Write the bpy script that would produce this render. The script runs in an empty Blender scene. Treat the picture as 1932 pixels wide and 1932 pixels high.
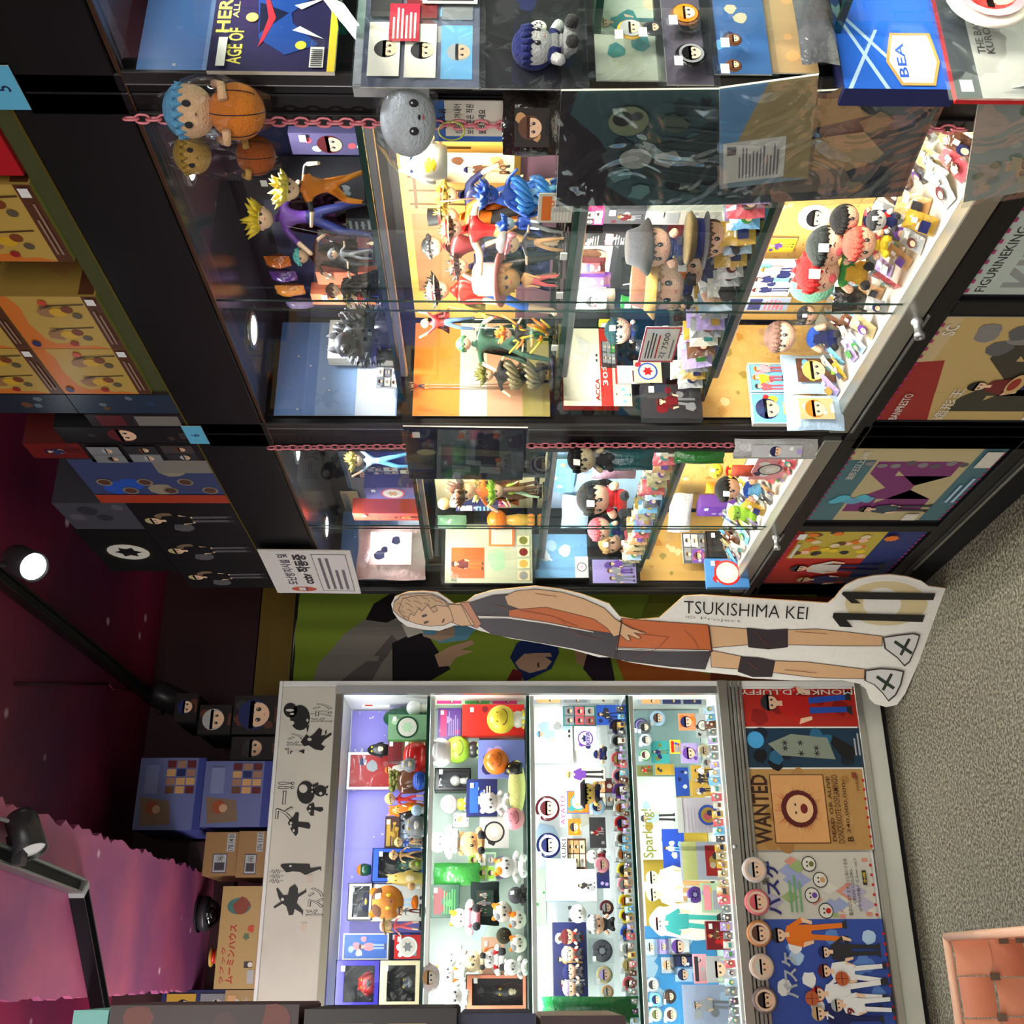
import bpy, bmesh, math, random
import numpy as np
from mathutils import Vector, Matrix
from math import sin, cos, pi, radians, sqrt

# ------------------------------------------------------------------ camera (the photograph is taken with the phone on its side)
S = bpy.context.scene
COL = S.collection
FPX = 2008.0            # focal length for a 1932 px frame
CAMH = 1.35
def cam_basis(yaw=23.4, pitch=1.0, roll=0.15):
    y, p, r = map(radians, (yaw, pitch, roll))
    f = Vector((sin(y)*cos(p), cos(y)*cos(p), -sin(p)))
    rt = Vector((cos(y), -sin(y), 0)); up = rt.cross(f)
    return rt*cos(r)+up*sin(r), -rt*sin(r)+up*cos(r), f
RT, UPV, FW = cam_basis()
CP = Vector((0, 0, CAMH))
cd = bpy.data.cameras.new('camera'); cam = bpy.data.objects.new('camera', cd); COL.objects.link(cam)
cd.sensor_width = 36; cd.sensor_fit = 'HORIZONTAL'; cd.lens = 36*FPX/1932; cd.clip_start = 0.02
cx, cy, cz = -UPV, RT, -FW
cam.matrix_world = Matrix(((cx[0], cy[0], cz[0], CP[0]), (cx[1], cy[1], cz[1], CP[1]), (cx[2], cy[2], cz[2], CP[2]), (0, 0, 0, 1)))
S.camera = cam
S.view_settings.view_transform = 'Standard'; S.view_settings.look = 'None'
S.view_settings.exposure = 0.0; S.view_settings.gamma = 1.0; S.view_settings.use_curve_mapping = False
w_ = bpy.data.worlds.new('shop_air'); S.world = w_; w_.use_nodes = True
w_.node_tree.nodes['Background'].inputs[0].default_value = (0.85, 0.86, 1.0, 1)
w_.node_tree.nodes['Background'].inputs[1].default_value = 0.035

def area_light(name, loc, target, sx, sy, power, col=(1, 1, 1), spread=180):
    l = bpy.data.lights.new(name, 'AREA'); l.shape = 'RECTANGLE'; l.size = sx; l.size_y = sy; l.energy = power; l.color = col
    l.spread = radians(spread)
    o = bpy.data.objects.new(name, l); COL.objects.link(o); o.location = loc
    o.rotation_euler = (Vector(target)-Vector(loc)).to_track_quat('-Z', 'Y').to_euler()
    return o
# the shop's ceiling panels behind and above the camera: they light the aisle, the floor and the cabinet fronts
area_light('ceiling_panel_light', (-0.7, 0.9, 2.55), (-0.3, 2.2, 0), 1.2, 1.2, 15, (1, 0.97, 0.9), 130)
area_light('ceiling_panel_light', (-0.2, -1.2, 2.55), (0.6, 2.6, 0.2), 1.6, 1.0, 26, (1, 0.97, 0.9), 130)
# added fill lights from the left and behind, as if from unseen lit showcases
area_light('added_fill_light', (-2.5, 1.2, 1.3), (1.2, 2.2, 1.2), 2.6, 1.4, 46, (1, .97, .92), 180)
area_light('added_fill_light', (-1.0, -2.9, 1.4), (.2, 2.5, 1.6), 2.6, 1.6, 34, (1, .96, .94), 180)
area_light('added_ceiling_uplight', (-1.25, 3.2, 1.9), (.1, 4.3, 2.65), 1.6, .1, 22, (1, .95, .97), 180)  # added uplight that brightens the far ceiling; its source is not known

# ------------------------------------------------------------------ pixel of the photograph -> point on a real plane of the room
def ray(x, y):
    return FW*FPX + RT*((1932-y)-966) - UPV*(x-966)
def onX(x, y, X): d = ray(x, y); return CP+d*(X/d[0])
def onY(x, y, Y): d = ray(x, y); return CP+d*(Y/d[1])
def onZ(x, y, Z): d = ray(x, y); return CP+d*((Z-CAMH)/d[2])
def mpp(p): return (Vector(p)-CP).dot(FW)/FPX

# ------------------------------------------------------------------ colours (sRGB 0-255 names) and materials
def lin(c):
    r = []
    for v in c[:3]:
        v = v/255.0
        r.append(v/12.92 if v <= 0.04045 else ((v+0.055)/1.055)**2.4)
    return tuple(r)
PAL = dict(white=(232, 232, 228), offwhite=(214, 210, 196), cream=(226, 208, 168), black=(22, 21, 22), charcoal=(48, 47, 50), grey=(128, 130, 132),
  silver=(170, 172, 172), darkgrey=(78, 78, 82), red=(190, 32, 30), darkred=(110, 20, 26), maroon=(92, 32, 36), orange=(226, 116, 28), yellow=(232, 200, 48),
  mustard=(190, 150, 50), green=(58, 140, 62), darkgreen=(24, 72, 50), lime=(150, 196, 62), teal=(52, 140, 138), sky=(112, 178, 222), blue=(42, 84, 180),
  navy=(32, 38, 88), purple=(104, 62, 150), lilac=(170, 150, 206), pink=(236, 150, 160), magenta=(206, 44, 120), brown=(98, 62, 42), tan=(196, 150, 98),
  skin=(236, 196, 160), blond=(220, 190, 100), sandy=(190, 160, 112), peach=(240, 190, 160), gold=(190, 150, 60), olive=(110, 112, 52), aqua=(110, 205, 200),
  palegreen=(176, 208, 170), paleblue=(176, 204, 228), parchment=(216, 170, 100), rose=(214, 90, 100), lavender=(150, 140, 220), khaki=(184, 168, 122))
def C(c):
    if isinstance(c, str): return PAL[c]
    return c
MATS = {}
def newmat(name):
    m = bpy.data.materials.new(name); m.use_nodes = True; nt = m.node_tree; nt.nodes.clear(); MATS[name] = m
    out = nt.nodes.new('ShaderNodeOutputMaterial'); return m, nt, out
def paint(name, rough=0.6, spec=0.4, metal=0.0, bump=0.0, bscale=60, mottle=0.08, coat=0.0, sheen=0.0):
    m, nt, out = newmat(name); N = nt.nodes; L = nt.links
    b = N.new('ShaderNodeBsdfPrincipled'); a = N.new('ShaderNodeAttribute'); a.attribute_name = 'Col'
    tc = N.new('ShaderNodeTexCoord'); nz = N.new('ShaderNodeTexNoise'); nz.inputs['Scale'].default_value = bscale; nz.inputs['Detail'].default_value = 3
    L.new(tc.outputs['Object'], nz.inputs['Vector'])
    mr = N.new('ShaderNodeMapRange'); mr.inputs['To Min'].default_value = 1-mottle; mr.inputs['To Max'].default_value = 1+mottle
    L.new(nz.outputs['Fac'], mr.inputs['Value'])
    vm = N.new('ShaderNodeVectorMath'); vm.operation = 'SCALE'; L.new(a.outputs['Color'], vm.inputs[0]); L.new(mr.outputs['Result'], vm.inputs['Scale'])
    L.new(vm.outputs['Vector'], b.inputs['Base Color'])
    b.inputs['Roughness'].default_value = rough; b.inputs['Metallic'].default_value = metal
    b.inputs['Specular IOR Level'].default_value = spec; b.inputs['Coat Weight'].default_value = coat; b.inputs['Coat Roughness'].default_value = 0.08
    b.inputs['Sheen Weight'].default_value = sheen
    if bump:
        bp = N.new('ShaderNodeBump'); bp.inputs['Strength'].default_value = bump; bp.inputs['Distance'].default_value = 0.004
        L.new(nz.outputs['Fac'], bp.inputs['Height']); L.new(bp.outputs['Normal'], b.inputs['Normal'])
    L.new(b.outputs[0], out.inputs[0]); return m
paint('matte', 0.75, 0.3); paint('print', 0.38, 0.4, mottle=0.05); paint('gloss', 0.18, 0.5, mottle=0.03); paint('plastic', 0.35, 0.5, mottle=0.04)
paint('fabric', 0.95, 0.1, bump=0.5, bscale=420, sheen=0.08); paint('plush', 0.95, 0.1, bump=0.9, bscale=260, mottle=0.12, sheen=0.08)
paint('metal', 0.32, 0.5, metal=0.85, mottle=0.05); paint('lacquer', 0.34, 0.22, mottle=0.15, bscale=6); paint('wrap', 0.12, 0.6, bump=0.9, bscale=70, coat=0.5)
paint('fur', 0.9, 0.2, bump=1.0, bscale=130, mottle=0.35)
def glassmat(name, tint, refl, bump=0.0, bscale=12, rough=0.0, milk=0.0):
    """thin sheet: lets the view through, reflects with Fresnel"""
    m, nt, out = newmat(name); N = nt.nodes; L = nt.links
    t = N.new('ShaderNodeBsdfTransparent'); t.inputs[0].default_value = (*lin(tint), 1)
    g = N.new('ShaderNodeBsdfGlossy'); g.inputs['Roughness'].default_value = rough; g.inputs[0].default_value = (0.95, 0.97, 1, 1)
    fr = N.new('ShaderNodeFresnel'); fr.inputs['IOR'].default_value = 1.5
    mu = N.new('ShaderNodeMath'); mu.operation = 'MULTIPLY_ADD'; mu.inputs[1].default_value = refl; mu.inputs[2].default_value = 0.0; mu.use_clamp = True
    L.new(fr.outputs[0], mu.inputs[0])
    mx = N.new('ShaderNodeMixShader'); L.new(mu.outputs[0], mx.inputs[0]); L.new(t.outputs[0], mx.inputs[1]); L.new(g.outputs[0], mx.inputs[2])
    last = mx
    if milk:
        d = N.new('ShaderNodeBsdfDiffuse'); d.inputs[0].default_value = (0.8, 0.82, 0.85, 1); m2 = N.new('ShaderNodeMixShader'); m2.inputs[0].default_value = milk
        L.new(mx.outputs[0], m2.inputs[1]); L.new(d.outputs[0], m2.inputs[2]); last = m2
    if bump:
        tc = N.new('ShaderNodeTexCoord'); nz = N.new('ShaderNodeTexNoise'); nz.inputs['Scale'].default_value = bscale; nz.inputs['Distortion'].default_value = 1.2
        L.new(tc.outputs['Object'], nz.inputs['Vector']); bp = N.new('ShaderNodeBump'); bp.inputs['Strength'].default_value = bump; bp.inputs['Distance'].default_value = 0.03
        L.new(nz.outputs['Fac'], bp.inputs['Height']); L.new(bp.outputs[0], g.inputs['Normal']); L.new(bp.outputs[0], fr.inputs['Normal'])
    L.new(last.outputs[0], out.inputs[0]); return m
glassmat('pane', (253, 254, 253), 0.07)
glassmat('film', (248, 250, 251), 0.24, bump=0.5, bscale=9, rough=0.06, milk=0.006)
glassmat('acrylic', (240, 244, 246), 1.4, rough=0.03)
glassmat('shelfglass', (214, 236, 222), 1.0)
def emit(name, col, s):
    m, nt, out = newmat(name); e = nt.nodes.new('ShaderNodeEmission'); e.inputs[0].default_value = (*col, 1); e.inputs[1].default_value = s
    nt.links.new(e.outputs[0], out.inputs[0]); return m
emit('lamp', (0.92, 0.96, 1.0), 20); emit('lampwarm', (1, 0.96, 0.88), 9)

# ------------------------------------------------------------------ mesh builder: many shapes, per-face colours, one mesh
class MB:
    def __init__(s): s.v = []; s.f = []; s.c = []; s.sm = []
    def add(s, vs, fs, col, smooth=False, cols=None):
        n = len(s.v); s.v += [tuple(p) for p in vs]; l = lin(C(col)) if col is not None else None
        for i, f in enumerate(fs):
            s.f.append(tuple(n+k for k in f)); s.c.append(lin(C(cols[i])) if cols else l); s.sm.append(smooth)
        return s
    def box(s, x0, x1, y0, y1, z0, z1, col, faces=None, M=None):
        vs = [(x0, y0, z0), (x1, y0, z0), (x1, y1, z0), (x0, y1, z0), (x0, y0, z1), (x1, y0, z1), (x1, y1, z1), (x0, y1, z1)]
        if M is not None: vs = [M @ Vector(p) for p in vs]
        fs = [(0, 1, 5, 4), (1, 2, 6, 5), (2, 3, 7, 6), (3, 0, 4, 7), (4, 5, 6, 7), (3, 2, 1, 0)]   # front -y, right +x, back, left, top, bottom
        return s.add(vs, fs, col, False, faces)
    def bbox(s, x0, x1, y0, y1, z0, z1, col, b=0.003):
        """box with chamfered long edges"""
        r = min(b, (x1-x0)/3, (y1-y0)/3, (z1-z0)/3)
        pr = [(x0+r, y0), (x1-r, y0), (x1, y0+r), (x1, y1-r), (x1-r, y1), (x0+r, y1), (x0, y1-r), (x0, y0+r)]
        pi_ = [(x0+r, y0+r), (x1-r, y0+r), (x1-r, y0+r), (x1-r, y1-r), (x1-r, y1-r), (x0+r, y1-r), (x0+r, y1-r), (x0+r, y0+r)]
        vs = [(a, c, z0+r) for a, c in pr]+[(a, c, z1-r) for a, c in pr]+[(a, c, z1) for a, c in pi_]+[(a, c, z0) for a, c in pi_]
        fs = [(i, (i+1) % 8, 8+(i+1) % 8, 8+i) for i in range(8)]+[(8+i, 8+(i+1) % 8, 16+(i+1) % 8, 16+i) for i in range(8)]
        fs += [(24+i, 24+(i+1) % 8, (i+1) % 8, i) for i in range(8)]+[(16, 18, 20, 22), (30, 28, 26, 24)]
        return s.add(vs, fs, col)
    def sph(s, c, r, col, n=12, m=8, M=None, z0=-1.0, z1=1.0, jit=0, smooth=True):
        if not hasattr(r, '__len__'): r = (r, r, r)
        vs = []; fs = []; t0 = math.asin(z0); t1 = math.asin(z1)
        for j in range(m+1):
            t = t0+(t1-t0)*j/m
            for i in range(n):
                a = 2*pi*i/n; k = 1+jit*(random.random()-0.5)
                p = Vector((r[0]*cos(t)*cos(a)*k, r[1]*cos(t)*sin(a)*k, r[2]*sin(t)*k))
                if M is not None: p = M @ p
                vs.append(p+Vector(c))
        for j in range(m):
            for i in range(n): fs.append((j*n+i, j*n+(i+1) % n, (j+1)*n+(i+1) % n, (j+1)*n+i))
        return s.add(vs, fs, col, smooth)
    def tube(s, pts, rad, col, n=8, cap=True, smooth=True):
        pts = [Vector(p) for p in pts]
        if not hasattr(rad, '__len__'): rad = [rad]*len(pts)
        vs = []; fs = []; up = None
        for k, p in enumerate(pts):
            d = (pts[min(k+1, len(pts)-1)]-pts[max(k-1, 0)]).normalized()
            if up is None: up = d.orthogonal().normalized()
            up = (up-d*up.dot(d)).normalized(); sd = d.cross(up)
            for i in range(n):
                a = 2*pi*i/n; vs.append(p+(up*cos(a)+sd*sin(a))*rad[k])
        for k in range(len(pts)-1):
            for i in range(n): fs.append((k*n+i, k*n+(i+1) % n, (k+1)*n+(i+1) % n, (k+1)*n+i))
        if cap: fs.append(tuple(range(n-1, -1, -1))); fs.append(tuple((len(pts)-1)*n+i for i in range(n)))
        return s.add(vs, fs, col, smooth)
    def lathe(s, prof, c, col, n=20, M=None, smooth=True, cols=None):
        vs = []; fs = []; cc = []
        for r, z in prof:
            for i in range(n):
                a = 2*pi*i/n; p = Vector((r*cos(a), r*sin(a), z))
                if M is not None: p = M @ p
                vs.append(p+Vector(c))
        for j in range(len(prof)-1):
            for i in range(n): fs.append((j*n+i, j*n+(i+1) % n, (j+1)*n+(i+1) % n, (j+1)*n+i)); cc.append(cols[j] if cols else col)
        return s.add(vs, fs, col, smooth, cc)
    def poly(s, pts, col): return s.add(pts, [tuple(range(len(pts)))], col)
    def slab(s, pts, y0, y1, col, side=None):
        """outline in x,z extruded from y0 to y1"""
        n = len(pts); vs = [(p[0], y0, p[1]) for p in pts]+[(p[0], y1, p[1]) for p in pts]
        ar = sum(pts[i][0]*pts[(i+1) % n][1]-pts[(i+1) % n][0]*pts[i][1] for i in range(n))
        f = tuple(range(n)); bk = tuple(range(2*n-1, n-1, -1))
        sd = [(i, i+n, (i+1) % n+n, (i+1) % n) for i in range(n)]
        if ar < 0: f = f[::-1]; bk = bk[::-1]; sd = [q[::-1] for q in sd]
        s.add(vs, [f, bk], col); s.add(vs, sd, side or col); return s
    def mesh(s, name, mat):
        me = bpy.data.meshes.new(name); me.from_pydata(s.v, [], s.f)
        if not isinstance(mat, (list, tuple)): mat = [mat]
        for k in mat: me.materials.append(MATS[k])
        ca = me.color_attributes.new('Col', 'FLOAT_COLOR', 'CORNER')
        cnt = np.array([len(f) for f in s.f]); arr = np.ones((int(cnt.sum()), 4), dtype=np.float32)
        arr[:, :3] = np.repeat(np.array(s.c, dtype=np.float32).reshape(-1, 3), cnt, axis=0)
        ca.data.foreach_set('color', arr.ravel()); me.polygons.foreach_set('use_smooth', s.sm); me.update(); return me
    def build(s, name, mat, parent=None, loc=None, rot=None):
        return link(name, s.mesh(name, mat), parent, loc, rot)
def link(name, data, parent=None, loc=None, rot=None):
    o = bpy.data.objects.new(name, data); COL.objects.link(o)
    if parent is not None: o.parent = parent
    if loc is not None: o.location = loc
    if rot is not None: o.rotation_euler = rot
    return o
def empty(name): 
    o = link(name, None); o.empty_display_size = 0.02; return o
def struct(o): o['kind'] = 'structure'; return o

# ------------------------------------------------------------------ lettering
TXT = {}
def text_polys(body, bold=0.0):
    k = (body, bold)
    if k in TXT: return TXT[k]
    cu = bpy.data.curves.new('lettering', 'FONT'); cu.body = body; cu.size = 1; cu.resolution_u = 2; cu.offset = bold; cu.fill_mode = 'FRONT'; cu.dimensions = '2D'
    o = bpy.data.objects.new('lettering', cu); COL.objects.link(o); dg = bpy.context.evaluated_depsgraph_get()
    me = o.evaluated_get(dg).to_mesh(); vs = [(v.co.x, v.co.y) for v in me.vertices]; fs = [tuple(p.vertices) for p in me.polygons]
    bpy.data.objects.remove(o); bpy.data.curves.remove(cu)
    if not vs: vs = [(0, 0), (1, 0), (0, 1)]; fs = []
    x0 = min(v[0] for v in vs); x1 = max(v[0] for v in vs); y0 = min(v[1] for v in vs); y1 = max(v[1] for v in vs)
    TXT[k] = ([((a-x0)/(x1-x0), (b-y0)/(y1-y0)) for a, b in vs], fs, (x1-x0)/(y1-y0)); return TXT[k]

# ------------------------------------------------------------------ flat print: coloured outlines layered on a sheet, drawn in metres
class Print:
    def __init__(s, w, h, bg='white'): s.w = w; s.h = h; s.L = []; s.n = 0; s.rect(0, 0, 1, 1, bg)
    def P(s, pts, col):                       # pts in fractions of the sheet
        s.L.append(([(x*s.w, y*s.h) for x, y in pts], None, col)); return s
    def rect(s, x0, y0, x1, y1, col): return s.P([(x0, y0), (x1, y0), (x1, y1), (x0, y1)], col)
    def ell(s, x, y, rx, col, ry=None, n=18, a0=0, a1=2*pi):     # rx in metres-fractions of height
        ry = rx if ry is None else ry; q = s.h
        s.L.append(([(x*s.w+rx*q*cos(a0+(a1-a0)*i/n), y*s.h+ry*q*sin(a0+(a1-a0)*i/n)) for i in range(n)], None, col)); return s
    def text(s, body, x0, y0, x1, y1, col, bold=0.0, rot=0):
        vs, fs, ar = text_polys(body, bold)
        if rot == 90: pts = [((x1-(x1-x0)*b)*s.w, (y0+(y1-y0)*a)*s.h) for a, b in vs]
        elif rot == -90: pts = [((x0+(x1-x0)*b)*s.w, (y1-(y1-y0)*a)*s.h) for a, b in vs]
        else: pts = [((x0+(x1-x0)*a)*s.w, (y0+(y1-y0)*b)*s.h) for a, b in vs]
        s.L.append((pts, fs, col)); return s
    def blob(s, x, y, r, col, rnd, k=9, irr=0.4):
        return s.P([(x+r*(1+irr*(rnd.random()-.5))*cos(2*pi*i/k)*s.h/s.w, y+r*(1+irr*(rnd.random()-.5))*sin(2*pi*i/k)) for i in range(k)], col)
    def lines(s, x0, y0, x1, y1, n, col, rnd):
        dy = (y1-y0)/n
        for i in range(n): s.rect(x0, y1-dy*(i+0.75), x0+(x1-x0)*rnd.uniform(0.6, 1), y1-dy*(i+0.3), col)
        return s
    def star(s, x, y, r, col, k=12, q=0.6):
        s.L.append(([(x*s.w+r*s.h*(1 if i % 2 else q)*cos(pi*i/k), y*s.h+r*s.h*(1 if i % 2 else q)*sin(pi*i/k)) for i in range(2*k)], None, col)); return s
    def face(s, x, y, r, hair, rnd, skin='skin', eyes='charcoal', happy=0):
        s.ell(x, y+r*0.12, r*1.12, hair, r*1.12); s.ell(x, y-r*0.1, r*0.9, skin, r*0.92)
        q = s.h/s.w; n = 6; top = [(x+q*r*1.05*cos(pi*i/8), y+r*0.12+r*1.1*sin(pi*i/8)) for i in range(9)]
        fr = [(x-q*r*1.0+q*r*2.0*i/(2*n), y+r*(0.42 if i % 2 == 0 else rnd.uniform(-0.1, 0.15))) for i in range(2*n+1)]
        s.P(top+fr, hair)
        for e in (-1, 1):
            s.ell(x+q*r*0.38*e, y-r*0.22, r*0.15, eyes, r*0.2, 10)
            s.ell(x+q*r*0.42*e, y-r*0.14, r*0.05, 'white', None, 6)
        s.ell(x, y-r*0.66, r*(0.2 if happy else 0.09), 'rose', r*(0.12 if happy else 0.03), 8); return s
    def person(s, x, y, h, hair, top, bot, rnd, skin='skin', pose=0, coat=0):
        """x,y = feet centre, h = height, fractions of the sheet height"""
        q = s.h/s.w; X = lambda a: x+a*h*q; Y = lambda b: y+b*h; lean = rnd.uniform(-0.03, 0.03)+pose*0.05
        for e in (-1, 1):
            k = rnd.uniform(0.02, 0.09)
            s.P([(X(0.02*e), Y(.5)), (X(0.09*e), Y(.5)), (X(e*(k+.05)), Y(.04)), (X(e*(k-.01)), Y(.04))], bot)
            s.P([(X(e*(k-.015)), Y(.06)), (X(e*(k+.055)), Y(.06)), (X(e*(k+.09)), Y(0)), (X(e*(k-.02)), Y(0))], 'charcoal')
            a = rnd.uniform(0.1, 0.2)
            s.P([(X(0.07*e+lean), Y(.80)), (X(0.12*e+lean), Y(.77)), (X(e*(a+.03)), Y(.6)), (X(e*(a-.04)), Y(.58))], top)
            s.P([(X(e*(a+.03)), Y(.61)), (X(e*(a-.035)), Y(.59)), (X(e*(a-.06)), Y(.46)), (X(e*(a-.02)), Y(.46))], skin)
        s.P([(X(-.1), Y(.48 if not coat else .25)), (X(.1), Y(.48 if not coat else .25)), (X(.115+lean), Y(.8)), (X(.04+lean), Y(.83)), (X(-.04+lean), Y(.83)), (X(-.115+lean), Y(.8))], top)
        s.P([(X(-.03+lean), Y(.78)), (X(.03+lean), Y(.78)), (X(.025+lean), Y(.88)), (X(-.025+lean), Y(.88))], skin)
        s.face(X(lean*1.3), Y(.92), h*.085, hair, rnd, skin); return s
    def geo(s, mb, O=(0, 0, 0), R=(1, 0, 0), U=(0, 0, 1), eps=0.00012):
        O = Vector(O); R = Vector(R); U = Vector(U); N = R.cross(U)
        for i, (pts, fs, col) in enumerate(s.L):
            vs = [O+R*a+U*b+N*(eps*i) for a, b in pts]
            if fs is None:
                ar = sum(pts[k][0]*pts[(k+1) % len(pts)][1]-pts[(k+1) % len(pts)][0]*pts[k][1] for k in range(len(pts)))
                f = tuple(range(len(pts)))
                if ar < 0: f = f[::-1]
                mb.add(vs, [f], col)
            else: mb.add(vs, fs, col)
        return mb
def art(w, h, seed, bg='paleblue', cols=('blue', 'white', 'navy'), kind=0, hair=None):
    """generic illustrated sheet: 0 person, 1 face, 2 emblem, 3 page of panels, 4 text card, 5 several people"""
    rnd = random.Random(seed); p = Print(w, h, bg); cols = list(cols); hair = hair or rnd.choice(['charcoal', 'brown', 'blond', 'navy', 'maroon', 'silver', 'orange'])
    for i in range(4): p.blob(rnd.uniform(.15, .85), rnd.uniform(.15, .85), rnd.uniform(.1, .16)*min(1, w/h), cols[i % len(cols)], rnd)
    q = min(1, w/h*1.25)
    if kind == 0: p.person(.5, .06, .86*q, hair, cols[0], cols[-1], rnd)
    elif kind == 1: p.face(.5, .52, .3*q, hair, rnd); p.rect(.3, .0, .7, .1, cols[0])
    elif kind == 2: p.ell(.5, .5, .36*q, cols[0]); p.ell(.5, .5, .3*q, 'offwhite'); p.star(.5, .5, .2*q, cols[-1], 6)
    elif kind == 3:
        for i in range(3):
            for j in range(2):
                p.rect(.06+.46*j, .06+.31*i, .48+.46*j, .33+.31*i, rnd.choice(cols+['offwhite', 'grey']))
                p.face(.27+.46*j, .17+.31*i, .09*q, rnd.choice(['charcoal', 'silver', 'brown']), rnd)
    elif kind == 4: p.rect(.08, .62, .92, .9, cols[0]); p.lines(.1, .1, .9, .56, 5, cols[-1], rnd)
    elif kind == 5:
        for i in range(3): p.person(.2+.3*i, .04+.05*(i % 2), .8*q, rnd.choice(['charcoal', 'brown', 'orange', 'silver', 'maroon']), rnd.choice(cols), rnd.choice(cols), rnd)
    return p
# ------------------------------------------------------------------ room shell
CEIL = 2.65
def floor_mat():
    m, nt, out = newmat('floor_terrazzo'); N = nt.nodes; L = nt.links; b = N.new('ShaderNodeBsdfPrincipled'); tc = N.new('ShaderNodeTexCoord')
    v = N.new('ShaderNodeTexNoise'); v.inputs['Scale'].default_value = 110; v.inputs['Detail'].default_value = 6; v.inputs['Roughness'].default_value = .75
    v2 = N.new('ShaderNodeTexNoise'); v2.inputs['Scale'].default_value = 2.2
    r = N.new('ShaderNodeValToRGB'); e = r.color_ramp.elements
    e[0].position = 0.43; e[0].color = (*lin((58, 54, 44)), 1); e[1].position = 0.58; e[1].color = (*lin((146, 142, 122)), 1)
    k = e.new(0.5); k.color = (*lin((100, 95, 80)), 1)
    L.new(tc.outputs['Object'], v.inputs['Vector']); L.new(tc.outputs['Object'], v2.inputs['Vector']); L.new(v.outputs['Fac'], r.inputs[0])
    mr = N.new('ShaderNodeMapRange'); mr.inputs['To Min'].default_value = .85; mr.inputs['To Max'].default_value = 1.15; L.new(v2.outputs['Fac'], mr.inputs[0])
    sc = N.new('ShaderNodeVectorMath'); sc.operation = 'SCALE'; L.new(r.outputs[0], sc.inputs[0]); L.new(mr.outputs[0], sc.inputs['Scale'])
    L.new(sc.outputs[0], b.inputs['Base Color']); b.inputs['Roughness'].default_value = .5; L.new(b.outputs[0], out.inputs[0])
floor_mat()
def galaxy_mat():
    """painted ceiling: burgundy, a magenta band with ragged edges along the aisle, white star specks"""
    m, nt, out = newmat('galaxy_paint'); N = nt.nodes; L = nt.links; b = N.new('ShaderNodeBsdfPrincipled'); tc = N.new('ShaderNodeTexCoord')
    n1 = N.new('ShaderNodeTexNoise'); n1.inputs['Scale'].default_value = 1.1; n1.inputs['Detail'].default_value = 4
    n2 = N.new('ShaderNodeTexNoise'); n2.inputs['Scale'].default_value = 9; n2.inputs['Detail'].default_value = 6; n2.inputs['Roughness'].default_value = .7
    vo = N.new('ShaderNodeTexVoronoi'); vo.inputs['Scale'].default_value = 5.5; vo.feature = 'F1'
    for q in (n1, n2, vo): L.new(tc.outputs['Object'], q.inputs['Vector'])
    r1 = N.new('ShaderNodeValToRGB'); e = r1.color_ramp.elements; e[0].position = .35; e[0].color = (*lin((84, 24, 62)), 1); e[1].position = .66; e[1].color = (*lin((160, 36, 78)), 1)
    r2 = N.new('ShaderNodeValToRGB'); e = r2.color_ramp.elements; e[0].position = .35; e[0].color = (*lin((150, 76, 116)), 1); e[1].position = .66; e[1].color = (*lin((205, 100, 134)), 1)
    L.new(n1.outputs['Fac'], r1.inputs[0]); L.new(n1.outputs['Fac'], r2.inputs[0])
    sx = N.new('ShaderNodeSeparateXYZ'); L.new(tc.outputs['Object'], sx.inputs[0])
    a = N.new('ShaderNodeMath'); a.operation = 'MULTIPLY_ADD'; a.inputs[1].default_value = .07; L.new(n2.outputs['Fac'], a.inputs[0]); L.new(sx.outputs['X'], a.inputs[2])
    d = N.new('ShaderNodeMath'); d.operation = 'SUBTRACT'; d.inputs[1].default_value = 0.215; L.new(a.outputs[0], d.inputs[0])
    ab = N.new('ShaderNodeMath'); ab.operation = 'ABSOLUTE'; L.new(d.outputs[0], ab.inputs[0])
    # the band on the main ceiling lies beside the dropped panel and is painted in the same two tones
    lt = N.new('ShaderNodeMapRange'); lt.inputs['From Min'].default_value = .235; lt.inputs['From Max'].default_value = .215; L.new(ab.outputs[0], lt.inputs[0])
    mx = N.new('ShaderNodeMix'); mx.data_type = 'RGBA'; L.new(lt.outputs[0], mx.inputs[0]); L.new(r1.outputs[0], mx.inputs[6]); L.new(r2.outputs[0], mx.inputs[7])
    st = N.new('ShaderNodeMapRange'); st.inputs['From Min'].default_value = .11; st.inputs['From Max'].default_value = .05; L.new(vo.outputs['Distance'], st.inputs[0])
    m2 = N.new('ShaderNodeMix'); m2.data_type = 'RGBA'; L.new(st.outputs[0], m2.inputs[0]); L.new(mx.outputs[2], m2.inputs[6]); m2.inputs[7].default_value = (*lin((235, 205, 220)), 1)
    L.new(m2.outputs[2], b.inputs['Base Color']); b.inputs['Roughness'].default_value = .55; L.new(b.outputs[0], out.inputs[0])
galaxy_mat()
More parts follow.
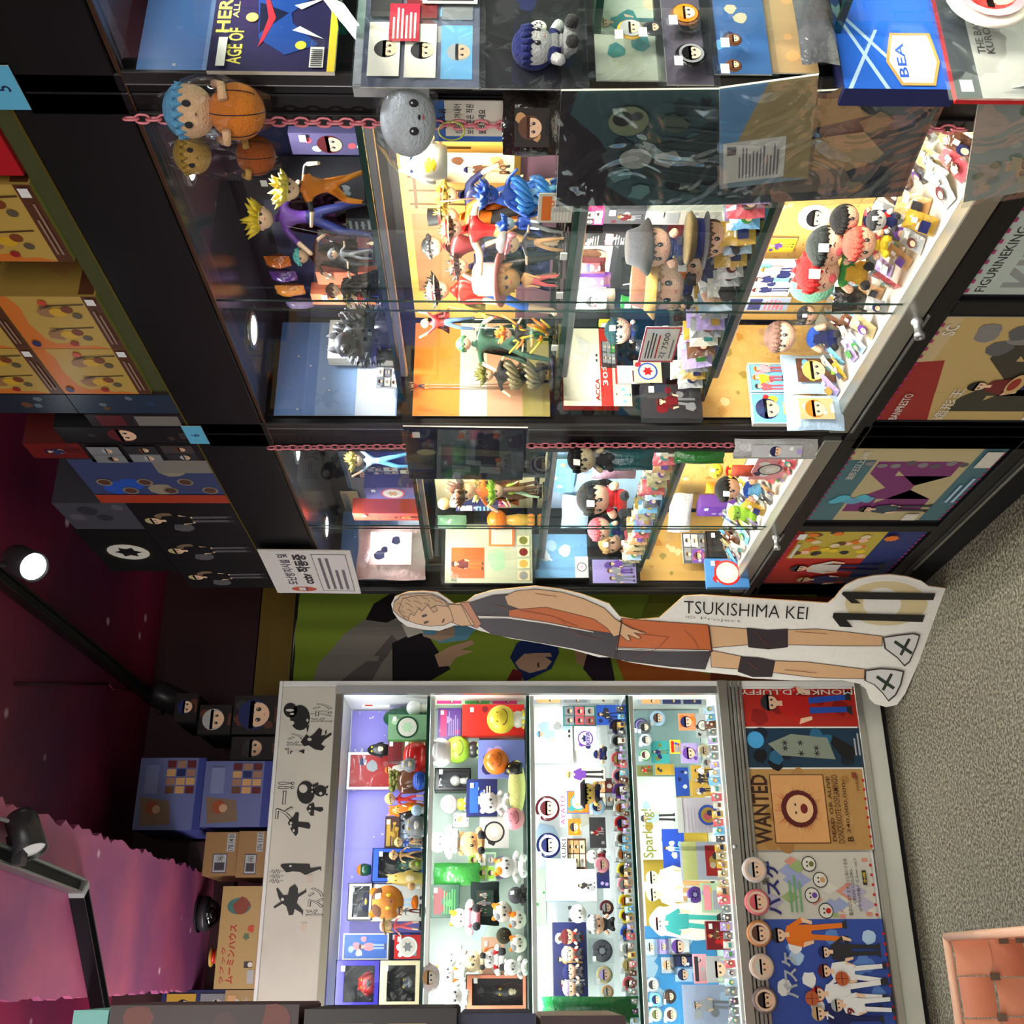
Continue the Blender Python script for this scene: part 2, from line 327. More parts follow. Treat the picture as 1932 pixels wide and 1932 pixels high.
def pink_mat():
    m, nt, out = newmat('pink_galaxy_paint'); N = nt.nodes; L = nt.links; b = N.new('ShaderNodeBsdfPrincipled'); tc = N.new('ShaderNodeTexCoord')
    n1 = N.new('ShaderNodeTexNoise'); n1.inputs['Scale'].default_value = 2.2; n1.inputs['Detail'].default_value = 4; vo = N.new('ShaderNodeTexVoronoi'); vo.inputs['Scale'].default_value = 7
    for q in (n1, vo): L.new(tc.outputs['Object'], q.inputs['Vector'])
    r = N.new('ShaderNodeValToRGB'); e = r.color_ramp.elements; e[0].position = .38; e[0].color = (*lin((150, 78, 128)), 1); e[1].position = .62; e[1].color = (*lin((214, 104, 136)), 1); L.new(n1.outputs['Fac'], r.inputs[0])
    st = N.new('ShaderNodeMapRange'); st.inputs['From Min'].default_value = .10; st.inputs['From Max'].default_value = .04; L.new(vo.outputs['Distance'], st.inputs[0])
    m2 = N.new('ShaderNodeMix'); m2.data_type = 'RGBA'; L.new(st.outputs[0], m2.inputs[0]); L.new(r.outputs[0], m2.inputs[6]); m2.inputs[7].default_value = (*lin((245, 215, 225)), 1)
    L.new(m2.outputs[2], b.inputs['Base Color']); b.inputs['Roughness'].default_value = .5; L.new(b.outputs[0], out.inputs[0])
pink_mat()
def flat(name, rgb, rough=.6):
    m, nt, out = newmat(name); b = nt.nodes.new('ShaderNodeBsdfPrincipled'); n = nt.nodes.new('ShaderNodeTexNoise'); n.inputs['Scale'].default_value = 4
    r = nt.nodes.new('ShaderNodeMix'); r.data_type = 'RGBA'; r.inputs[6].default_value = (*[v*.8 for v in lin(rgb)], 1); r.inputs[7].default_value = (*[v*1.15 for v in lin(rgb)], 1)
    nt.links.new(n.outputs['Fac'], r.inputs[0]); nt.links.new(r.outputs[2], b.inputs['Base Color']); b.inputs['Roughness'].default_value = rough; nt.links.new(b.outputs[0], out.inputs[0])
flat('wallpaint', (74, 20, 36)); flat('olivepaint', (140, 112, 34)); flat('maroonboard', (58, 16, 26))
def room():
    def pl(name, vs, mat):
        me = bpy.data.meshes.new(name); me.from_pydata(vs, [], [(0, 1, 2, 3)]); me.materials.append(MATS[mat]); return struct(link(name, me))
    def slabm(name, x0, x1, y0, y1, z0, z1, mat):
        o = MB().box(x0, x1, y0, y1, z0, z1, 'white').build(name, mat); return struct(o)
    slabm('floor', -2.6, 1.8, -3.2, 5.35, -.1, 0, 'floor_terrazzo'); slabm('ceiling', -2.6, 1.8, -3.2, 5.35, CEIL, CEIL+.1, 'galaxy_paint')
    slabm('wall_back', -2.6, 1.8, 5.3, 5.4, 0, CEIL, 'wallpaint'); slabm('wall_right', 1.75, 1.85, -3.2, 5.3, 0, CEIL, 'wallpaint')
    slabm('wall_left', -2.7, -2.6, -3.2, 5.3, 0, CEIL, 'wallpaint'); slabm('wall_front', -2.6, 1.8, -3.3, -3.2, 0, CEIL, 'wallpaint')
    o = slabm('trim_1', .6, 1.75, 4.02, 4.08, 2.075, 2.265, 'olivepaint'); o = slabm('trim_2', -1.2, 1.75, 4.022, 4.08, 2.27, CEIL, 'maroonboard')
room()
SOF = 2.34
def soffit():
    """dropped ceiling panel over the white cabinet, painted pink, with ragged long edges"""
    r = random.Random(8); n = 90; y0, y1 = 1.6, 4.02; P = []
    for i in range(n+1): P.append((.325+r.uniform(-.014, .006), y0+(y1-y0)*i/n))
    for i in range(n, -1, -1): P.append((-.05+r.uniform(-.004, .008), y0+(y1-y0)*i/n))
    k = len(P); m = MB(); vs = [(a, b, SOF) for a, b in P]+[(a, b, SOF+.02) for a, b in P]
    m.add(vs, [tuple(range(k))[::-1], tuple(range(k, 2*k))]+[(i, (i+1) % k, k+(i+1) % k, k+i) for i in range(k)], 'pink'); struct(m.build('ceiling_panel', 'pink_galaxy_paint'))
    struct(MB().box(-.03, .30, y0+.02, 4.0, SOF+.02, CEIL, 'maroon').build('ceiling_panel_box', 'maroonboard'))
soffit()

# ------------------------------------------------------------------ registry: labels are finished once everything stands
REG = []
def reg(o, cat, desc, where='', order=0.0, group=None, final=False):
    o['category'] = cat; REG.append([o, cat, desc, where, order, group, final]); return o

# ------------------------------------------------------------------ white cabinet
WY = 3.585; WBACK = 3.93
W_SH = dict(w1=1.576, w2=1.237, w3=.895, w4=.582)
def white_cabinet():
    t = empty('display_cabinet'); t.location = (.18, WY, 0)
    t['kind'] = 'thing'; reg(t, 'display cabinet', 'white lit display cabinet with glass doors and black stickers on its header', final=True)
    X0, X1 = -.74+.0, .74
    def B(name, *a, mat='lacquer', col='white', **k): return MB().bbox(*a, col, .002).build(name, mat, t)
    B('side_panel', X1-.02, X1, 0, .40, 0, 2.067); B('side_panel', X0, X0+.02, 0, .40, 0, 2.067)
    B('header_panel', X0+.02, X1-.02, 0, .02, 1.885, 2.067, col='offwhite'); B('top_panel', X0, X1, .0, .40, 2.068, 2.08)
    MB().box(X0+.02, X1-.02, .36, .37, .58, 1.885, (236, 238, 244)).build('back_panel', 'matte', t)
    MB().box(X0+.02, X1-.02, .02, .36, 1.877, 1.885, 'white').build('ceiling_panel', 'matte', t)
    m = MB()
    for y in (0, .012, .024): m.box(X0+.02, X1-.02, y+.002, y+.007, 1.862, 1.885, (120, 116, 104))
    m.build('upper_track', 'metal', t)
    m = MB(); m.box(X1-.045, X1-.02, -.004, .02, .58, 1.885, 'silver'); m.build('jamb_profile', 'metal', t)
    for k, z in (('w1', 1.572), ('w2', 1.233), ('w3', .891)):
        s = MB().box(X0+.02, X1-.045, .03, .35, z-.006, z+.002, 'white').build('shelf', 'shelfglass', t)
        MB().box(X0+.02, X1-.045, .024, .03, z-.007, z+.003, (12, 52, 44)).build('glass_edge', 'gloss', s)
        MB().bbox(X0+.02, X1-.045, .03, .042, z-.024, z-.008, (215, 215, 212), .002).build('light_profile', 'metal', s)
        MB().box(X0+.03, X1-.055, .042, .0432, z-.020, z-.011, 'white').build('led_strip', 'lamp', s)
    MB().box(X0+.02, X1-.02, .03, .36, .56, .5815, 'white').build('display_floor', 'matte', t)
    MB().box(X0+.03, X1-.055, .03, .036, 1.870, 1.875, 'white').build('led_strip', 'lamp', t)
    m = MB()
    m.bbox(X0, X1, -.012, .03, .548, .58, (188, 188, 180), .002)
    for i in range(4): m.bbox(X0, X1, -.006-.002*(i % 2), .02, .535-.013*i, .545-.013*i, (176, 176, 168), .002)
    m.build('lower_track', 'metal', t)
    xs = onY(1500, 1603, WY).x-.18
    B('lower_door', xs, X1-.02, .004, .016, .11, .495); B('lower_door', X0+.02, xs+.02, .018, .03, .11, .495)
    m = MB(); m.bbox(X0, X1, -.004, .03, .085, .108, (200, 200, 190), .002); m.build('bottom_rail', 'metal', t)
    B('plinth', X0, X1, .01, .38, .02, .084, col=(196, 198, 186)); MB().box(X0, X1, .03, .38, 0, .02, 'black').build('plinth_gap', 'matte', t)
    for a, b, y in ((xs-.0, X1-.045, .016), (X0+.02, xs+.012, .006)):
        MB().box(a, b, y-.001, y+.001, .582, 1.862, 'white').build('glass_door', 'pane', t)
    lk = onY(1387, 1597, WY-.02); m = MB(); m.lathe([(.007, 0), (.007, .012), (.004, .014), (0, .014)], (0, 0, 0), 'silver', 12, Matrix.Rotation(pi/2, 3, 'X'))
    m.build('lock', 'metal', t, (lk.x-.18, -.012, lk.z))
    for z, e in ((1.868, 4.5), (1.545, 8.5), (1.206, 6.0), (.864, 3.7)):
        l = area_light('cabinet_led', (.18, WY+.037, z), (.18, WY+.2, z-.32), 1.38, .012, e, (.86, .93, 1.0) if z > 1.8 else (1, .99, .97)); l.parent = t; l.matrix_parent_inverse = Matrix.Translation((-.18, -WY, 0))
    return t
WC = white_cabinet()
def cabinet_stickers():
    """black cut-vinyl stickers on the header and their lettering"""
    def P2(x, y): p = onY(x, y, WY-.0015); return (p.x, p.z)
    def stick(name, outlines, desc, extra=(), order=0):
        cx_ = sum(P2(*p)[0] for p in outlines[0])/len(outlines[0]); cz_ = sum(P2(*p)[1] for p in outlines[0])/len(outlines[0])
        m = MB()
        for pts in outlines: m.slab([(P2(*p)[0]-cx_, P2(*p)[1]-cz_) for p in pts], -.0004, .0004, 'black')
        for pts in extra: m.slab([(P2(*p)[0]-cx_, P2(*p)[1]-cz_) for p in pts], -.0008, -.0003, 'offwhite')
        o = m.build(name, 'plastic', None, (cx_, WY-.001, cz_)); reg(o, 'sticker', desc, final=True)
    E = lambda cx, cy, rx, ry, n=16: [(cx+rx*cos(2*pi*i/n), cy+ry*sin(2*pi*i/n)) for i in range(n)]
    stick('round_sticker', [E(566, 1354, 19, 24), [(578, 1372), (584, 1366), (580, 1384)], E(548, 1340, 13, 14)], 'black round bomb-like sticker nearest the cabinet corner on header',
          [E(550, 1364, 5, 4), E(580, 1359, 2, 3), E(547, 1340, 8, 2.5), E(551, 1347, 4, 2)])
    stick('bull_sticker', [[(567, 1400), (578, 1385), (584, 1390), (590, 1386), (596, 1380), (602, 1373), (608, 1377), (606, 1388), (614, 1386), (613, 1380), (617, 1376), (616, 1384), (612, 1390), (624, 1382), (626, 1386), (612, 1396), (606, 1404), (612, 1409), (616, 1405), (608, 1416), (594, 1414), (582, 1406), (574, 1408)]],
          'black kicking bull silhouette sticker on white header', [E(584, 1395, 4, 3)])
    stick('figure_sticker', [E(577, 1495, 17, 22), E(604, 1492, 12, 11), [(590, 1480), (600, 1476), (601, 1480), (592, 1486)], [(612, 1486), (620, 1481), (618, 1488)], [(612, 1498), (619, 1497), (617, 1502)]],
          'black round-headed cartoon animal sticker on white header', [E(572, 1488, 8, 8), E(605, 1497, 3, 3), E(589, 1486, 1.5, 2), E(589, 1494, 1.5, 2)])
    stick('mushroom_sticker', [[(543, 1553), (547, 1545), (553, 1541), (558, 1532), (564, 1533), (563, 1550), (583, 1552), (586, 1558), (584, 1564), (563, 1560), (562, 1572), (558, 1578), (550, 1568)]],
          'larger black spotted mushroom sticker', [E(549, 1553, 2.5, 2.5), E(548, 1559, 2.5, 3), E(554, 1567, 2, 3)])
    stick('mushroom_sticker', [[(578, 1526), (583, 1517), (592, 1514), (594, 1523), (609, 1523), (610, 1529), (604, 1532), (593, 1528), (592, 1539), (586, 1539)]],
          'smaller black spotted mushroom sticker', [E(585, 1522, 1.6, 2), E(584, 1530, 2, 2.4)])
    stick('walking_sticker', [[(529, 1634), (531, 1630), (548, 1629), (584, 1630), (586, 1638), (600, 1636), (606, 1635), (606, 1644), (603, 1640), (590, 1645), (576, 1651), (566, 1645), (552, 1644), (540, 1646)]],
          'black hunched walking figure sticker on white header', [E(548, 1634, 2.5, 2)])
    stick('antler_sticker', [[(521, 1677), (524, 1675), (534, 1689), (543, 1688), (546, 1675), (556, 1668), (562, 1676), (562, 1687), (575, 1680), (577, 1675), (578, 1683), (563, 1693), (560, 1704), (572, 1718), (571, 1728), (568, 1722), (556, 1715), (553, 1726), (545, 1727), (540, 1710), (533, 1705), (518, 1714), (516, 1711), (530, 1701), (526, 1695)]],
          'black antlered creature sticker with spread legs', [E(533, 1697, 3, 3)])
    def word(body, x0, y0, x1, y1, desc):
        a = P2(x1, y1); b = P2(x0, y0); w = b[0]-a[0]; h = b[1]-a[1]; m = MB(); pr = Print(w, h); pr.L = []
        pr.text(body, 0, 0, 1, 1, 'black', .035); pr.text(body, .015, .04, .985, .96, 'offwhite', -.004); pr.geo(m, eps=.0003)
        o = m.build('word_sticker', 'print', None, (a[0], WY-.0007, a[1])); reg(o, 'sticker', desc, final=True)
    word('ドカン', 588, 1327, 626, 1362, 'outlined katakana word sticker beside the round sticker'); word('ズドン', 539, 1384, 574, 1424, 'outlined katakana word sticker behind the bull')
    word('スー!!', 524, 1475, 552, 1548, 'long outlined katakana word sticker ending in exclamation marks'); word('キキキ', 509, 1640, 534, 1666, 'small outlined katakana word sticker by the walking figure')
    word('ドスン', 580, 1675, 609, 1728, 'outlined katakana word sticker under the antlered creature')
    for x, y in ((585, 1658), (573, 1749)):
        a = onY(x, y, WY); MB().box(-.012, .012, -.001, 0, -.009, .009, (214, 200, 180)).build('tape_scrap', 'matte', WC, (a.x-.18, -.0005, a.z))
cabinet_stickers()

# ------------------------------------------------------------------ black cabinets along the right-hand wall
BX = 1.112; BBACK = 1.385
BAY = dict(a=(.14, 1.09), b=(1.165, 2.085), c=(2.195, 3.170))
BSH = dict(s1=1.559, s2=1.219, s3=.896, s4=.604)
OUT = dict(a=(.10, 1.122), b=(1.124, 2.132), c=(2.134, 3.235))
BAYNAME = dict(a='near', b='middle', c='far')
def black_bay(k):
    y0, y1 = OUT[k]; i0, i1 = BAY[k]; ym = (i0+i1)/2; yc = (y0+y1)/2
    t = empty('display_cabinet'); t.location = (BX, yc, 0)
    reg(t, 'display cabinet', {'a': 'black display cabinet cut by photo edge, nearest the camera', 'b': 'middle black display cabinet with pink chain and big poster sleeves', 'c': 'far black display cabinet beside the paper standee'}[k], final=True)
    def B(name, xa, xb, ya, yb, za, zb, mat='lacquer', col='black', par=t, b=.002): return MB().bbox(xa, xb, ya-yc, yb-yc, za, zb, col, b).build(name, mat, par)
    B('fascia', 0, .03, y0, y1, 1.862, 2.024); B('top_panel', .03, .29, y0, y1, 2.00, 2.026)
    m = MB()
    for i in range(3): m.bbox(-.003+.004*i, .0+.004*i, y0-yc, y1-yc, 1.850+.004*i, 1.853+.004*i, (110, 84, 64), .0008)
    m.build('door_track', 'metal', t)
    MB().box(.0, .012, y0-yc, y1-yc, 2.024, 2.028, (150, 138, 60)).build('edge_trim', 'metal', t)
    B('side_panel', .0, .29, y0, i0, .02, 2.00); B('side_panel', .0, .29, i1, y1, .02, 2.00)
    B('back_panel', .273, .288, i0, i1, .10, 2.00, col=(26, 27, 32)); 
    MB().box(.012, .273, i0-yc, i1-yc, 1.856, 1.862, (70, 72, 84)).build('ceiling_panel', 'gloss', t)
    for z in (1.555, 1.215, .892):
        a0, a1 = i0+.004, i1-.03
        s = MB().box(.05, .27, a0-yc, a1-yc, z-.006, z+.002, 'white').build('shelf', 'shelfglass', t)
        MB().box(.044, .05, a0-yc, a1-yc, z-.007, z+.003, (14, 56, 46)).build('glass_edge', 'gloss', s)
        e = a1-.09
        MB().bbox(.050, .064, a0-yc, e-yc, z-.022, z-.0075, (150, 150, 150), .002).build('light_profile', 'metal', s)
        MB().box(.064, .0652, a0+.01-yc, e-.01-yc, z-.019, z-.011, 'white').build('led_strip', 'lampwarm' if z > 1.5 else 'lamp', s)
    MB().box(.02, .273, i0-yc, i1-yc, .585, .603, (190, 185, 180)).build('display_floor', 'matte', t)
    B('sill_profile', -.012, .03, y0+.0, i1+.01, .560, .602, 'metal', (168, 168, 158)); 
    B('lower_rail', -.01, .03, y0, y1, .528, .557); 
    xm = ym
    m = MB(); m.bbox(-.018, -.012, ym-yc, i1-yc, .553, .559, (150, 150, 145), .001); m.build('runner', 'metal', t)
    for a, b, x in ((i0, ym+.045, .018), (ym-.002, i1, .006)):
        g = MB().box(x-.0015, x+.0015, a-yc, b-yc, .603, 1.852, 'white').build('glass_door', 'pane', t)
        MB().box(x-.0018, x+.0018, (b-yc if x > .01 else a-yc)-.0008, (b-yc if x > .01 else a-yc)+.0008, .603, 1.852, (20, 44, 40)).build('pane_edge', 'gloss', g)
    for yj in (i0, i1): MB().bbox(-.006, .0, yj-.01-yc, yj+.012-yc, .6, 1.85, (44, 42, 42), .001).build('jamb_profile', 'lacquer', t)
    m = MB(); m.box(-.0062, -.0058, i1+.010-yc, i1+.012-yc, .6, 1.85, 'silver'); m.build('chrome_line', 'metal', t)
    # lock
    R = Matrix.Rotation(-pi/2, 3, 'Y'); m = MB(); m.lathe([(.011, 0), (.011, .008), (.0075, .012), (.0075, .028), (.0095, .03), (.0095, .04), (.004, .04), (.004, .037), (0, .037)], (0, 0, 0), 'silver', 14, R)
    m.build('lock', 'metal', t, (-.012, ym+.02-yc, .572))
    # lower doors: black frames; the posters are things of their own behind the glass
    B('lower_frame', 0, .02, y0, y1, .10, .135); B('lower_frame', 0, .02, y0, y1, .508, .528); 
    for a, b in ((y0, i0), (ym-.02, ym+.02), (i1, y1)): B('mullion', 0, .02, a, b, .135, .508)
    MB().box(.012, .014, i0-yc, i1-yc, .135, .508, (30, 30, 34)).build('lower_door', 'matte', t)
    B('kick_rail', -.004, .02, y0, y1, .078, .1, col=(40, 40, 40)); MB().bbox(-.008, -.004, y0-yc, ym+.3-yc, .081, .089, (150, 150, 140), .001).build('kick_runner', 'metal', t)
    B('plinth', .0, .28, y0, y1, 0, .078, 'matte', (16, 15, 15))
    for yl in ((1.395, 1.90) if k == 'b' else (2.45, 2.97) if k == 'c' else (.60, .95)):
        d = MB().lathe([(.040, .0), (.040, -.004), (.033, -.006), (.030, -.003)], (0, 0, 0), 'silver', 28).build('downlight', 'metal', t, (1.235-BX, yl-yc, 1.856))
        MB().lathe([(.030, -.0035), (0, -.0035)], (0, 0, 0), 'white', 24).build('lens', 'lamp', d)
        l = bpy.data.lights.new('downlight_beam', 'SPOT'); l.energy = 16.0; l.spot_size = radians(110); l.spot_blend = .6; l.shadow_soft_size = .025; l.color = (.92, .95, 1)
        q = link('downlight_beam', l, t, (1.235-BX, yl-yc, 1.848))
    for z, e, c in ((1.53, 9.0, (1, .92, .78)), (1.19, 6.5, (1, .97, .92)), (.868, 6.5, (1, .94, .85))):
        if k == 'c': e *= .75
        l = area_light('shelf_led', (BX+.064, (i0+i1-.12)/2, z), (BX+.17, (i0+i1)/2, z-.3), (i1-i0)-.14, .01, e, c)
        l.rotation_euler = (Matrix.Rotation(-radians(18), 3, 'Y') @ Matrix.Rotation(pi/2, 3, 'Z')).to_euler(); l.parent = t; l.matrix_parent_inverse = Matrix.Translation((-BX, -yc, 0))
    return t
CAB = {k: black_bay(k) for k in 'abc'}

# ------------------------------------------------------------------ figurines: one continuous skinned body, with hair, clothes and stand as parts
def skin_mesh(name, V, Eg, R, cols, mat='plastic', sub=1):
    me = bpy.data.meshes.new('tmp'); me.from_pydata(V, Eg, []); o = bpy.data.objects.new('tmp', me); COL.objects.link(o)
    m = o.modifiers.new('s', 'SKIN'); m.use_smooth_shade = True; m.branch_smoothing = .3
    for i, sv in enumerate(me.skin_vertices[0].data): sv.radius = (R[i], R[i]); sv.use_root = (i == 0)
    if sub: s = o.modifiers.new('u', 'SUBSURF'); s.levels = sub; s.render_levels = sub
    dg = bpy.context.evaluated_depsgraph_get(); ev = bpy.data.meshes.new_from_object(o.evaluated_get(dg)); bpy.data.objects.remove(o)
    ev.name = name
    A = np.array([V[a] for a, b in Eg]); Bq = np.array([V[b] for a, b in Eg]); CC = [lin(C(c)) for c in cols]
    rr = np.array([(R[a]+R[b])/2 for a, b in Eg])
    co = np.empty(len(ev.vertices)*3); ev.vertices.foreach_get('co', co); co = co.reshape(-1, 3)
    nl = len(ev.loops); ca = ev.color_attributes.new('Col', 'FLOAT_COLOR', 'CORNER'); arr = np.ones((nl, 4), dtype=np.float32)
    for p in ev.polygons:
        c = co[list(p.vertices)].mean(axis=0); d = Bq-A; t = np.clip(((c-A)*d).sum(1)/np.maximum((d*d).sum(1), 1e-12), 0, 1)
        k = int(np.argmin(np.linalg.norm(A+d*t[:, None]-c, axis=1)-rr*.6)); arr[list(p.loop_indices), :3] = CC[k]
    ca.data.foreach_set('color', arr.ravel()); ev.materials.clear(); ev.materials.append(MATS[mat]); ev.polygons.foreach_set('use_smooth', [True]*len(ev.polygons)); return ev

def hair_mesh(r, col, style, rnd, mat='plastic'):
    m = MB(); m.sph((0, .008*r, r*.12), (r*1.08, r*1.08, r*1.05), col, 14, 6, z0=-.05)
    n = dict(spiky=16, short=14, long=16, bob=14, curly=18).get(style, 12)
    for i in range(n):
        a = 2*pi*i/n+rnd.uniform(-.15, .15); fwd = sin(a) < -.45
        L = r*rnd.uniform(.55, .95)*(1.5 if style == 'spiky' else 1)
        p0 = Vector((cos(a)*r*.85, sin(a)*r*.85, r*.35))
        if style == 'spiky': d = Vector((cos(a), sin(a), rnd.uniform(.2, 1.2))).normalized()
        elif style == 'long': d = Vector((cos(a)*.35, sin(a)*.35+.15, -1)).normalized(); L *= (.6 if fwd else 2.3)
        elif style == 'curly': d = Vector((cos(a), sin(a), rnd.uniform(-.6, .9))).normalized(); L *= .6
        else: d = Vector((cos(a)*.45, sin(a)*.45, -1)).normalized(); L *= (.55 if fwd else 1.1)
        m.tube([p0, p0+d*L*.55, p0+d*L], [r*.34, r*.24, r*.02], col, 5)
    if style == 'spiky':
        for i in range(9):
            d = Vector((rnd.uniform(-1, 1), rnd.uniform(-.5, 1), 1.1)).normalized(); p0 = d*r*.7+Vector((0, 0, r*.2))
            m.tube([p0, p0+d*r*.5, p0+d*r*1.1], [r*.36, r*.24, r*.01], col, 5)
    return m
def face_bits(m, r, eyes='charcoal', mouth='rose', brow=None, big=1.0):
    for e in (-1, 1):
        c = Vector((e*r*.36, -r*.90, r*.02)); R = Matrix.Rotation(e*.38, 3, 'Z')
        m.sph(c, (r*.17*big, r*.05, r*.22*big), eyes, 8, 5, R); m.sph(c+Vector((e*.02*r, -r*.05, r*.07)), (r*.05, r*.02, r*.06), 'white', 6, 4)
        if brow: m.box(-r*.16, r*.16, -r*.03, 0, -r*.02, r*.02, brow, M=Matrix.Translation((e*r*.36, -r*.90, r*.32)) @ Matrix.Rotation(e*.2, 4, 'Y'))
    m.sph((0, -r*1.0, -r*.15), (r*.05, r*.05, r*.05), 'peach', 6, 4); m.sph((0, -r*.93, -r*.42), (r*.14, r*.04, r*.05), mouth, 8, 4)
def hat_mesh(r, kind, col, band='red'):
    m = MB()
    if kind == 'straw': m.lathe([(0, r*1.0), (r*.6, r*.98), (r*.95, r*.7), (r*1.0, r*.25), (r*1.75, r*.12), (r*1.75, r*.05), (r*.98, r*.12)], (0, 0, r*.15), col, 22, cols=[col, col, col, col, col, col]); m.lathe([(r*1.01, r*.5), (r*1.03, r*.28)], (0, 0, r*.15), band, 22)
    elif kind == 'top': m.lathe([(0, r*2.0), (r*.95, r*2.0), (r*.85, r*.6), (r*1.6, r*.5), (r*1.6, r*.42), (r*.8, r*.45)], (0, 0, 0), col, 20); m.lathe([(r*.88, r*.85), (r*.87, r*.62)], (0, 0, 0), band, 20)
    elif kind == 'cap': m.lathe([(0, r*1.2), (r*.7, r*1.05), (r*1.12, r*.6), (r*1.12, r*.3)], (0, 0, 0), col, 20); m.slab([(-r*.8, 0), (r*.8, 0), (r*.6, .05*r), (-r*.6, .05*r)], -r*1.9, -r*.9, band); 
    elif kind == 'tall': m.lathe([(0, r*2.1), (r*1.05, r*2.05), (r*1.2, r*1.8), (r*1.15, r*.5), (r*1.9, r*.3), (r*1.95, r*.12), (r*1.0, r*.2)], (0, 0, 0), col, 24)
    elif kind == 'officer': m.lathe([(0, r*1.3), (r*1.4, r*1.25), (r*1.5, r*1.05), (r*1.12, r*.75), (r*1.1, r*.35)], (0, 0, 0), col, 22, cols=[col, col, col, band]); m.lathe([(r*1.1, .36*r), (r*1.6, r*.2), (r*1.58, r*.16)], (0, -r*.25, 0), 'charcoal', 22)
    elif kind == 'bucket': m.lathe([(0, r*1.15), (r*.85, r*1.1), (r*1.05, r*.5), (r*1.5, r*.05), (r*1.45, 0)], (0, 0, r*.1), col, 22, cols=[col, band, col, col])
    return m
def figurine(w, h, hair='charcoal', hs='spiky', top='red', bot='blue', skin='skin', hat=None, hatc='khaki', cape=None, prop=None, seed=1, pose=None, sleeve=None, shoe='charcoal', head=.13, stand='black', fat=1.0, **k):
    """standing figurine of height h on a small base; the bodies are generic people, not characters"""
    rnd = random.Random(seed); t = empty('figurine'); H = h
    r = H*head*.5; bz = .012*H+.003; hh = H-bz-(r*.9 if hat in ('top', 'tall') else r*.3)
    leg = hh*.46; neck = hh*.80; px = rnd.uniform(-.02, .02)*hh
    st = rnd.uniform(.05, .12) if pose != 'run' else .2
    z = lambda f: bz+leg+f*hh
    hip = Vector((px, 0, bz+leg)); chest = Vector((px*.5, .0, bz+leg+.22*hh)); nk = Vector((0, 0, bz+neck)); hd = Vector((0, -.01*hh, bz+neck+r*1.0))
    if pose == 'crouch': hip.z -= .12*hh; chest += Vector((0, -.08*hh, -.13*hh)); nk += Vector((0, -.13*hh, -.16*hh)); hd += Vector((0, -.16*hh, -.16*hh))
    V = [hip, hip+Vector((0, 0, .09*hh)), chest, nk-Vector((0, 0, .02*hh)), nk]; E = [(0, 1), (1, 2), (2, 3), (3, 4)]; R = [.062*hh*fat, .052*hh*fat, .068*hh*fat, .030*hh, .024*hh]; CO = [bot, top, top, skin]
    hands = []
    for e in (-1, 1):
        i0 = len(V); a = rnd.uniform(-.3, .9) if prop is None or e < 0 else .7; b = rnd.uniform(-.9, .5); f = rnd.uniform(-.5, .2)
        if pose == 'up': a = 1.6; b = 1.7
        if pose == 'fold': a = -.9; b = -1.2; f = -.7
        sh = chest+Vector((e*.085*hh*fat, 0, .035*hh)); el = sh+Vector((e*cos(a-.9)*.16*hh*.75, f*.08*hh, sin(a-.9)*.16*hh)); ha = el+Vector((e*cos(b-.5)*.12*hh*(.2 if pose == 'fold' else 1), -.08*hh, sin(b-.4)*.13*hh)); 
        ha2 = ha+(ha-el).normalized()*.04*hh
        V += [sh, el, ha, ha2]; E += [(2, i0), (i0, i0+1), (i0+1, i0+2), (i0+2, i0+3)]; R += [.036*hh*fat, .026*hh, .019*hh, .022*hh]; CO += [top, sleeve or top, skin, skin]; hands.append(ha2)
    for e in (-1, 1):
        i0 = len(V); hj = hip+Vector((e*.042*hh, 0, -.03*hh)); ft = Vector((e*(st+.02)*hh, (rnd.uniform(-.1, .1) if pose != 'crouch' else e*.14)*hh, bz+.018*hh)); kn = (hj+ft)/2+Vector((e*.01*hh, -.05*hh if pose != 'crouch' else -.14*hh, .02*hh))
        to = ft+Vector((e*.01*hh, -.06*hh, -.004*hh)); V += [hj, kn, ft, to]; E += [(0, i0), (i0, i0+1), (i0+1, i0+2), (i0+2, i0+3)]; R += [.048*hh*fat, .034*hh, .024*hh, .020*hh]
        CO += [bot, bot, k.get('shin', bot), shoe]
    link('body', skin_mesh('body', V, E, R, CO), t)
    m = MB(); m.sph((0, 0, 0), (r*.95, r*.98, r*1.02), skin, 14, 10); face_bits(m, r); m.sph((-r*.95, 0, -r*.05), (r*.12, r*.1, r*.2), skin, 6, 4); m.sph((r*.95, 0, -r*.05), (r*.12, r*.1, r*.2), skin, 6, 4)
    ho = m.build('head', 'plastic', t, hd, (rnd.uniform(-.1, .25), rnd.uniform(-.15, .15), rnd.uniform(-.5, .5)))
    hair_mesh(r, hair, hs, rnd).build('hair', 'plastic', ho)
    if hat: hat_mesh(r*1.05, hat, hatc, k.get('band', 'red')).build('hat', 'plastic', ho, (0, .1*r, r*.25), (-.15, 0, 0))
    if cape:
        m = MB(); n = 9; rows = 6; vs = []; fs = []
        for j in range(rows+1):
            f = j/rows
            for i in range(n+1):
                a = pi*(.02+.96*i/n); q = (.10+.12*f+.02*sin(i*2.3+j)*f)*hh; vs.append((cos(a)*q*fat+chest.x, sin(a)*q*.7+.01, chest.z+.07*hh-f*k.get('cl', .5)*hh))
        for j in range(rows):
            for i in range(n): fs.append((j*(n+1)+i, j*(n+1)+i+1, (j+1)*(n+1)+i+1, (j+1)*(n+1)+i))
        fs += [tuple(reversed(f)) for f in fs]; m.add(vs, fs, cape, True); m.build('cape', 'plastic', t)
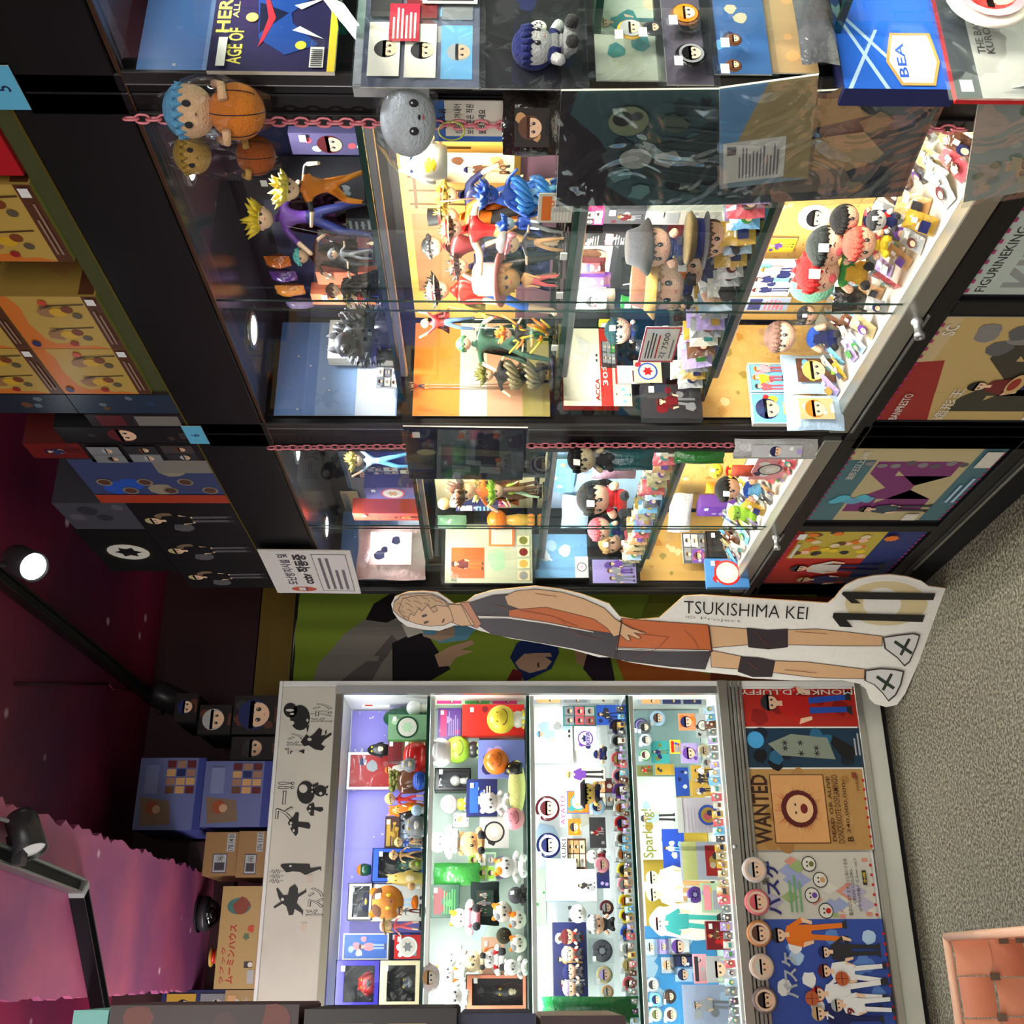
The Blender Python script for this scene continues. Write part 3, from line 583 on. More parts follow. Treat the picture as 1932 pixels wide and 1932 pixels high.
    if prop:
        ha = hands[1]
        if prop == 'staff': MB().tube([ha+Vector((.03*hh, .01, -.45*hh)), ha+Vector((-.03*hh, -.01, .42*hh))], .008*hh, 'brown', 6).build('staff', 'plastic', t)
        elif prop == 'sword': m = MB(); m.tube([ha, ha+Vector((.12*hh, -.02, .42*hh))], [.009*hh, .002*hh], 'silver', 5); m.tube([ha-Vector((.03*hh, 0, .1*hh)), ha], .009*hh, 'darkred', 6); m.build('sword', 'metal', t)
        elif prop == 'flame':
            m = MB()
            for i in range(22):
                a = rnd.uniform(0, 2*pi); d = Vector((cos(a), sin(a), rnd.uniform(-.2, 1.3))); q = rnd.uniform(.12, .3)*hh; p = Vector((cos(a)*.1*hh, sin(a)*.1*hh, bz+rnd.uniform(.05, .75)*hh)); m.tube([p, p+d*q*.5, p+d*q+Vector((0, 0, .04*hh))], [.03*hh, .022*hh, .002], rnd.choice(['orange', 'yellow', (240, 140, 60)]), 5)
            m.build('flames', 'plastic', t)
        elif prop == 'wave':
            m = MB()
            for i in range(26):
                a = i*.5; m.tube([(cos(a)*.12*hh, sin(a)*.08*hh, bz+i*.02*hh), (cos(a+.5)*.2*hh, sin(a+.5)*.12*hh, bz+i*.02*hh+.1*hh), (cos(a+.9)*.2*hh, sin(a+.9)*.1*hh, bz+i*.02*hh+.2*hh)], [.03*hh, .03*hh, .004], k.get('wc', 'blue'), 6)
            m.build('wave', 'gloss', t)
        elif prop == 'rods':
            m = MB(); 
            for dx in (-.12, .12): m.tube([(dx*hh, 0, -k.get('rod', .1)), (dx*hh*.6, 0, bz)], .0012, 'silver', 6)
            m.build('support_rod', 'metal', t)
    if stand and prop != 'rods': MB().lathe([(0, bz), (w*.36, bz), (w*.38, bz*.7), (w*.38, 0), (0, 0)], (0, 0, 0), stand, 20).build('base', 'gloss', t)
    if k.get('sticker'): MB().box(-.006, .006, -w*.39-.001, -w*.39, 0.001, .009, 'white').build('price_sticker', 'matte', t)
    return t

def plush(w, h, hair='charcoal', hs='short', top='blue', bot='navy', skin='peach', body=.45, hat=None, hatc='navy', band='white', seed=1, lean=0, happy=0, ears=None, limbs=True, bag=False, tag=True, animal=False, eyes='charcoal', patch=None, **k):
    """soft toy: big head on a small sitting body"""
    rnd = random.Random(seed); t = empty('plush_toy')
    hb = h*body; rh = (h-hb)*.58 if body > 0 else h*.5; rh = min(rh, w*.5); bz = hb*.5
    if body > 0:
        q = w*.30; V = [Vector((0, 0, hb*.35)), Vector((0, 0, hb*.75)), Vector((0, 0, hb*1.05))]; E = [(0, 1), (1, 2)]; R = [q*.9, q*.8, q*.5]; CO = [bot, top]
        if limbs:
            for e in (-1, 1):
                i0 = len(V); V += [Vector((e*q*.9, -.05*q, hb*.85)), Vector((e*q*1.55, -q*.5, hb*.5))]; E += [(1, i0), (i0, i0+1)]; R += [q*.4, q*.36]; CO += [top, skin]
                i0 = len(V); V += [Vector((e*q*.7, -q*.6, hb*.22)), Vector((e*q*.85, -q*1.5, hb*.2))]; E += [(0, i0), (i0, i0+1)]; R += [q*.45, q*.42]; CO += [bot, k.get('shoe', 'charcoal')]
        link('body', skin_mesh('body', V, E, R, CO, 'plush'), t)
    zc = h-rh*1.02
    m = MB(); m.sph((0, 0, 0), (rh*1.04, rh*.86, rh), skin, 20, 14)
    for e in (-1, 1):
        R = Matrix.Rotation(e*.30, 3, 'Z'); c = Vector((e*rh*.38, -rh*.80, -rh*.12))
        if happy: m.tube([c+Vector((-.13*rh, 0, -.04*rh)), c+Vector((0, -.03*rh, .06*rh)), c+Vector((.13*rh, 0, -.04*rh))], rh*.025, eyes, 5)
        else: m.sph(c, (rh*.12, rh*.04, rh*.17), eyes, 10, 6, R); m.sph(c+Vector((0, -rh*.04, rh*.06)), (rh*.035, rh*.02, rh*.045), 'white', 6, 4)
    m.sph((0, -rh*.83, -rh*.45), (rh*(.24 if happy else .07), rh*.04, rh*(.18 if happy else .03)), 'rose', 10, 5)
    if animal: m.sph((0, -rh*.86, -rh*.3), (rh*.08, rh*.05, rh*.05), 'charcoal', 8, 4)
    ho = m.build('head', 'plush', t, (0, 0, zc), (rnd.uniform(-.1, .2), 0, rnd.uniform(-.25, .25)))
    if patch:
        m = MB()
        for i, pc in enumerate(patch): 
            e = (-1, 1)[i % 2]; m.sph((e*rh*.34, -rh*.10, rh*.40), (rh*.56, rh*.66, rh*.58), pc, 12, 8)
        m.build('fur_patch', 'plush', ho)
    if ears:
        for e in (-1, 1):
            if ears == 'cat': MB().sph((0, 0, 0), (rh*.26, rh*.14, rh*.34), k.get('earc', skin), 10, 6).build('ear', 'plush', ho, (e*rh*.62, 0, rh*.85), (0, e*.4, 0))
            elif ears == 'rabbit': MB().sph((0, 0, rh*.35), (rh*.2, rh*.12, rh*.65), k.get('earc', skin), 10, 8).build('ear', 'plush', ho, (e*rh*.42, 0, rh*.8), (0, e*.25, 0))
            elif ears == 'round': MB().sph((0, 0, 0), (rh*.28, rh*.16, rh*.28), k.get('earc', skin), 10, 6).build('ear', 'plush', ho, (e*rh*.8, 0, rh*.7))
    if hair:
        m = MB(); m.sph((0, rh*.06, rh*.08), (rh*1.10, rh*.97, rh*1.02), hair, 20, 8, z0=.12); m.sph((0, rh*.22, 0), (rh*1.08, rh*.78, rh*1.03), hair, 18, 12)
        n = 9
        for i in range(n):
            a = -pi*(.06+.88*i/(n-1)); L = rh*rnd.uniform(.28, .5); x, y = cos(a)*rh*1.0, sin(a)*rh*.84; p = Vector((x*.86, y*.93, rh*.42))
            m.tube([p+Vector((0, .05*rh, .2*rh)), p+Vector((x*.10, y*.10, -L*.4)), p+Vector((x*.14, y*.06, -L))], [rh*.2, rh*.17, rh*.015], hair, 6)
        if hs == 'spiky':
            for i in range(7):
                a = pi*(.1+.8*i/6); d = Vector((cos(a), .15, sin(a))); p = d*rh*.95; m.tube([p, p+d*rh*.35], [rh*.3, .01*rh], hair, 6)
        if hs == 'long':
            for e in (-1, 1): m.tube([(e*rh*.9, .1*rh, .1*rh), (e*rh*1.05, .1*rh, -rh*.7), (e*rh*.9, .05*rh, -rh*1.3)], [rh*.25, rh*.22, rh*.03], hair, 7)
        m.build('hair', 'plush', ho)
    if hat: hat_mesh(rh*1.02, hat, hatc, band).build('hat', 'fabric', ho, (0, .05*rh, rh*.15), (-.12, 0, 0))
    if tag and seed % 2: q = min(.009, rh*.22); MB().box(-q, q, -.0008, 0, -q*1.2, q*1.2, 'white').build('price_tag', 'matte', ho, (rh*.3, -rh*1.0, rh*.5), (-.5, 0, .3))
    if bag:
        m = MB(); rnd2 = random.Random(seed+9); n = 16; vs = []; fs = []
        for j in range(9):
            f = j/8; q = (sin(pi*min(max(f, .08), .93)))**.5
            for i in range(n): a = 2*pi*i/n; kx = 1+.08*rnd2.uniform(-1, 1); vs.append((cos(a)*w*.58*q*kx, sin(a)*w*.5*q*kx, -.04*h+f*1.12*h))
        for j in range(8):
            for i in range(n): fs.append((j*n+i, j*n+(i+1) % n, (j+1)*n+(i+1) % n, (j+1)*n+i))
        m.add(vs, fs, 'white', True); m.build('plastic_bag', 'film', t)
    if lean: t.rotation_euler[1] = lean
    return t

def balldoll(w, h, hair='sky', skin='skin', ball='orange', seed=1, **k):
    """doll head above a big basketball it hugs, in a clear bag"""
    t = empty('plush_toy'); r = min(w*.5, h*.29); rh = min(w*.46, h*.25); rnd = random.Random(seed)
    m = MB(); m.sph((0, 0, 0), r, ball, 24, 16)
    for a in (0, pi/2, pi/4, -pi/4): m.lathe([(r*1.005, -r*.02), (r*1.012, 0), (r*1.005, r*.02)], (0, 0, 0), 'charcoal', 30, Matrix.Rotation(pi/2, 3, 'X') @ Matrix.Rotation(a, 3, 'Y')) if a in (0, pi/2) else None
    for e in (-1, 1): m.tube([(e*r*(.55+.25*cos(q))*1.0, -sqrt(max(0, 1-(.55+.25*cos(q))**2-(.92*sin(q))**2*.6))*r, r*.8*sin(q)) for q in [(-pi/2+pi*i/8)*.8 for i in range(9)]], r*.02, 'charcoal', 5)
    m.build('ball', 'plush', t, (0, 0, r))
    m = MB(); m.sph((0, 0, 0), (rh*1.05, rh*.9, rh), skin, 20, 12)
    for e in (-1, 1): m.sph((e*rh*.4, -rh*.84, -rh*.1), (rh*.14, rh*.05, rh*.18), 'charcoal', 10, 6)
    m.sph((0, -rh*.9, -rh*.45), (rh*.08, rh*.03, rh*.03), 'brown', 8, 4); ho = m.build('head', 'plush', t, (0, 0, h-rh))
    m = MB(); m.sph((0, rh*.1, rh*.1), (rh*1.12, rh*.98, rh), hair, 20, 8, z0=.15)
    for i in range(9): a = -pi*i/8; m.tube([(cos(a)*rh*.95, sin(a)*rh*.85, rh*.45), (cos(a)*rh*1.0, sin(a)*rh*.92, rh*.05)], [rh*.2, rh*.02], hair, 6)
    m.build('hair', 'plush', ho)
    for e in (-1, 1): MB().tube([(e*r*.95, -r*.1, r*1.7), (e*r*.98, -r*.6, r*1.35), (e*r*.55, -r*.98, r*1.25)], [r*.16, r*.15, r*.17], skin, 8).build('arm', 'plush', t)
    bag_ = MB(); vs = []; fs = []; n = 16
    for j in range(9):
        f = j/8; q = (sin(pi*min(max(f, .08), .93)))**.5
        for i in range(n): a = 2*pi*i/n; kx = 1+.08*rnd.uniform(-1, 1); vs.append((cos(a)*w*.62*q*kx, sin(a)*w*.58*q*kx, -.04*h+f*1.12*h))
    for j in range(8):
        for i in range(n): fs.append((j*n+i, j*n+(i+1) % n, (j+1)*n+(i+1) % n, (j+1)*n+i))
    bag_.add(vs, fs, 'white', True); bag_.build('plastic_bag', 'film', t); return t
def ballman(w, h, col='yellow', feat='smile', base='offwhite', **k):
    """round-headed vinyl toy"""
    t = empty('vinyl_toy'); r = min(w, h)*.5; zc = h-r
    m = MB(); m.sph((0, 0, 0), r, col, 24, 16)
    for e in (-1, 1): m.sph((e*r*.32, -r*.9, r*.28), (r*.05, r*.03, r*.05), 'charcoal', 8, 5)
    if feat == 'smile': m.tube([(r*.55*cos(a), -r*.82-.06*r*abs(sin(a)), -r*.1+r*.32*sin(a)) for a in [pi+pi*i/8 for i in range(9)]], r*.035, 'brown', 6)
    if feat == 'ball':
        for ax in ('X', 'Z'): m.lathe([(r*1.01, -r*.02), (r*1.01, r*.02)], (0, 0, 0), 'brown', 28, Matrix.Rotation(pi/2, 3, ax))
    ho = m.build('head', 'plastic', t, (0, 0, zc))
    if h > 2.15*r:
        q = zc-r*.7; m = MB(); m.lathe([(0, q), (r*.4, q), (r*.62, q*.55), (r*.5, 0), (0, 0)], (0, 0, 0), base, 16)
        for i in range(6): a = i*pi/3; m.sph((cos(a)*r*.5, sin(a)*r*.5, q*.12), (r*.2, r*.2, q*.12), col, 8, 5)
        m.build('body', 'plastic', t)
    return t
def blobtoy(w, h, col='brown', belly=None, ears='cat', eyes='yellow', arms=True, **k):
    t = empty('vinyl_toy'); m = MB(); m.lathe([(0, 0), (w*.40, .02*h), (w*.49, h*.3), (w*.44, h*.6), (w*.30, h*.82), (w*.12, h*.92), (0, h*.93)], (0, 0, 0), col, 22); m.build('body', 'plastic', t)
    if belly: MB().sph((0, -w*.14, h*.33), (w*.36, w*.36, h*.28), belly, 18, 12).build('belly', 'plastic', t)
    for e in (-1, 1):
        o = MB().sph((e*w*.15, -w*.33, h*.7), (w*.075, w*.05, h*.055), 'offwhite' if eyes == 'white' else eyes, 10, 6); o.sph((e*w*.15, -w*.37, h*.7), (w*.03, w*.02, h*.025), 'black', 8, 5); o.build('eye', 'gloss', t)
        if ears: MB().lathe([(w*.09, 0), (w*.07, h*.06), (0, h*.14)], (0, 0, 0), col, 10).build('ear', 'plastic', t, (e*w*.2, 0, h*.84), (0, e*.25, 0))
        if arms: MB().sph((0, 0, 0), (w*.09, w*.12, h*.2), col, 10, 7).build('arm', 'plastic', t, (e*w*.45, -w*.05, h*.42), (0, -e*.3, 0))
    return t
def pot(w, h, col='red', lid=None, leaf=None, **k):
    t = empty('toy_pot'); m = MB(); m.lathe([(0, 0), (w*.36, 0), (w*.48, h*.3), (w*.5, h*.6), (w*.4, h*.75), (w*.36, h*.76), (w*.3, h*.6), (0, h*.55)], (0, 0, 0), col, 24); m.build('bowl', 'gloss', t)
    if lid: MB().sph((0, 0, h*.7), (w*.44, w*.44, h*.3), lid, 20, 8, z0=0).build('lid', 'gloss', t)
    if leaf:
        m = MB(); rnd = random.Random(3)
        for i in range(40): a = rnd.uniform(0, 6.3); q = rnd.uniform(0, .45)*w; m.sph((cos(a)*q, sin(a)*q, h*.75+rnd.uniform(0, .22)*h), (w*.11, w*.11, h*.06), leaf, 6, 4)
        m.build('leaves', 'matte', t)
    return t
def flatten(root):
    for c in list(root.children):
        for g in list(c.children):
            mt = c.matrix_basis @ g.matrix_basis; g.parent = root; g.matrix_basis = mt
def gift_box(w, h, d=None, col='red', front=None, seed=1, kind=0, cols=('white', 'navy'), window=None, side=None, label=None, labelcol='white', sticker=True, lrect=(.1, .8, .9, .94), name='toy_box', inside='charcoal', **k):
    t = empty(name); d = d or min(w, h)*.5
    if window:
        f = min(w, h)*.12; m = MB(); m.box(-w/2, w/2, d-.002, d, 0, h, inside); m.box(-w/2, w/2, 0, d, 0, .003, col); m.box(-w/2, w/2, 0, d, h-.003, h, col); m.box(-w/2, -w/2+.002, 0, d, 0, h, col); m.box(w/2-.002, w/2, 0, d, 0, h, col)
        for q in ((-w/2, w/2, h-f*1.6, h), (-w/2, w/2, 0, f), (-w/2, -w/2+f, f, h-f*1.6), (w/2-f, w/2, f, h-f*1.6)): m.box(q[0], q[1], 0, .0015, q[2], q[3], col)
        m.build('carton', 'print', t); MB().box(-w/2+f, w/2-f, .0015, .0022, f, h-f*1.6, 'white').build('window', 'film', t)
        hh = (h-f*2.8)*.8; fg = {'fig': lambda: figurine(w*.5, hh, seed=seed, **window[1]), 'plush': lambda: plush(w*.6, hh, tag=False, seed=seed, **window[1]), 'ball': lambda: ballman(w*.5, hh*.8, **window[1]), 'blob': lambda: blobtoy(w*.5, hh*.8, **window[1])}[window[0]]()
        # the toy in the window is joined as one part with its own pieces
        fg.parent = t; fg.location = (0, d*.5, f); fg.name = 'boxed_toy'; flatten(fg)
        if label: pr = Print(w*.8, f*.9, col); pr.text(label, .05, .1, .95, .9, labelcol, .01); mm = MB(); pr.geo(mm); mm.build('title_print', 'print', t, (-w*.4, -.0006, h-f*1.35))
    else:
        MB().box(-w/2, w/2, 0, d, 0, h, side or col).build('carton', 'print', t)
        pr = art(w*.98, h*.98, seed, front or col, cols, kind, k.get('hair'))
        if label: pr.rect(lrect[0]-.02, lrect[1]-.02, lrect[2]+.02, lrect[3]+.02, front or col); pr.text(label, *lrect, labelcol, .012)
        m = MB(); pr.geo(m); m.build('front_print', 'print', t, (-w*.49, -.0006, h*.01))
    if sticker: MB().box(-.008, .008, -.0004, 0, 0, .012, 'white').build('price_sticker', 'matte', t, (w*.32, -.004, h*.86-.01))
    return t
def sheet(w, h, seed=1, bg='paleblue', cols=('blue', 'white', 'navy'), kind=0, hair=None, film=False, texts=(), thick=.0016, fn=None, name='picture_card', border=None, sticker=False, rim=None, **k):
    """flat printed card or poster with real thickness"""
    t = empty(name); MB().box(-w/2, w/2, 0, thick, 0, h, rim or 'offwhite').build('sheet', 'matte', t)
    pr = fn(w, h) if fn else art(w, h, seed, bg, cols, kind, hair)
    if border:
        for q in ((0, 0, 1, .03), (0, .97, 1, 1), (0, 0, .03*h/w, 1), (1-.03*h/w, 0, 1, 1)): pr.rect(*q, border)
    for tx in texts:
        if len(tx) > 7 and tx[7]: pr.rect(tx[1]-.02, tx[2]-.015, tx[3]+.02, tx[4]+.015, tx[7])
        pr.text(tx[0], *tx[1:5], tx[5], .01, tx[6] if len(tx) > 6 else 0)
    m = MB(); pr.geo(m); m.build('front_print', 'print', t, (-w/2, -.0004, 0))
    if film: MB().box(-w/2-.006, w/2+.006, -.0036, -.0028, -.008, h+.012, 'white').build('plastic_sleeve', 'film', t)
    if sticker: MB().box(-.009, .009, -.0005, 0, 0, .013, 'white').build('price_sticker', 'matte', t, (-w*.32, -.0045, h*.85-.01))
    return t
def badge(w, h, seed=1, bg='paleblue', rim=None, hair=None, kind=1, bag=False, cols=('white', 'rose'), tag=True, name='badge', **k):
    t = empty(name); r = min(w, h)/2; m = MB(); R = Matrix.Rotation(pi/2, 3, 'X'); m.lathe([(0, r*.16), (r*.55, r*.14), (r*.9, r*.06), (r, 0), (r*.95, -r*.04), (0, -r*.04)], (0, 0, r), rim or bg, 28, R); m.build('disc', 'gloss', t)
    rnd = random.Random(seed); pr = Print(2*r, 2*r); pr.L = []; pr.ell(.5, .5, .40, bg)
    if kind == 1: pr.face(.5, .48, .27, hair or rnd.choice(['charcoal', 'brown', 'orange', 'silver', 'maroon', 'blond', 'navy']), rnd)
    else: pr.star(.5, .5, .3, cols[0], 7); pr.ell(.5, .5, .14, cols[1])
    m = MB(); pr.geo(m, eps=.0003); m.build('badge_print', 'gloss', t, (-r, -r*.165, 0))
    if tag: MB().box(-.008, .008, -.0006, 0, 0, .011, 'white').build('price_sticker', 'matte', t, (-r*.7, -r*.2, r*1.6))
    if bag: MB().box(-r*1.1, r*1.1, -r*.3, -r*.29, -r*.1, r*2.3, 'white').build('plastic_bag', 'film', t)
    return t
def cushion(w, h, col='white', hair='charcoal', seed=1, skin='skin', round_=True, **k):
    t = empty('cushion'); m = MB(); m.sph((0, 0, h/2), (w/2, min(w, h)*.17, h/2), col, 24, 14); m.build('pillow', 'plush', t)
    rnd = random.Random(seed); pr = Print(w, h); pr.L = []
    if hair: pr.face(.5, .5, .3*min(1, w/h), hair, rnd, skin); m = MB(); pr.geo(m, eps=.0002); m.build('face_print', 'fabric', t, (-w/2, -min(w, h)*.172, 0))
    return t
def pouch(w, h, col='black', string=None, seed=1, print_=None, mat='fabric', d=.03, crumple=.15, **k):
    """soft bag or packet"""
    t = empty(k.get('name', 'pouch')); rnd = random.Random(seed); nx, nz = 8, 8; vs = []; fs = []
    for s in (-1, 1):
        for j in range(nz+1):
            for i in range(nx+1):
                u, v = i/nx, j/nz; b = (4*u*(1-u))**.6*(4*v*(1-v))**.6; vs.append(((u-.5)*w*(1+.03*sin(7*v+seed)), s*(-1)*-1*d*.5*b*(1+crumple*rnd.uniform(-1, 1)), v*h+.01*h*sin(9*u+seed)))
    n = (nx+1)*(nz+1)
    for s in (0, 1):
        for j in range(nz):
            for i in range(nx):
                a = s*n+j*(nx+1)+i; q = (a, a+1, a+nx+2, a+nx+1); fs.append(q if s == 0 else q[::-1])
    MB().add(vs, fs, col, True).build('bag_body', mat, t)
    if string: MB().tube([(-w*.1, -d*.3, h*.95), (0, -d*.9, h*.75), (w*.08, -d*.6, h*.5)], .0012, string, 5).build('cord', 'fabric', t)
    if print_:
        pr = art(w*.6, h*.6, seed, print_[0], print_[1], k.get('pk', 1)); m = MB(); pr.geo(m); m.build('front_print', 'print', t, (-w*.3, -d*.62, h*.2))
    return t
def cutout(w, h, seed=1, hair='pink', top='teal', bot='charcoal', n=1, **k):
    """acrylic stand: printed figure with a white outline on a clear foot"""
    t = empty('acrylic_stand'); rnd = random.Random(seed); pr = Print(w, h); pr.L = []
    for i in range(n):
        x = .5 if n == 1 else .3+.4*i; pr.person(x, .05, .9, hair if i == 0 else 'silver', top if i == 0 else 'white', bot, rnd)
    m = MB(); q = []
    for i in range(17): a = pi*i/16; q.append((cos(a)*w*.30*(1+.1*sin(5*a)), h*.80+sin(a)*h*.2))
    q = [(-w*.36, 0), (w*.36, 0), (w*.42, h*.4)]+q+[(-w*.42, h*.4)]
    m.slab(q, 0, .003, 'offwhite'); m.build('outline_board', 'gloss', t)
    m = MB(); pr.geo(m); m.build('front_print', 'print', t, (-w/2, -.0004, 0)); MB().box(-w*.4, w*.4, -.012, .015, 0, .003, 'white').build('foot', 'acrylic', t); return t
KIND = dict(fig=(figurine, 'figurine'), plush=(plush, 'soft toy'), bdoll=(balldoll, 'soft toy'), ball=(ballman, 'vinyl toy'), blob=(blobtoy, 'vinyl toy'), pot=(pot, 'toy pot'), box=(gift_box, 'box'), card=(sheet, 'picture card'),
  badge=(badge, 'badge'), cushion=(cushion, 'cushion'), pouch=(pouch, 'bag'), cut=(cutout, 'acrylic stand'))
SHZ = {}
SHZ.update({k: v for k, v in W_SH.items()})
for b in 'abc':
    for i in (1, 2, 3, 4): SHZ[b+str(i)] = BSH['s'+str(i)]
WHERE = dict(w1="on white cabinet's top shelf", w2="on white cabinet's second shelf", w3="on white cabinet's third shelf", w4="on white cabinet's lowest shelf")
for b, nm in BAYNAME.items():
    for i, sn in ((1, 'top shelf'), (2, 'second shelf'), (3, 'third shelf'), (4, 'lowest shelf')): WHERE[b+str(i)] = f"on {nm} black cabinet's {sn}"
def add(knd, sh, x0, y0, x1, y1, desc, Y=None, X=None, snap=.05, rz=None, label=None, cat=None, depthy=None, tilt=0, **k):
    """x0,x1 = top and bottom, y0,y1 = the two sides in the photograph's frame; Y or X names the plane the thing stands in"""
    yc = (y0+y1)/2; zs = SHZ.get(sh)
    if X is None:                                   # faces -Y
        Y = Y or 3.74; xm = (x0+x1)/2; a = onY(xm, y1, Y); b = onY(xm, y0, Y); w = b.x-a.x; z0 = onY(x1, yc, Y).z; z1 = onY(x0, yc, Y).z; loc = Vector(((a.x+b.x)/2, Y, z0)); rz = 0 if rz is None else rz
    else:                                           # stands in a black cabinet and faces the aisle
        flat_ = knd in ('card', 'badge') and rz is None
        if knd not in ("card", "badge") or rz is not None: rz = radians(-52) if rz is None else rz
        if zs is not None and knd in ('ball', 'blob', 'pot') and snap and x1 > 0:
            q = onZ(x1, yc, zs)
            if abs(q.x-X) < .12: X = min(max(q.x, BX+.075), BBACK-.06)
        if knd in ('plush', 'fig', 'blob', 'ball') and sh: X = min(max(X, BX+.036+(y1-y0)*mpp(onX((x0+x1)/2, yc, X))*(.55 if knd == 'plush' else .5)), BBACK-.05)
        c = onX((x0+x1)/2, yc, X); z0 = onX(x1, yc, X).z; z1 = onX(x0, yc, X).z
        if flat_: w = abs(onX((x0+x1)/2, y0, X).y-onX((x0+x1)/2, y1, X).y); rz = -pi/2
        else: w = (y1-y0)*mpp(c)
        loc = Vector((X, c.y, z0))
    if X is not None and snap: snap = max(snap, .13)
    if zs is not None and snap and abs(z0-zs) < snap: z0 = zs; loc.z = zs+.0022
    h = z1-z0; f, c0 = KIND[knd]; o = f(w, h, **k); o.location = loc; o.rotation_euler[2] = rz
    if tilt: o.rotation_euler[0] = tilt
    d = desc; order = y1 if X is None or True else 0
    reg(o, cat or c0, label or d, '' if label else WHERE.get(sh, ''), yc, f"{(cat or c0)}s {WHERE[sh]}" if sh in WHERE else None, final=bool(label)); return o
# ------------------------------------------------------------------ contents of the white cabinet (facing the camera)
F, M_, K = 3.66, 3.74, 3.84      # front, middle and back rows
def white_contents():
    a = add
    # lavender sky sheet behind the top shelf, pale ones behind the others
    def back(sh, z0, z1, x0, x1, bg, cols, seed, desc, fn=None):
        w = x1-x0; h = z1-z0; t = empty('backdrop_sheet'); t.location = ((x0+x1)/2, WBACK-.0, z0)
        pr = fn(w, h) if fn else Print(w, h, bg); m = MB(); MB().box(-w/2, w/2, .001, .0025, 0, h, 'offwhite').build('sheet', 'matte', t); 
        if not fn:
            rnd = random.Random(seed)
            for i in range(26): pr.star(rnd.uniform(.02, .98), rnd.uniform(.05, .95), rnd.uniform(.008, .018), 'white', 4, .5)
            for c in cols: pr.blob(rnd.uniform(.1, .9), rnd.uniform(.2, .8), .12, c, rnd)
        pr.geo(m); m.build('front_print', 'print', t, (-w/2, 0, 0)); reg(t, 'backdrop', desc, final=True)
    back('w1', 1.58, 1.872, -.52, .66, (146, 138, 226), [], 1, 'lavender starry backdrop sheet behind the top shelf of white cabinet')
    back('w1', 1.58, 1.872, .665, .895, (140, 130, 214), [], 2, 'lavender starry backdrop strip in the corner behind the green packet')
    back('w2', 1.241, 1.565, -.52, .895, (188, 206, 196), ['palegreen', 'paleblue', 'lilac'], 3, 'pale green backdrop sheet behind the second shelf of white cabinet')
    back('w3', .90, 1.226, -.52, .895, (236, 238, 244), ['paleblue', 'offwhite', 'white'], 4, 'white and pale blue backdrop sheet behind the third shelf')
    def sky(w, h):
        p = Print(w, h, (70, 150, 214)); r = random.Random(5)
        for i in range(9): p.blob(r.uniform(0, .5), r.uniform(.1, .9), .1, 'paleblue', r)
        p.rect(.47, 0, .82, 1, (206, 170, 60)); p.rect(.47, .78, .82, 1, 'white'); p.rect(.82, 0, 1, 1, (150, 176, 178)); return p
    back('w4', .584, .884, -.52, .895, 'sky', [], 5, 'sky blue and mustard poster behind the lowest shelf of white cabinet', sky)
    # top shelf
    a('card', 'w1', 684, 1303, 736, 1335, 'small white price notice sheet', Y=3.86, seed=2, bg='white', cols=('red', 'paleblue'), kind=4, snap=0)
    a('ball', 'w1', 768, 1322, 804, 1350, 'small frosted glass globe', Y=3.72, col='white', feat='')
    a('box', 'w1', 733, 1348, 805, 1396, 'green leafy packet with grey oval picture', Y=3.68, d=.03, col='green', front=(120, 160, 120), cols=('darkgreen', 'palegreen'), kind=2, seed=4)
    a('pot', 'w1', 724, 1334, 802, 1376, 'dark olive round dome case', Y=3.85, col='darkgreen', lid='darkgreen')
    a('box', 'w1', 732, 1397, 759, 1437, 'dark red square box on a lid', Y=3.80, d=.05, col='maroon', seed=3, cols=('darkred',), kind=4, snap=0)
    a('box', 'w1', 759, 1396, 801, 1438, 'brown plain carton under the dark red box', Y=3.80, d=.06, col='brown', cols=('tan',), kind=4, seed=6)
    a('blob', 'w1', 690, 1402, 733, 1428, 'small black cloaked toy with pale mask', Y=3.82, col='black', belly='cream', ears=None, snap=0)
    a('card', 'w1', 657, 1420, 800, 1490, 'red sticker sheet in a clear sleeve', Y=3.90, bg='red', cols=('offwhite', 'silver', 'navy'), kind=5, border='white', film=True, seed=9)
    a('pot', 'w1', 762, 1400, 804, 1456, 'big glossy red egg-shaped bowl', Y=3.68, col='red', lid='red')
    a('blob', 'w1', 754, 1430, 784, 1456, 'small grey pointed toy sitting against red bowl', Y=3.64, col='grey', belly='cream', snap=0)
    a('pot', 'w1', 736, 1452, 802, 1498, 'brown tree-stump toy with green leafy crown', Y=3.75, col='brown', leaf='olive')
    a('pot', 'w1', 780, 1455, 803, 1491, 'small glossy royal blue bowl', Y=3.64, col='blue', lid='blue')
    a('fig', 'w1', 731, 1492, 802, 1522, 'blond child figurine in a red dress', Y=3.70, hair='blond', hs='bob', top='red', bot='red', shin='skin', head=.26, seed=4, shoe='brown')
    a('blob', 'w1', 729, 1514, 803, 1545, 'tall orange crescent-topped toy', Y=3.80, col='orange', belly='yellow')
    a('blob', 'w1', 750, 1528, 803, 1556, 'small black cat toy before the orange one', Y=3.72, col='black', eyes='white')
    a('ball', 'w1', 777, 1518, 804, 1540, 'blue and white marble ball', Y=3.63, col='paleblue', feat='')
    a('blob', 'w1', 762, 1538, 803, 1580, 'grey round forest toy with white belly', Y=3.64, col='grey', belly='white')
    a('box', 'w1', 726, 1540, 754, 1602, 'flat dark brown box with gold emblem', Y=3.84, d=.05, col=(70, 46, 42), cols=('gold',), kind=4, seed=8, snap=0)
    a('box', 'w1', 754, 1545, 802, 1602, 'grey carton underneath the flat brown box', Y=3.86, d=.04, col='silver', cols=('paleblue', 'grey'), kind=3, seed=18)
    a('fig', 'w1', 750, 1576, 803, 1602, 'blond child figurine in blue clothes', Y=3.67, hair='blond', hs='short', top='blue', bot='tan', head=.3, seed=7)
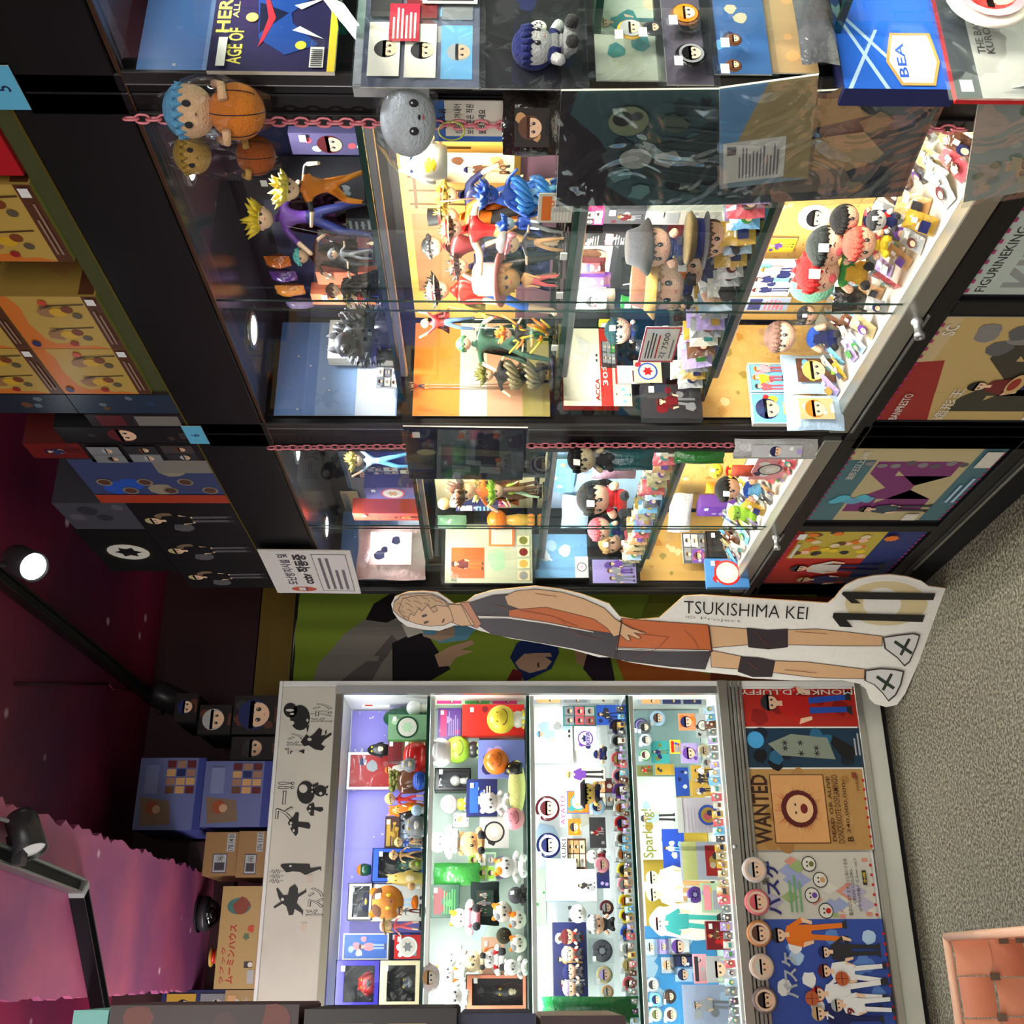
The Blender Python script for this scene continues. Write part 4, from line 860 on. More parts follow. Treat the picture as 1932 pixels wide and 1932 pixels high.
    a('box', 'w1', 703, 1600, 804, 1664, 'blue frame box with clear window', Y=3.80, d=.08, col='blue', window=('blob', dict(col='darkgreen', belly='green')), seed=5)
    a('pot', 'w1', 673, 1629, 700, 1653, 'orange and green toy bucket atop blue box', Y=3.84, col='darkgreen', lid='orange', snap=0)
    a('fig', 'w1', 738, 1598, 803, 1628, 'tan faun figurine with short horns', Y=3.68, hair='tan', hs='short', top='tan', bot='tan', shoe='tan', head=.25, seed=12)
    a('blob', 'w1', 770, 1620, 803, 1642, 'dark green frog toy', Y=3.64, col='olive', belly='lime', ears='cat')
    a('blob', 'w1', 727, 1644, 803, 1672, 'yellow round toy with drooping ears', Y=3.70, col=(206, 178, 96), belly='cream')
    a('ball', 'w1', 770, 1664, 803, 1680, 'small beige dwarf head toy', Y=3.64, col='tan', feat='')
    a('box', 'w1', 656, 1666, 702, 1736, 'white window box with blue toy, upper of its stack', Y=3.85, d=.06, col='offwhite', window=('blob', dict(col='navy', belly='yellow')), seed=5, snap=0)
    a('box', 'w1', 702, 1668, 803, 1738, 'clear-fronted white box under the white window box', Y=3.86, d=.05, col='offwhite', cols=('silver', 'paleblue'), kind=0, seed=31)
    a('plush', 'w1', 702, 1671, 803, 1735, 'big orange cat purse with yellow eye ovals', Y=3.72, hair=None, skin=(206, 128, 50), body=.22, top='orange', bot='orange', ears='cat', earc='orange', patch=['brown', 'brown'], eyes='yellow', limbs=False, animal=True, seed=3)
    a('fig', 'w1', 753, 1704, 803, 1734, 'tiny grey and red knight figurine', Y=3.63, hair='brown', hs='short', top='grey', bot='darkred', head=.3, seed=15)
    a('fig', 'w1', 725, 1735, 803, 1758, 'girl figurine in straw hat and pink dress', Y=3.66, hair='blond', hs='long', top='rose', bot='rose', hat='straw', shin='skin', head=.26, seed=16)
    a('card', 'w1', 647, 1761, 733, 1811, 'blue picture box with girl among clouds', Y=3.84, bg=(52, 112, 200), cols=('pink', 'white', 'paleblue'), kind=0, hair='brown', seed=17, border='offwhite', thick=.03, snap=0)
    a('box', 'w1', 733, 1759, 803, 1811, 'dark blue carton below the girl picture box', Y=3.86, d=.04, col='navy', cols=('blue',), kind=2, seed=44)
    a('box', 'w1', 745, 1764, 803, 1809, 'red tin box with white bird picture', Y=3.70, d=.05, col='red', cols=('white', 'grey'), kind=2, seed=19)
    a('box', 'w1', 632, 1811, 716, 1902, 'deep blue window box with red toy, topmost of its stack', Y=3.70, d=.09, col=(48, 40, 150), window=('blob', dict(col='red', belly='charcoal')), seed=20, snap=0, label=None)
    a('box', 'w1', 716, 1811, 803, 1900, 'cream window box with dark toy, under deep blue box', Y=3.70, d=.09, col='cream', window=('blob', dict(col='charcoal', belly='grey')), seed=21)
    # second shelf
    a('box', 'w2', 815, 1308, 990, 1330, 'stack of pink and green wrapped prints against corner', Y=3.80, d=.05, col='palegreen', cols=('magenta', 'green', 'silver'), kind=3, seed=22)
    a('box', 'w2', 826, 1334, 870, 1395, 'purple card box with vertical lettering', Y=3.86, d=.03, col='purple', cols=('magenta', 'lilac'), kind=4, seed=23, snap=0)
    a('box', 'w2', 873, 1329, 994, 1388, 'bright red carton with white lettering behind yellow ball', Y=3.74, d=.04, col=(214, 34, 26), cols=('red', 'darkred'), kind=9, seed=24)
    a('ball', 'w2', 920, 1331, 994, 1384, 'yellow round-headed toy hanging on red carton', Y=3.67, col=(238, 214, 62), feat='smile', base='offwhite')
    a('ball', 'w2', 838, 1389, 905, 1440, 'lime yellow ball-headed toy in black cloak', Y=3.78, col='lime', feat='smile', base='charcoal', snap=0)
    a('box', 'w2', 905, 1392, 993, 1440, 'grey patterned carton under the lime ball toy', Y=3.84, d=.05, col='grey', cols=('silver', 'yellow'), kind=2, seed=37)
    a('pot', 'w2', 812, 1393, 850, 1447, 'white glowing dome-shaped lamp toy', Y=3.64, col='white', lid='white', snap=0)
    a('card', 'w2', 903, 1396, 991, 1469, 'slate blue backing card behind orange keyring', Y=3.72, bg=(110, 122, 190), cols=('lilac', 'navy'), kind=9, seed=25)
    a('ball', 'w2', 912, 1411, 960, 1463, 'orange ball keyring with yellow face', Y=3.67, col='orange', feat='smile', snap=0)
    a('blob', 'w2', 950, 1436, 986, 1468, 'small black cat toy with yellow eyes', Y=3.66, col='black', eyes='yellow', snap=0)
    a('cushion', 'w2', 960, 1434, 994, 1536, 'long pale yellow cushion lying at shelf front', Y=3.65, col=(240, 236, 150), hair=None)
    a('box', 'w2', 820, 1449, 888, 1491, 'black frame box with white and yellow ball', Y=3.76, d=.07, col='black', window=('ball', dict(col='offwhite')), seed=26, snap=0)
    a('ball', 'w2', 830, 1499, 880, 1536, 'light grey veined ball toy on yellow feet', Y=3.76, col='silver', feat='smile', base='yellow', snap=0)
    a('box', 'w2', 880, 1470, 938, 1540, 'navy flat box covered with cream lines', Y=3.72, d=.03, col='navy', cols=('blue', 'cream'), kind=4, seed=27, snap=0)
    a('plush', 'w2', 905, 1490, 962, 1540, 'white bear toy with black scarf', Y=3.68, hair=None, skin='white', top='white', bot='white', shoe='white', ears='round', earc='white', animal=True, seed=4, snap=0)
    a('ball', 'w2', 950, 1523, 994, 1566, 'pink translucent ball toy with violet spot', Y=3.66, col='pink', feat='smile')
    a('box', 'w2', 856, 1534, 884, 1560, 'white picture packet beside navy box', Y=3.78, d=.02, col='white', cols=('tan', 'silver'), kind=0, seed=28, snap=0)
    a('plush', 'w2', 808, 1556, 865, 1622, 'white rabbit toy with long ears at shelf top', Y=3.70, hair=None, skin='white', top='white', bot='white', shoe='white', ears='rabbit', earc='white', animal=True, seed=5, snap=0)
    a('plush', 'w2', 864, 1560, 910, 1624, 'tan round puppy toy below white rabbit', Y=3.70, hair=None, skin=(232, 190, 130), top='tan', bot='tan', ears='round', earc='tan', animal=True, body=.2, seed=6, snap=0)
    a('card', 'w2', 905, 1540, 960, 1600, 'white card with black ring emblem', Y=3.74, bg='white', cols=('charcoal', 'white'), kind=2, seed=29, snap=0)
    a('pouch', 'w2', 818, 1628, 905, 1672, 'green bag with sky print', Y=3.82, col='green', seed=3, d=.05, mat='wrap', snap=0)
    a('box', 'w2', 812, 1669, 866, 1731, 'dark green glossy box with maroon title block', Y=3.80, d=.04, col='darkgreen', cols=('darkred', 'green'), kind=4, seed=30, snap=0)
    a('pouch', 'w2', 888, 1664, 942, 1746, 'black drawstring bag with faint grey print', Y=3.76, col=(30, 40, 38), string='silver', seed=7, print_=((36, 50, 46), ('grey', 'darkgreen')), pk=5, d=.03, snap=0)
    a('plush', 'w2', 936, 1604, 994, 1668, 'white calico cat toy nearest black bag', Y=3.68, hair=None, skin='white', top='white', bot='white', shoe='white', ears='cat', earc='orange', animal=True, seed=8, patch=['orange', 'tan'])
    a('plush', 'w2', 958, 1668, 990, 1710, 'charcoal seal-like toy beside calico cats', Y=3.66, hair=None, skin='darkgrey', top='charcoal', bot='charcoal', animal=True, seed=9, body=.2, snap=0)
    a('plush', 'w2', 850, 1696, 905, 1768, 'white cat toy wearing a pink robe', Y=3.72, hair=None, skin='white', top='pink', bot='pink', ears='cat', earc='orange', hat=None, animal=True, seed=10, patch=['grey', 'orange'], body=.5, snap=0)
    for i, (x0, y0, x1, y1) in enumerate(((930, 1698, 966, 1743), (963, 1713, 995, 1757), (964, 1758, 995, 1802))):
        a('plush', 'w2', x0, y0, x1, y1, 'calico cat head toy with grey and orange patches', Y=3.66+.02*(i == 0), hair=None, skin='offwhite', body=0, ears='cat', earc='orange', animal=True, seed=11+i, patch=['grey', 'orange'], snap=0 if i == 0 else .05)
    a('plush', 'w2', 936, 1744, 965, 1787, 'glossy dark olive round toy among cat heads', Y=3.68, hair=None, skin=(50, 48, 34), body=0, animal=True, seed=14, snap=0)
    a('box', 'w2', 908, 1768, 952, 1838, 'peach carton behind red-scarfed cats', Y=3.82, d=.03, col='peach', cols=('orange', 'white'), kind=2, seed=33, snap=0)
    a('plush', 'w2', 908, 1780, 952, 1842, 'white cat toy with red scarf', Y=3.72, hair=None, skin='white', top='red', bot='white', ears='cat', earc='white', animal=True, seed=16, snap=0)
    a('plush', 'w2', 952, 1802, 995, 1848, 'plain white bear toy lying at shelf front', Y=3.67, hair=None, skin='white', top='white', bot='white', shoe='white', ears='round', earc='white', animal=True, seed=17)
    a('plush', 'w2', 836, 1782, 880, 1834, 'white cat toy with tiny red nose', Y=3.74, hair=None, skin='white', top='white', bot='white', shoe='white', ears='cat', earc='white', animal=True, seed=18, snap=0)
    a('plush', 'w2', 872, 1790, 912, 1838, 'cream round toy beneath the red-nosed white cat', Y=3.72, hair=None, skin='cream', body=.2, top='cream', bot='cream', ears='round', earc='cream', animal=True, seed=21, snap=0)
    a('plush', 'w2', 822, 1815, 880, 1862, 'white cat toy with orange stripe', Y=3.70, hair=None, skin='white', top='orange', bot='white', shoe='white', ears='cat', earc='yellow', animal=True, seed=19, snap=0)
    a('cushion', 'w2', 792, 1815, 830, 1874, 'flat calico cat face cushion at glass', Y=3.62, col=(214, 204, 200), hair='tan', seed=5, skin='offwhite', snap=0)
    a('plush', 'w2', 834, 1860, 882, 1902, 'round white seal toy beside orange frame box', Y=3.68, hair=None, skin='white', body=.2, top='white', bot='white', shoe='white', animal=True, seed=20, snap=0)
    a('box', 'w2', 880, 1838, 995, 1905, 'orange frame box with dark window', Y=3.74, d=.07, col=(226, 140, 110), window=('blob', dict(col='charcoal', belly='cream')), seed=34)
    a('box', 'w2', 882, 1608, 936, 1662, 'pale green carton supporting the toys behind calico cat', Y=3.86, d=.04, col='palegreen', cols=('lime', 'white'), kind=3, seed=45, snap=0)
    # third shelf
    a('card', 'w3', 1006, 1304, 1180, 1328, 'row of wrapped pale prints in corner', Y=3.78, bg='silver', cols=('tan', 'paleblue', 'lilac'), kind=3, seed=41, film=True)
    a('card', 'w3', 1008, 1331, 1080, 1440, 'large white cloth print with blue-haired figure', Y=3.90, bg='white', cols=('paleblue', 'silver', 'white'), kind=0, hair='sky', seed=42, snap=0)
    a('card', 'w3', 1062, 1332, 1125, 1370, 'teal card pack with row of small portraits', Y=3.84, bg='teal', cols=('navy', 'sky', 'rose'), kind=3, seed=43, film=True, snap=0)
    a('card', 'w3', 1125, 1330, 1170, 1368, 'blue card with dark-haired standing boy', Y=3.82, bg='blue', cols=('charcoal', 'navy'), kind=0, hair='charcoal', seed=44, snap=0)
    a('card', 'w3', 1084, 1371, 1125, 1416, 'white card with large purple oval badge', Y=3.80, bg='white', cols=('purple', 'navy'), kind=2, seed=45, texts=(('KIYA', .22, .30, .78, .48, 'navy', 0, 'lilac'),), snap=0)
    a('plush', 'w3', 1120, 1405, 1142, 1442, 'tiny navy-haired doll keyring', Y=3.74, hair='navy', top='navy', seed=46, snap=0)
    a('cut', 'w3', 1066, 1444, 1142, 1478, 'acrylic stand of person in purple jacket', Y=3.80, hair='blond', top='purple', bot='charcoal', seed=47, snap=0)
    a('plush', 'w3', 1090, 1474, 1128, 1522, 'yellow-faced doll head under big black cap', Y=3.68, hair='black', skin=(240, 208, 110), hat='bucket', hatc='black', band='pink', top='pink', body=.18, seed=48, snap=0)
    a('box', 'w3', 1128, 1468, 1180, 1524, 'dark window box behind the black-capped doll', Y=3.82, d=.05, col='darkgrey', cols=('maroon', 'tan'), kind=3, seed=49)
    for x, y, c, nm in ((1156, 1370, 'navy', 'navy-haired'), (1158, 1398, 'silver', 'silver-haired'), (1158, 1432, 'rose', 'coral'), (1160, 1464, 'pink', 'pink'), (1163, 1492, 'purple', 'violet'), (1166, 1524, 'offwhite', 'white'), (1166, 1553, 'red', 'red'), (1168, 1582, 'offwhite', 'cream'), (1169, 1612, 'offwhite', 'pale'), (1170, 1641, 'yellow', 'yellow'), (1171, 1668, 'pink', 'rosy')):
        a('badge', 'w3', x-14, y-14, x+15, y+15, f'{nm} round mascot badge', Y=3.65, bg=c, rim=c, kind=1, seed=int(x+y), bag=True)
    a('badge', 'w3', 1010, 1495, 1056, 1556, 'large round head badge with red hair', Y=3.83, bg='white', rim='maroon', hair='maroon', seed=51, snap=0)
    a('card', 'w3', 1056, 1498, 1068, 1560, 'narrow card lettered AYATO', Y=3.82, bg='white', cols=('white',), kind=9, seed=52, texts=(('AYATO', .06, .12, .94, .88, 'magenta'),), snap=0)
    a('card', 'w3', 1070, 1492, 1112, 1535, 'orange and teal landscape print on blue card', Y=3.82, bg='orange', cols=('teal', 'gold'), kind=2, seed=53, border='blue', snap=0)
    a('badge', 'w3', 1012, 1568, 1058, 1622, 'round head badge with indigo hair', Y=3.82, bg='white', rim='navy', hair='navy', seed=54, snap=0)
    a('card', 'w3', 1058, 1580, 1070, 1626, 'narrow card lettered RUKI', Y=3.81, bg='white', cols=('white',), kind=9, seed=55, texts=(('RUKI', .08, .12, .92, .88, 'charcoal'),), snap=0)
    a('badge', 'w3', 1112, 1504, 1142, 1540, 'clear-bagged portrait of blue-black haired boy', Y=3.76, bg='paleblue', hair='navy', seed=56, bag=True, snap=0)
    a('card', 'w3', 1072, 1545, 1096, 1576, 'small orange portrait card', Y=3.80, bg='orange', cols=('peach', 'yellow'), kind=1, seed=57, snap=0)
    a('card', 'w3', 1112, 1542, 1143, 1600, 'dark grey print of white-haired ghostly boy', Y=3.78, bg='charcoal', cols=('darkred', 'grey'), kind=0, hair='silver', seed=58, snap=0)
    a('box', 'w3', 1070, 1582, 1106, 1640, 'striped brown and cream carton', Y=3.84, d=.05, col='brown', cols=('cream', 'tan'), kind=3, seed=59, snap=0)
    a('plush', 'w3', 1106, 1600, 1143, 1632, 'white ghost doll with small black eyes', Y=3.74, hair=None, skin='white', top='white', bot='darkred', seed=60, snap=0)
    a('badge', 'w3', 1121, 1615, 1150, 1648, 'pink-haired portrait badge in sleeve', Y=3.70, bg='pink', hair='pink', seed=61, bag=True, snap=0)
    a('card', 'w3', 1030, 1620, 1088, 1700, 'white cat face box with sky blue side', Y=3.80, bg='white', cols=('white', 'white', 'paleblue'), kind=9, seed=62, rim='sky', thick=.04, snap=0)
    a('card', 'w3', 1088, 1640, 1125, 1700, 'white card with black crow-like figure', Y=3.78, bg='white', cols=('charcoal', 'paleblue', 'silver'), kind=0, hair='black', seed=63, snap=0)
    a('card', 'w3', 1126, 1636, 1150, 1676, 'indigo smoky print card', Y=3.76, bg='navy', cols=('lilac', 'grey', 'charcoal'), kind=9, seed=64, snap=0)
    a('plush', 'w3', 1074, 1700, 1106, 1748, 'white round cat face toy with black ring', Y=3.72, hair=None, skin='white', body=0, ears='cat', earc='charcoal', animal=True, seed=65, snap=0)
    a('card', 'w3', 1010, 1640, 1030, 1745, 'green marble patterned strip print', Y=3.90, bg='palegreen', cols=('green', 'white'), kind=9, seed=66, snap=0)
    a('badge', 'w3', 1128, 1698, 1158, 1727, 'dark red group portrait badge', Y=3.72, bg='maroon', hair='silver', seed=67, bag=True, snap=0)
    a('plush', 'w3', 1108, 1724, 1160, 1764, 'doll in grey hooded animal costume', Y=3.70, hair='silver', skin='peach', top='charcoal', bot='charcoal', ears='round', earc='darkgrey', seed=68, hat=None, snap=0)
    a('box', 'w3', 1044, 1740, 1108, 1884, 'long navy argyle box with four dolls on straw', Y=3.80, d=.05, col='navy', cols=('darkred', 'silver', 'tan'), kind=5, seed=69)
    for i, (x, y, c) in enumerate(((1072, 1768, 'maroon'), (1074, 1800, 'silver'), (1076, 1834, 'navy'), (1076, 1866, 'lilac'))):
        a('plush', 'w3', x-14, y-16, x+26, y+15, f'small doll with {["dark red", "silver", "navy", "lilac"][i]} hair over straw', Y=3.74, hair=c, top='red' if i < 2 else 'grey', bot='charcoal', seed=70+i, tag=False, snap=0)
    a('badge', 'w3', 1116, 1768, 1156, 1820, 'clear bag with dark twisted rubber charm', Y=3.74, bg='darkgrey', kind=2, cols=('charcoal', 'grey'), seed=74, bag=True, snap=0)
    a('badge', 'w3', 1116, 1822, 1156, 1856, 'clear bag with lilac and gold charm', Y=3.73, bg='khaki', kind=1, hair='lilac', seed=75, bag=True, snap=0)
    a('badge', 'w3', 1118, 1858, 1158, 1884, 'clear bag with silver and ochre charm', Y=3.72, bg='tan', kind=1, hair='silver', seed=76, bag=True, snap=0)
    for i, (y, c) in enumerate(((1700, 'yellow'), (1728, 'yellow'), (1760, 'blue'), (1790, 'offwhite'), (1822, 'khaki'), (1856, 'rose'))):
        a('badge', 'w3', 1163, y-14, 1192, y+14, f'{["bright yellow", "golden yellow", "blue", "white and navy", "olive", "rust red"][i]} square-bagged badge', Y=3.66, bg=c, rim=c, seed=80+i, bag=True)
    a('pouch', 'w3', 1008, 1880, 1190, 1936, 'dark green wrapped banner with leaf pattern', Y=3.64, col=(22, 92, 48), mat='wrap', d=.04, seed=9)
    # lowest shelf
    a('card', 'w4', 1205, 1304, 1352, 1330, 'wrapped striped towels leaning in corner', Y=3.78, bg='silver', cols=('tan', 'navy', 'green'), kind=3, seed=91, film=True)
    a('badge', 'w4', 1196, 1352, 1224, 1386, 'violet disc badge in green sleeve', Y=3.80, bg='lilac', rim='navy', hair='purple', seed=92, bag=True, snap=0)
    a('badge', 'w4', 1226, 1338, 1256, 1372, 'white disc badge with brown-haired portrait', Y=3.80, bg='paleblue', hair='brown', seed=93, bag=True, snap=0)
    a('badge', 'w4', 1204, 1360, 1228, 1385, 'charcoal disc badge with dark portrait', Y=3.74, bg='darkgrey', hair='black', seed=94, bag=True, snap=0)
    a('badge', 'w4', 1206, 1384, 1230, 1408, 'grey disc badge with silver portrait', Y=3.73, bg='silver', hair='charcoal', seed=95, bag=True, snap=0)
    a('card', 'w4', 1280, 1346, 1312, 1378, 'orange square card with blue-black haired face', Y=3.78, bg=(230, 140, 96), cols=('orange',), kind=1, hair='navy', seed=96, snap=0)
    a('card', 'w4', 1312, 1346, 1340, 1392, 'pale grey card with black cat charm', Y=3.78, bg='silver', cols=('charcoal', 'silver'), kind=2, seed=97, snap=0)
    a('badge', 'w4', 1206, 1413, 1228, 1436, 'mint ring badge with red portrait', Y=3.74, bg='palegreen', rim='green', hair='maroon', seed=98, bag=True, snap=0)
    a('card', 'w4', 1228, 1398, 1262, 1440, 'denim blue and green printed card', Y=3.80, bg='teal', cols=('navy', 'olive'), kind=0, seed=99, snap=0)
    a('card', 'w4', 1264, 1396, 1284, 1422, 'small bright yellow card', Y=3.76, bg='yellow', cols=('red', 'blue'), kind=4, seed=100, snap=0)
    a('card', 'w4', 1284, 1402, 1318, 1440, 'lilac card with purple mascot', Y=3.76, bg='lilac', cols=('purple', 'grey'), kind=1, hair='purple', seed=101, snap=0)
    a('badge', 'w4', 1316, 1404, 1340, 1428, 'cream disc badge with fair portrait', Y=3.72, bg='cream', hair='sandy', seed=102, bag=True, snap=0)
    a('badge', 'w4', 1318, 1430, 1342, 1448, 'off-white disc badge with grey portrait', Y=3.71, bg='offwhite', hair='grey', seed=103, bag=True, snap=0)
    a('card', 'w4', 1202, 1444, 1232, 1464, 'small forest print with red character', Y=3.84, bg='olive', cols=('red', 'brown'), kind=0, seed=104, snap=0)
    a('card', 'w4', 1236, 1442, 1272, 1462, 'mustard print card with dark stripes', Y=3.84, bg='mustard', cols=('charcoal', 'gold'), kind=9, seed=105, snap=0)
    a('card', 'w4', 1204, 1465, 1278, 1622, 'pale poster lettered Sparking with brown-haired boy', Y=3.90, bg=(226, 236, 226), cols=('paleblue', 'mustard', 'charcoal'), kind=0, hair='darkgrey', seed=106, texts=(('Sparking!', .02, .58, .60, .92, (150, 146, 60)),), snap=0)
    a('card', 'w4', 1274, 1448, 1300, 1502, 'crumpled deep blue wrapped card', Y=3.78, bg='blue', cols=('navy', 'white'), kind=9, film=True, seed=107, snap=0)
    a('card', 'w4', 1306, 1444, 1350, 1502, 'yellow and blue card with two standing figures', Y=3.74, bg='gold', cols=('navy', 'charcoal', 'white'), kind=5, seed=108)
    def pie(w, h):
        p = Print(w, h, (226, 212, 216)); 
        for i in range(12): p.rect(.1, i/12, .7, i/12+.012, (214, 190, 198))
        p.rect(0, .86, 1, 1, 'offwhite'); p.ell(.5, .26, .24, 'blue'); p.ell(.5, .26, .18, 'gold'); p.ell(.46, .28, .09, 'rose'); p.ell(.56, .22, .07, 'navy'); return p
    a('card', 'w4', 1279, 1505, 1354, 1571, 'pink striped card with round blue pie picture', Y=3.70, fn=pie, film=True, seed=1)
    a('card', 'w4', 1250, 1564, 1292, 1640, 'royal blue print of figure in white coat', Y=3.82, bg=(34, 70, 170), cols=('white', 'navy', 'sky'), kind=0, hair='brown', seed=109, snap=0)
    def cal(w, h):
        p = Print(w, h, (206, 208, 218)); p.rect(.0, .62, 1, .95, (222, 222, 140)); p.rect(.1, .05, .9, .42, 'red'); p.ell(.5, .22, .12, 'gold'); p.ell(.38, .26, .07, 'cream'); p.ell(.62, .18, .08, 'charcoal'); return p
    a('card', 'w4', 1285, 1588, 1360, 1660, 'grey calendar sheet with red dish picture', Y=3.68, fn=cal, film=True, seed=1)
    a('cut', 'w4', 1216, 1636, 1356, 1710, 'tall board of two boys, one white-haired', Y=3.80, hair='silver', top='white', bot='tan', n=2, seed=112)
    a('cut', 'w4', 1226, 1694, 1358, 1782, 'large board of pink-haired boy in teal coat', Y=3.74, hair='pink', top='teal', bot=(60, 160, 150), seed=113)
    a('badge', 'w4', 1296, 1670, 1326, 1706, 'dark violet rubber charm in clear bag', Y=3.70, bg='purple', kind=2, cols=('navy', 'lilac'), seed=114, bag=True, snap=0)
    a('card', 'w4', 1324, 1666, 1358, 1722, 'pastel cassette-shaped card', Y=3.68, bg='palegreen', cols=('pink', 'yellow', 'lilac'), kind=4, seed=115)
    a('box', 'w4', 1334, 1738, 1362, 1792, 'narrow dark red box with portrait', Y=3.68, d=.02, col='darkred', cols=('brown', 'red'), kind=0, seed=116)
    for i, (x0, y0, x1, y1, c, hr, ds) in enumerate(((1216, 1772, 1240, 1802, 'paleblue', 'silver', 'ice blue'), (1240, 1772, 1262, 1800, 'lilac', 'lilac', 'lilac'), (1262, 1770, 1300, 1802, 'white', 'purple', 'white and violet'), (1270, 1800, 1306, 1824, 'navy', 'navy', 'deep blue'), (1248, 1806, 1272, 1836, 'silver', 'tan', 'silver group'), (1274, 1826, 1306, 1852, 'paleblue', 'navy', 'mint and blue'))):
        a('card', 'w4', x0, y0, x1, y1, f'small {ds} portrait card', Y=3.76, bg=c, cols=(c, 'white'), kind=1, hair=hr, seed=120+i, film=True, snap=0)
    a('card', 'w4', 1308, 1800, 1334, 1856, 'pink ticket card with black chain pattern', Y=3.74, bg='pink', cols=('charcoal', 'silver'), kind=4, seed=127, snap=0)
    a('card', 'w4', 1334, 1804, 1362, 1854, 'silver and mint character card', Y=3.70, bg='silver', cols=('palegreen', 'lilac'), kind=1, hair='silver', seed=128)
    for i, (x, y, c, hr, ds) in enumerate(((1230, 1858, 'silver', 'charcoal', 'grey many-faced'), (1262, 1880, 'charcoal', 'brown', 'charcoal'), (1236, 1886, 'sky', 'navy', 'aqua'), (1236, 1914, 'palegreen', 'olive', 'pale green'), (1264, 1914, 'offwhite', 'brown', 'brown-haired'))):
        a('badge', 'w4', x-14, y-14, x+14, y+14, f'{ds} disc badge on sky poster', Y=3.74, bg=c, rim=c, hair=hr, seed=130+i, bag=True, snap=0)
    a('card', 'w4', 1290, 1858, 1380, 1932, 'large misty print of white-haired figure in sleeve', Y=3.70, bg=(168, 178, 200), cols=('silver', 'paleblue', 'grey'), kind=0, hair='silver', seed=136, film=True)
white_contents()
def lower_posters():
    """posters taped behind the lower doors of the white cabinet, and round face cards on the rail"""
    def q(x0, y0, x1, y1, name, desc, fn, dots=True):
        Y = WY+.0035; A = onY((x0+x1)/2, y1, Y); B = onY((x0+x1)/2, y0, Y); za = onY(x1, (y0+y1)/2, Y).z; zb = onY(x0, (y0+y1)/2, Y).z
        w = B.x-A.x; h = zb-za; t = sheet(w, h, fn=fn, name=name, thick=.0008); t.location = ((A.x+B.x)/2, Y-.001, za); reg(t, 'poster', desc, final=True)
        if dots:
            m = MB(); n = int(w/.03)
            for i in range(n): 
                for zz in (0.002, h-.002): m.box(-w/2+.03*i+.008, -w/2+.03*i+.016, -.0016, -.0012, zz-.004, zz+.004, 'red')
            m.build('red_dot_tape', 'matte', t)['kind'] = 'stuff'
    def red(w, h):
        p = Print(w, h, (176, 40, 30)); r = random.Random(1)
        for i in range(5): p.blob(.5+.3*sin(i), .15+.17*i, .07, (140, 26, 24), r)
        p.person(.55, .05, .74, 'charcoal', 'red', 'blue', r); p.text('MONKEY.D.LUFFY', .84, .03, .98, .97, 'offwhite', .01, 90); return p
    q(1392, 1300, 1618, 1371, 'wall_poster', 'narrow red poster with large white vertical lettering, left of blue poster', red)
    def bluep(w, h):
        p = Print(w, h, (24, 52, 72)); r = random.Random(2)
        for i in range(10): p.blob(r.uniform(.1, .9), r.uniform(.1, .9), .06, r.choice([(20, 30, 44), (40, 96, 130), (14, 18, 26)]), r)
        p.ell(.7, .9, .07, (70, 160, 214)); p.P([(.2, .25), (.75, .3), (.85, .6), (.6, .8), (.3, .7)], (128, 138, 122)); 
        for i in range(6): p.star(.35+.09*(i % 3)*1.5, .4+.13*(i//2), .035, 'charcoal', 6, .3)
        p.P([(.15, .1), (.5, .08), (.8, .25), (.6, .28), (.3, .2)], 'black'); p.lines(.3, .03, .9, .09, 2, 'silver', r); return p
    q(1404, 1374, 1630, 1448, 'wall_poster', 'dark blue-black poster with pale patterned fish shape', bluep)
    def wanted(w, h):
        p = Print(w, h, (178, 136, 78)); r = random.Random(3)
        for i in range(14): p.blob(r.uniform(.05, .95), r.uniform(.05, .95), r.uniform(.03, .07), r.choice([(168, 124, 68), (186, 146, 88), (158, 114, 60)]), r)
        p.text('WANTED', .07, .81, .93, .95, (58, 34, 20), .02); p.rect(.08, .335, .93, .79, (70, 34, 22)); p.rect(.09, .342, .92, .783, (212, 156, 96))
        for i in range(46):
            a = 2*pi*i/46; R = r.uniform(.17, .225); cx, cy = .5, .58; q = h/w
            p.P([(cx+q*R*.5*cos(a-.06), cy+R*.5*sin(a-.06)), (cx+q*R*cos(a), cy+R*sin(a)), (cx+q*R*.5*cos(a+.06), cy+R*.5*sin(a+.06))], r.choice([(226, 176, 120), (232, 186, 132), (196, 110, 56)]))
        p.ell(.5, .57, .15, (86, 26, 24)); p.ell(.5, .565, .112, (226, 182, 132)); p.ell(.5, .53, .04, (110, 30, 24), .03); 
        for e in (-1, 1): p.ell(.5+e*.05, .60, .012, 'charcoal', .008)
        p.text('DEAD OR ALIVE', .10, .29, .90, .32, (58, 34, 20), .012); p.text('DONQUIXOTE DOFLAMINGO', .08, .215, .92, .275, (78, 40, 24), .006); p.text('340,000,000-', .2, .16, .86, .195, (78, 40, 24), .004); p.text('B', .1, .15, .16, .20, (58, 34, 20), .02); p.text('MARINE', .72, .05, .93, .075, (88, 50, 30)); p.rect(.88, .06, .95, .1, (130, 60, 40)); return p
    q(1409, 1451, 1636, 1604, 'wanted_poster', 'brown aged paper poster lettered WANTED DEAD OR ALIVE', wanted)
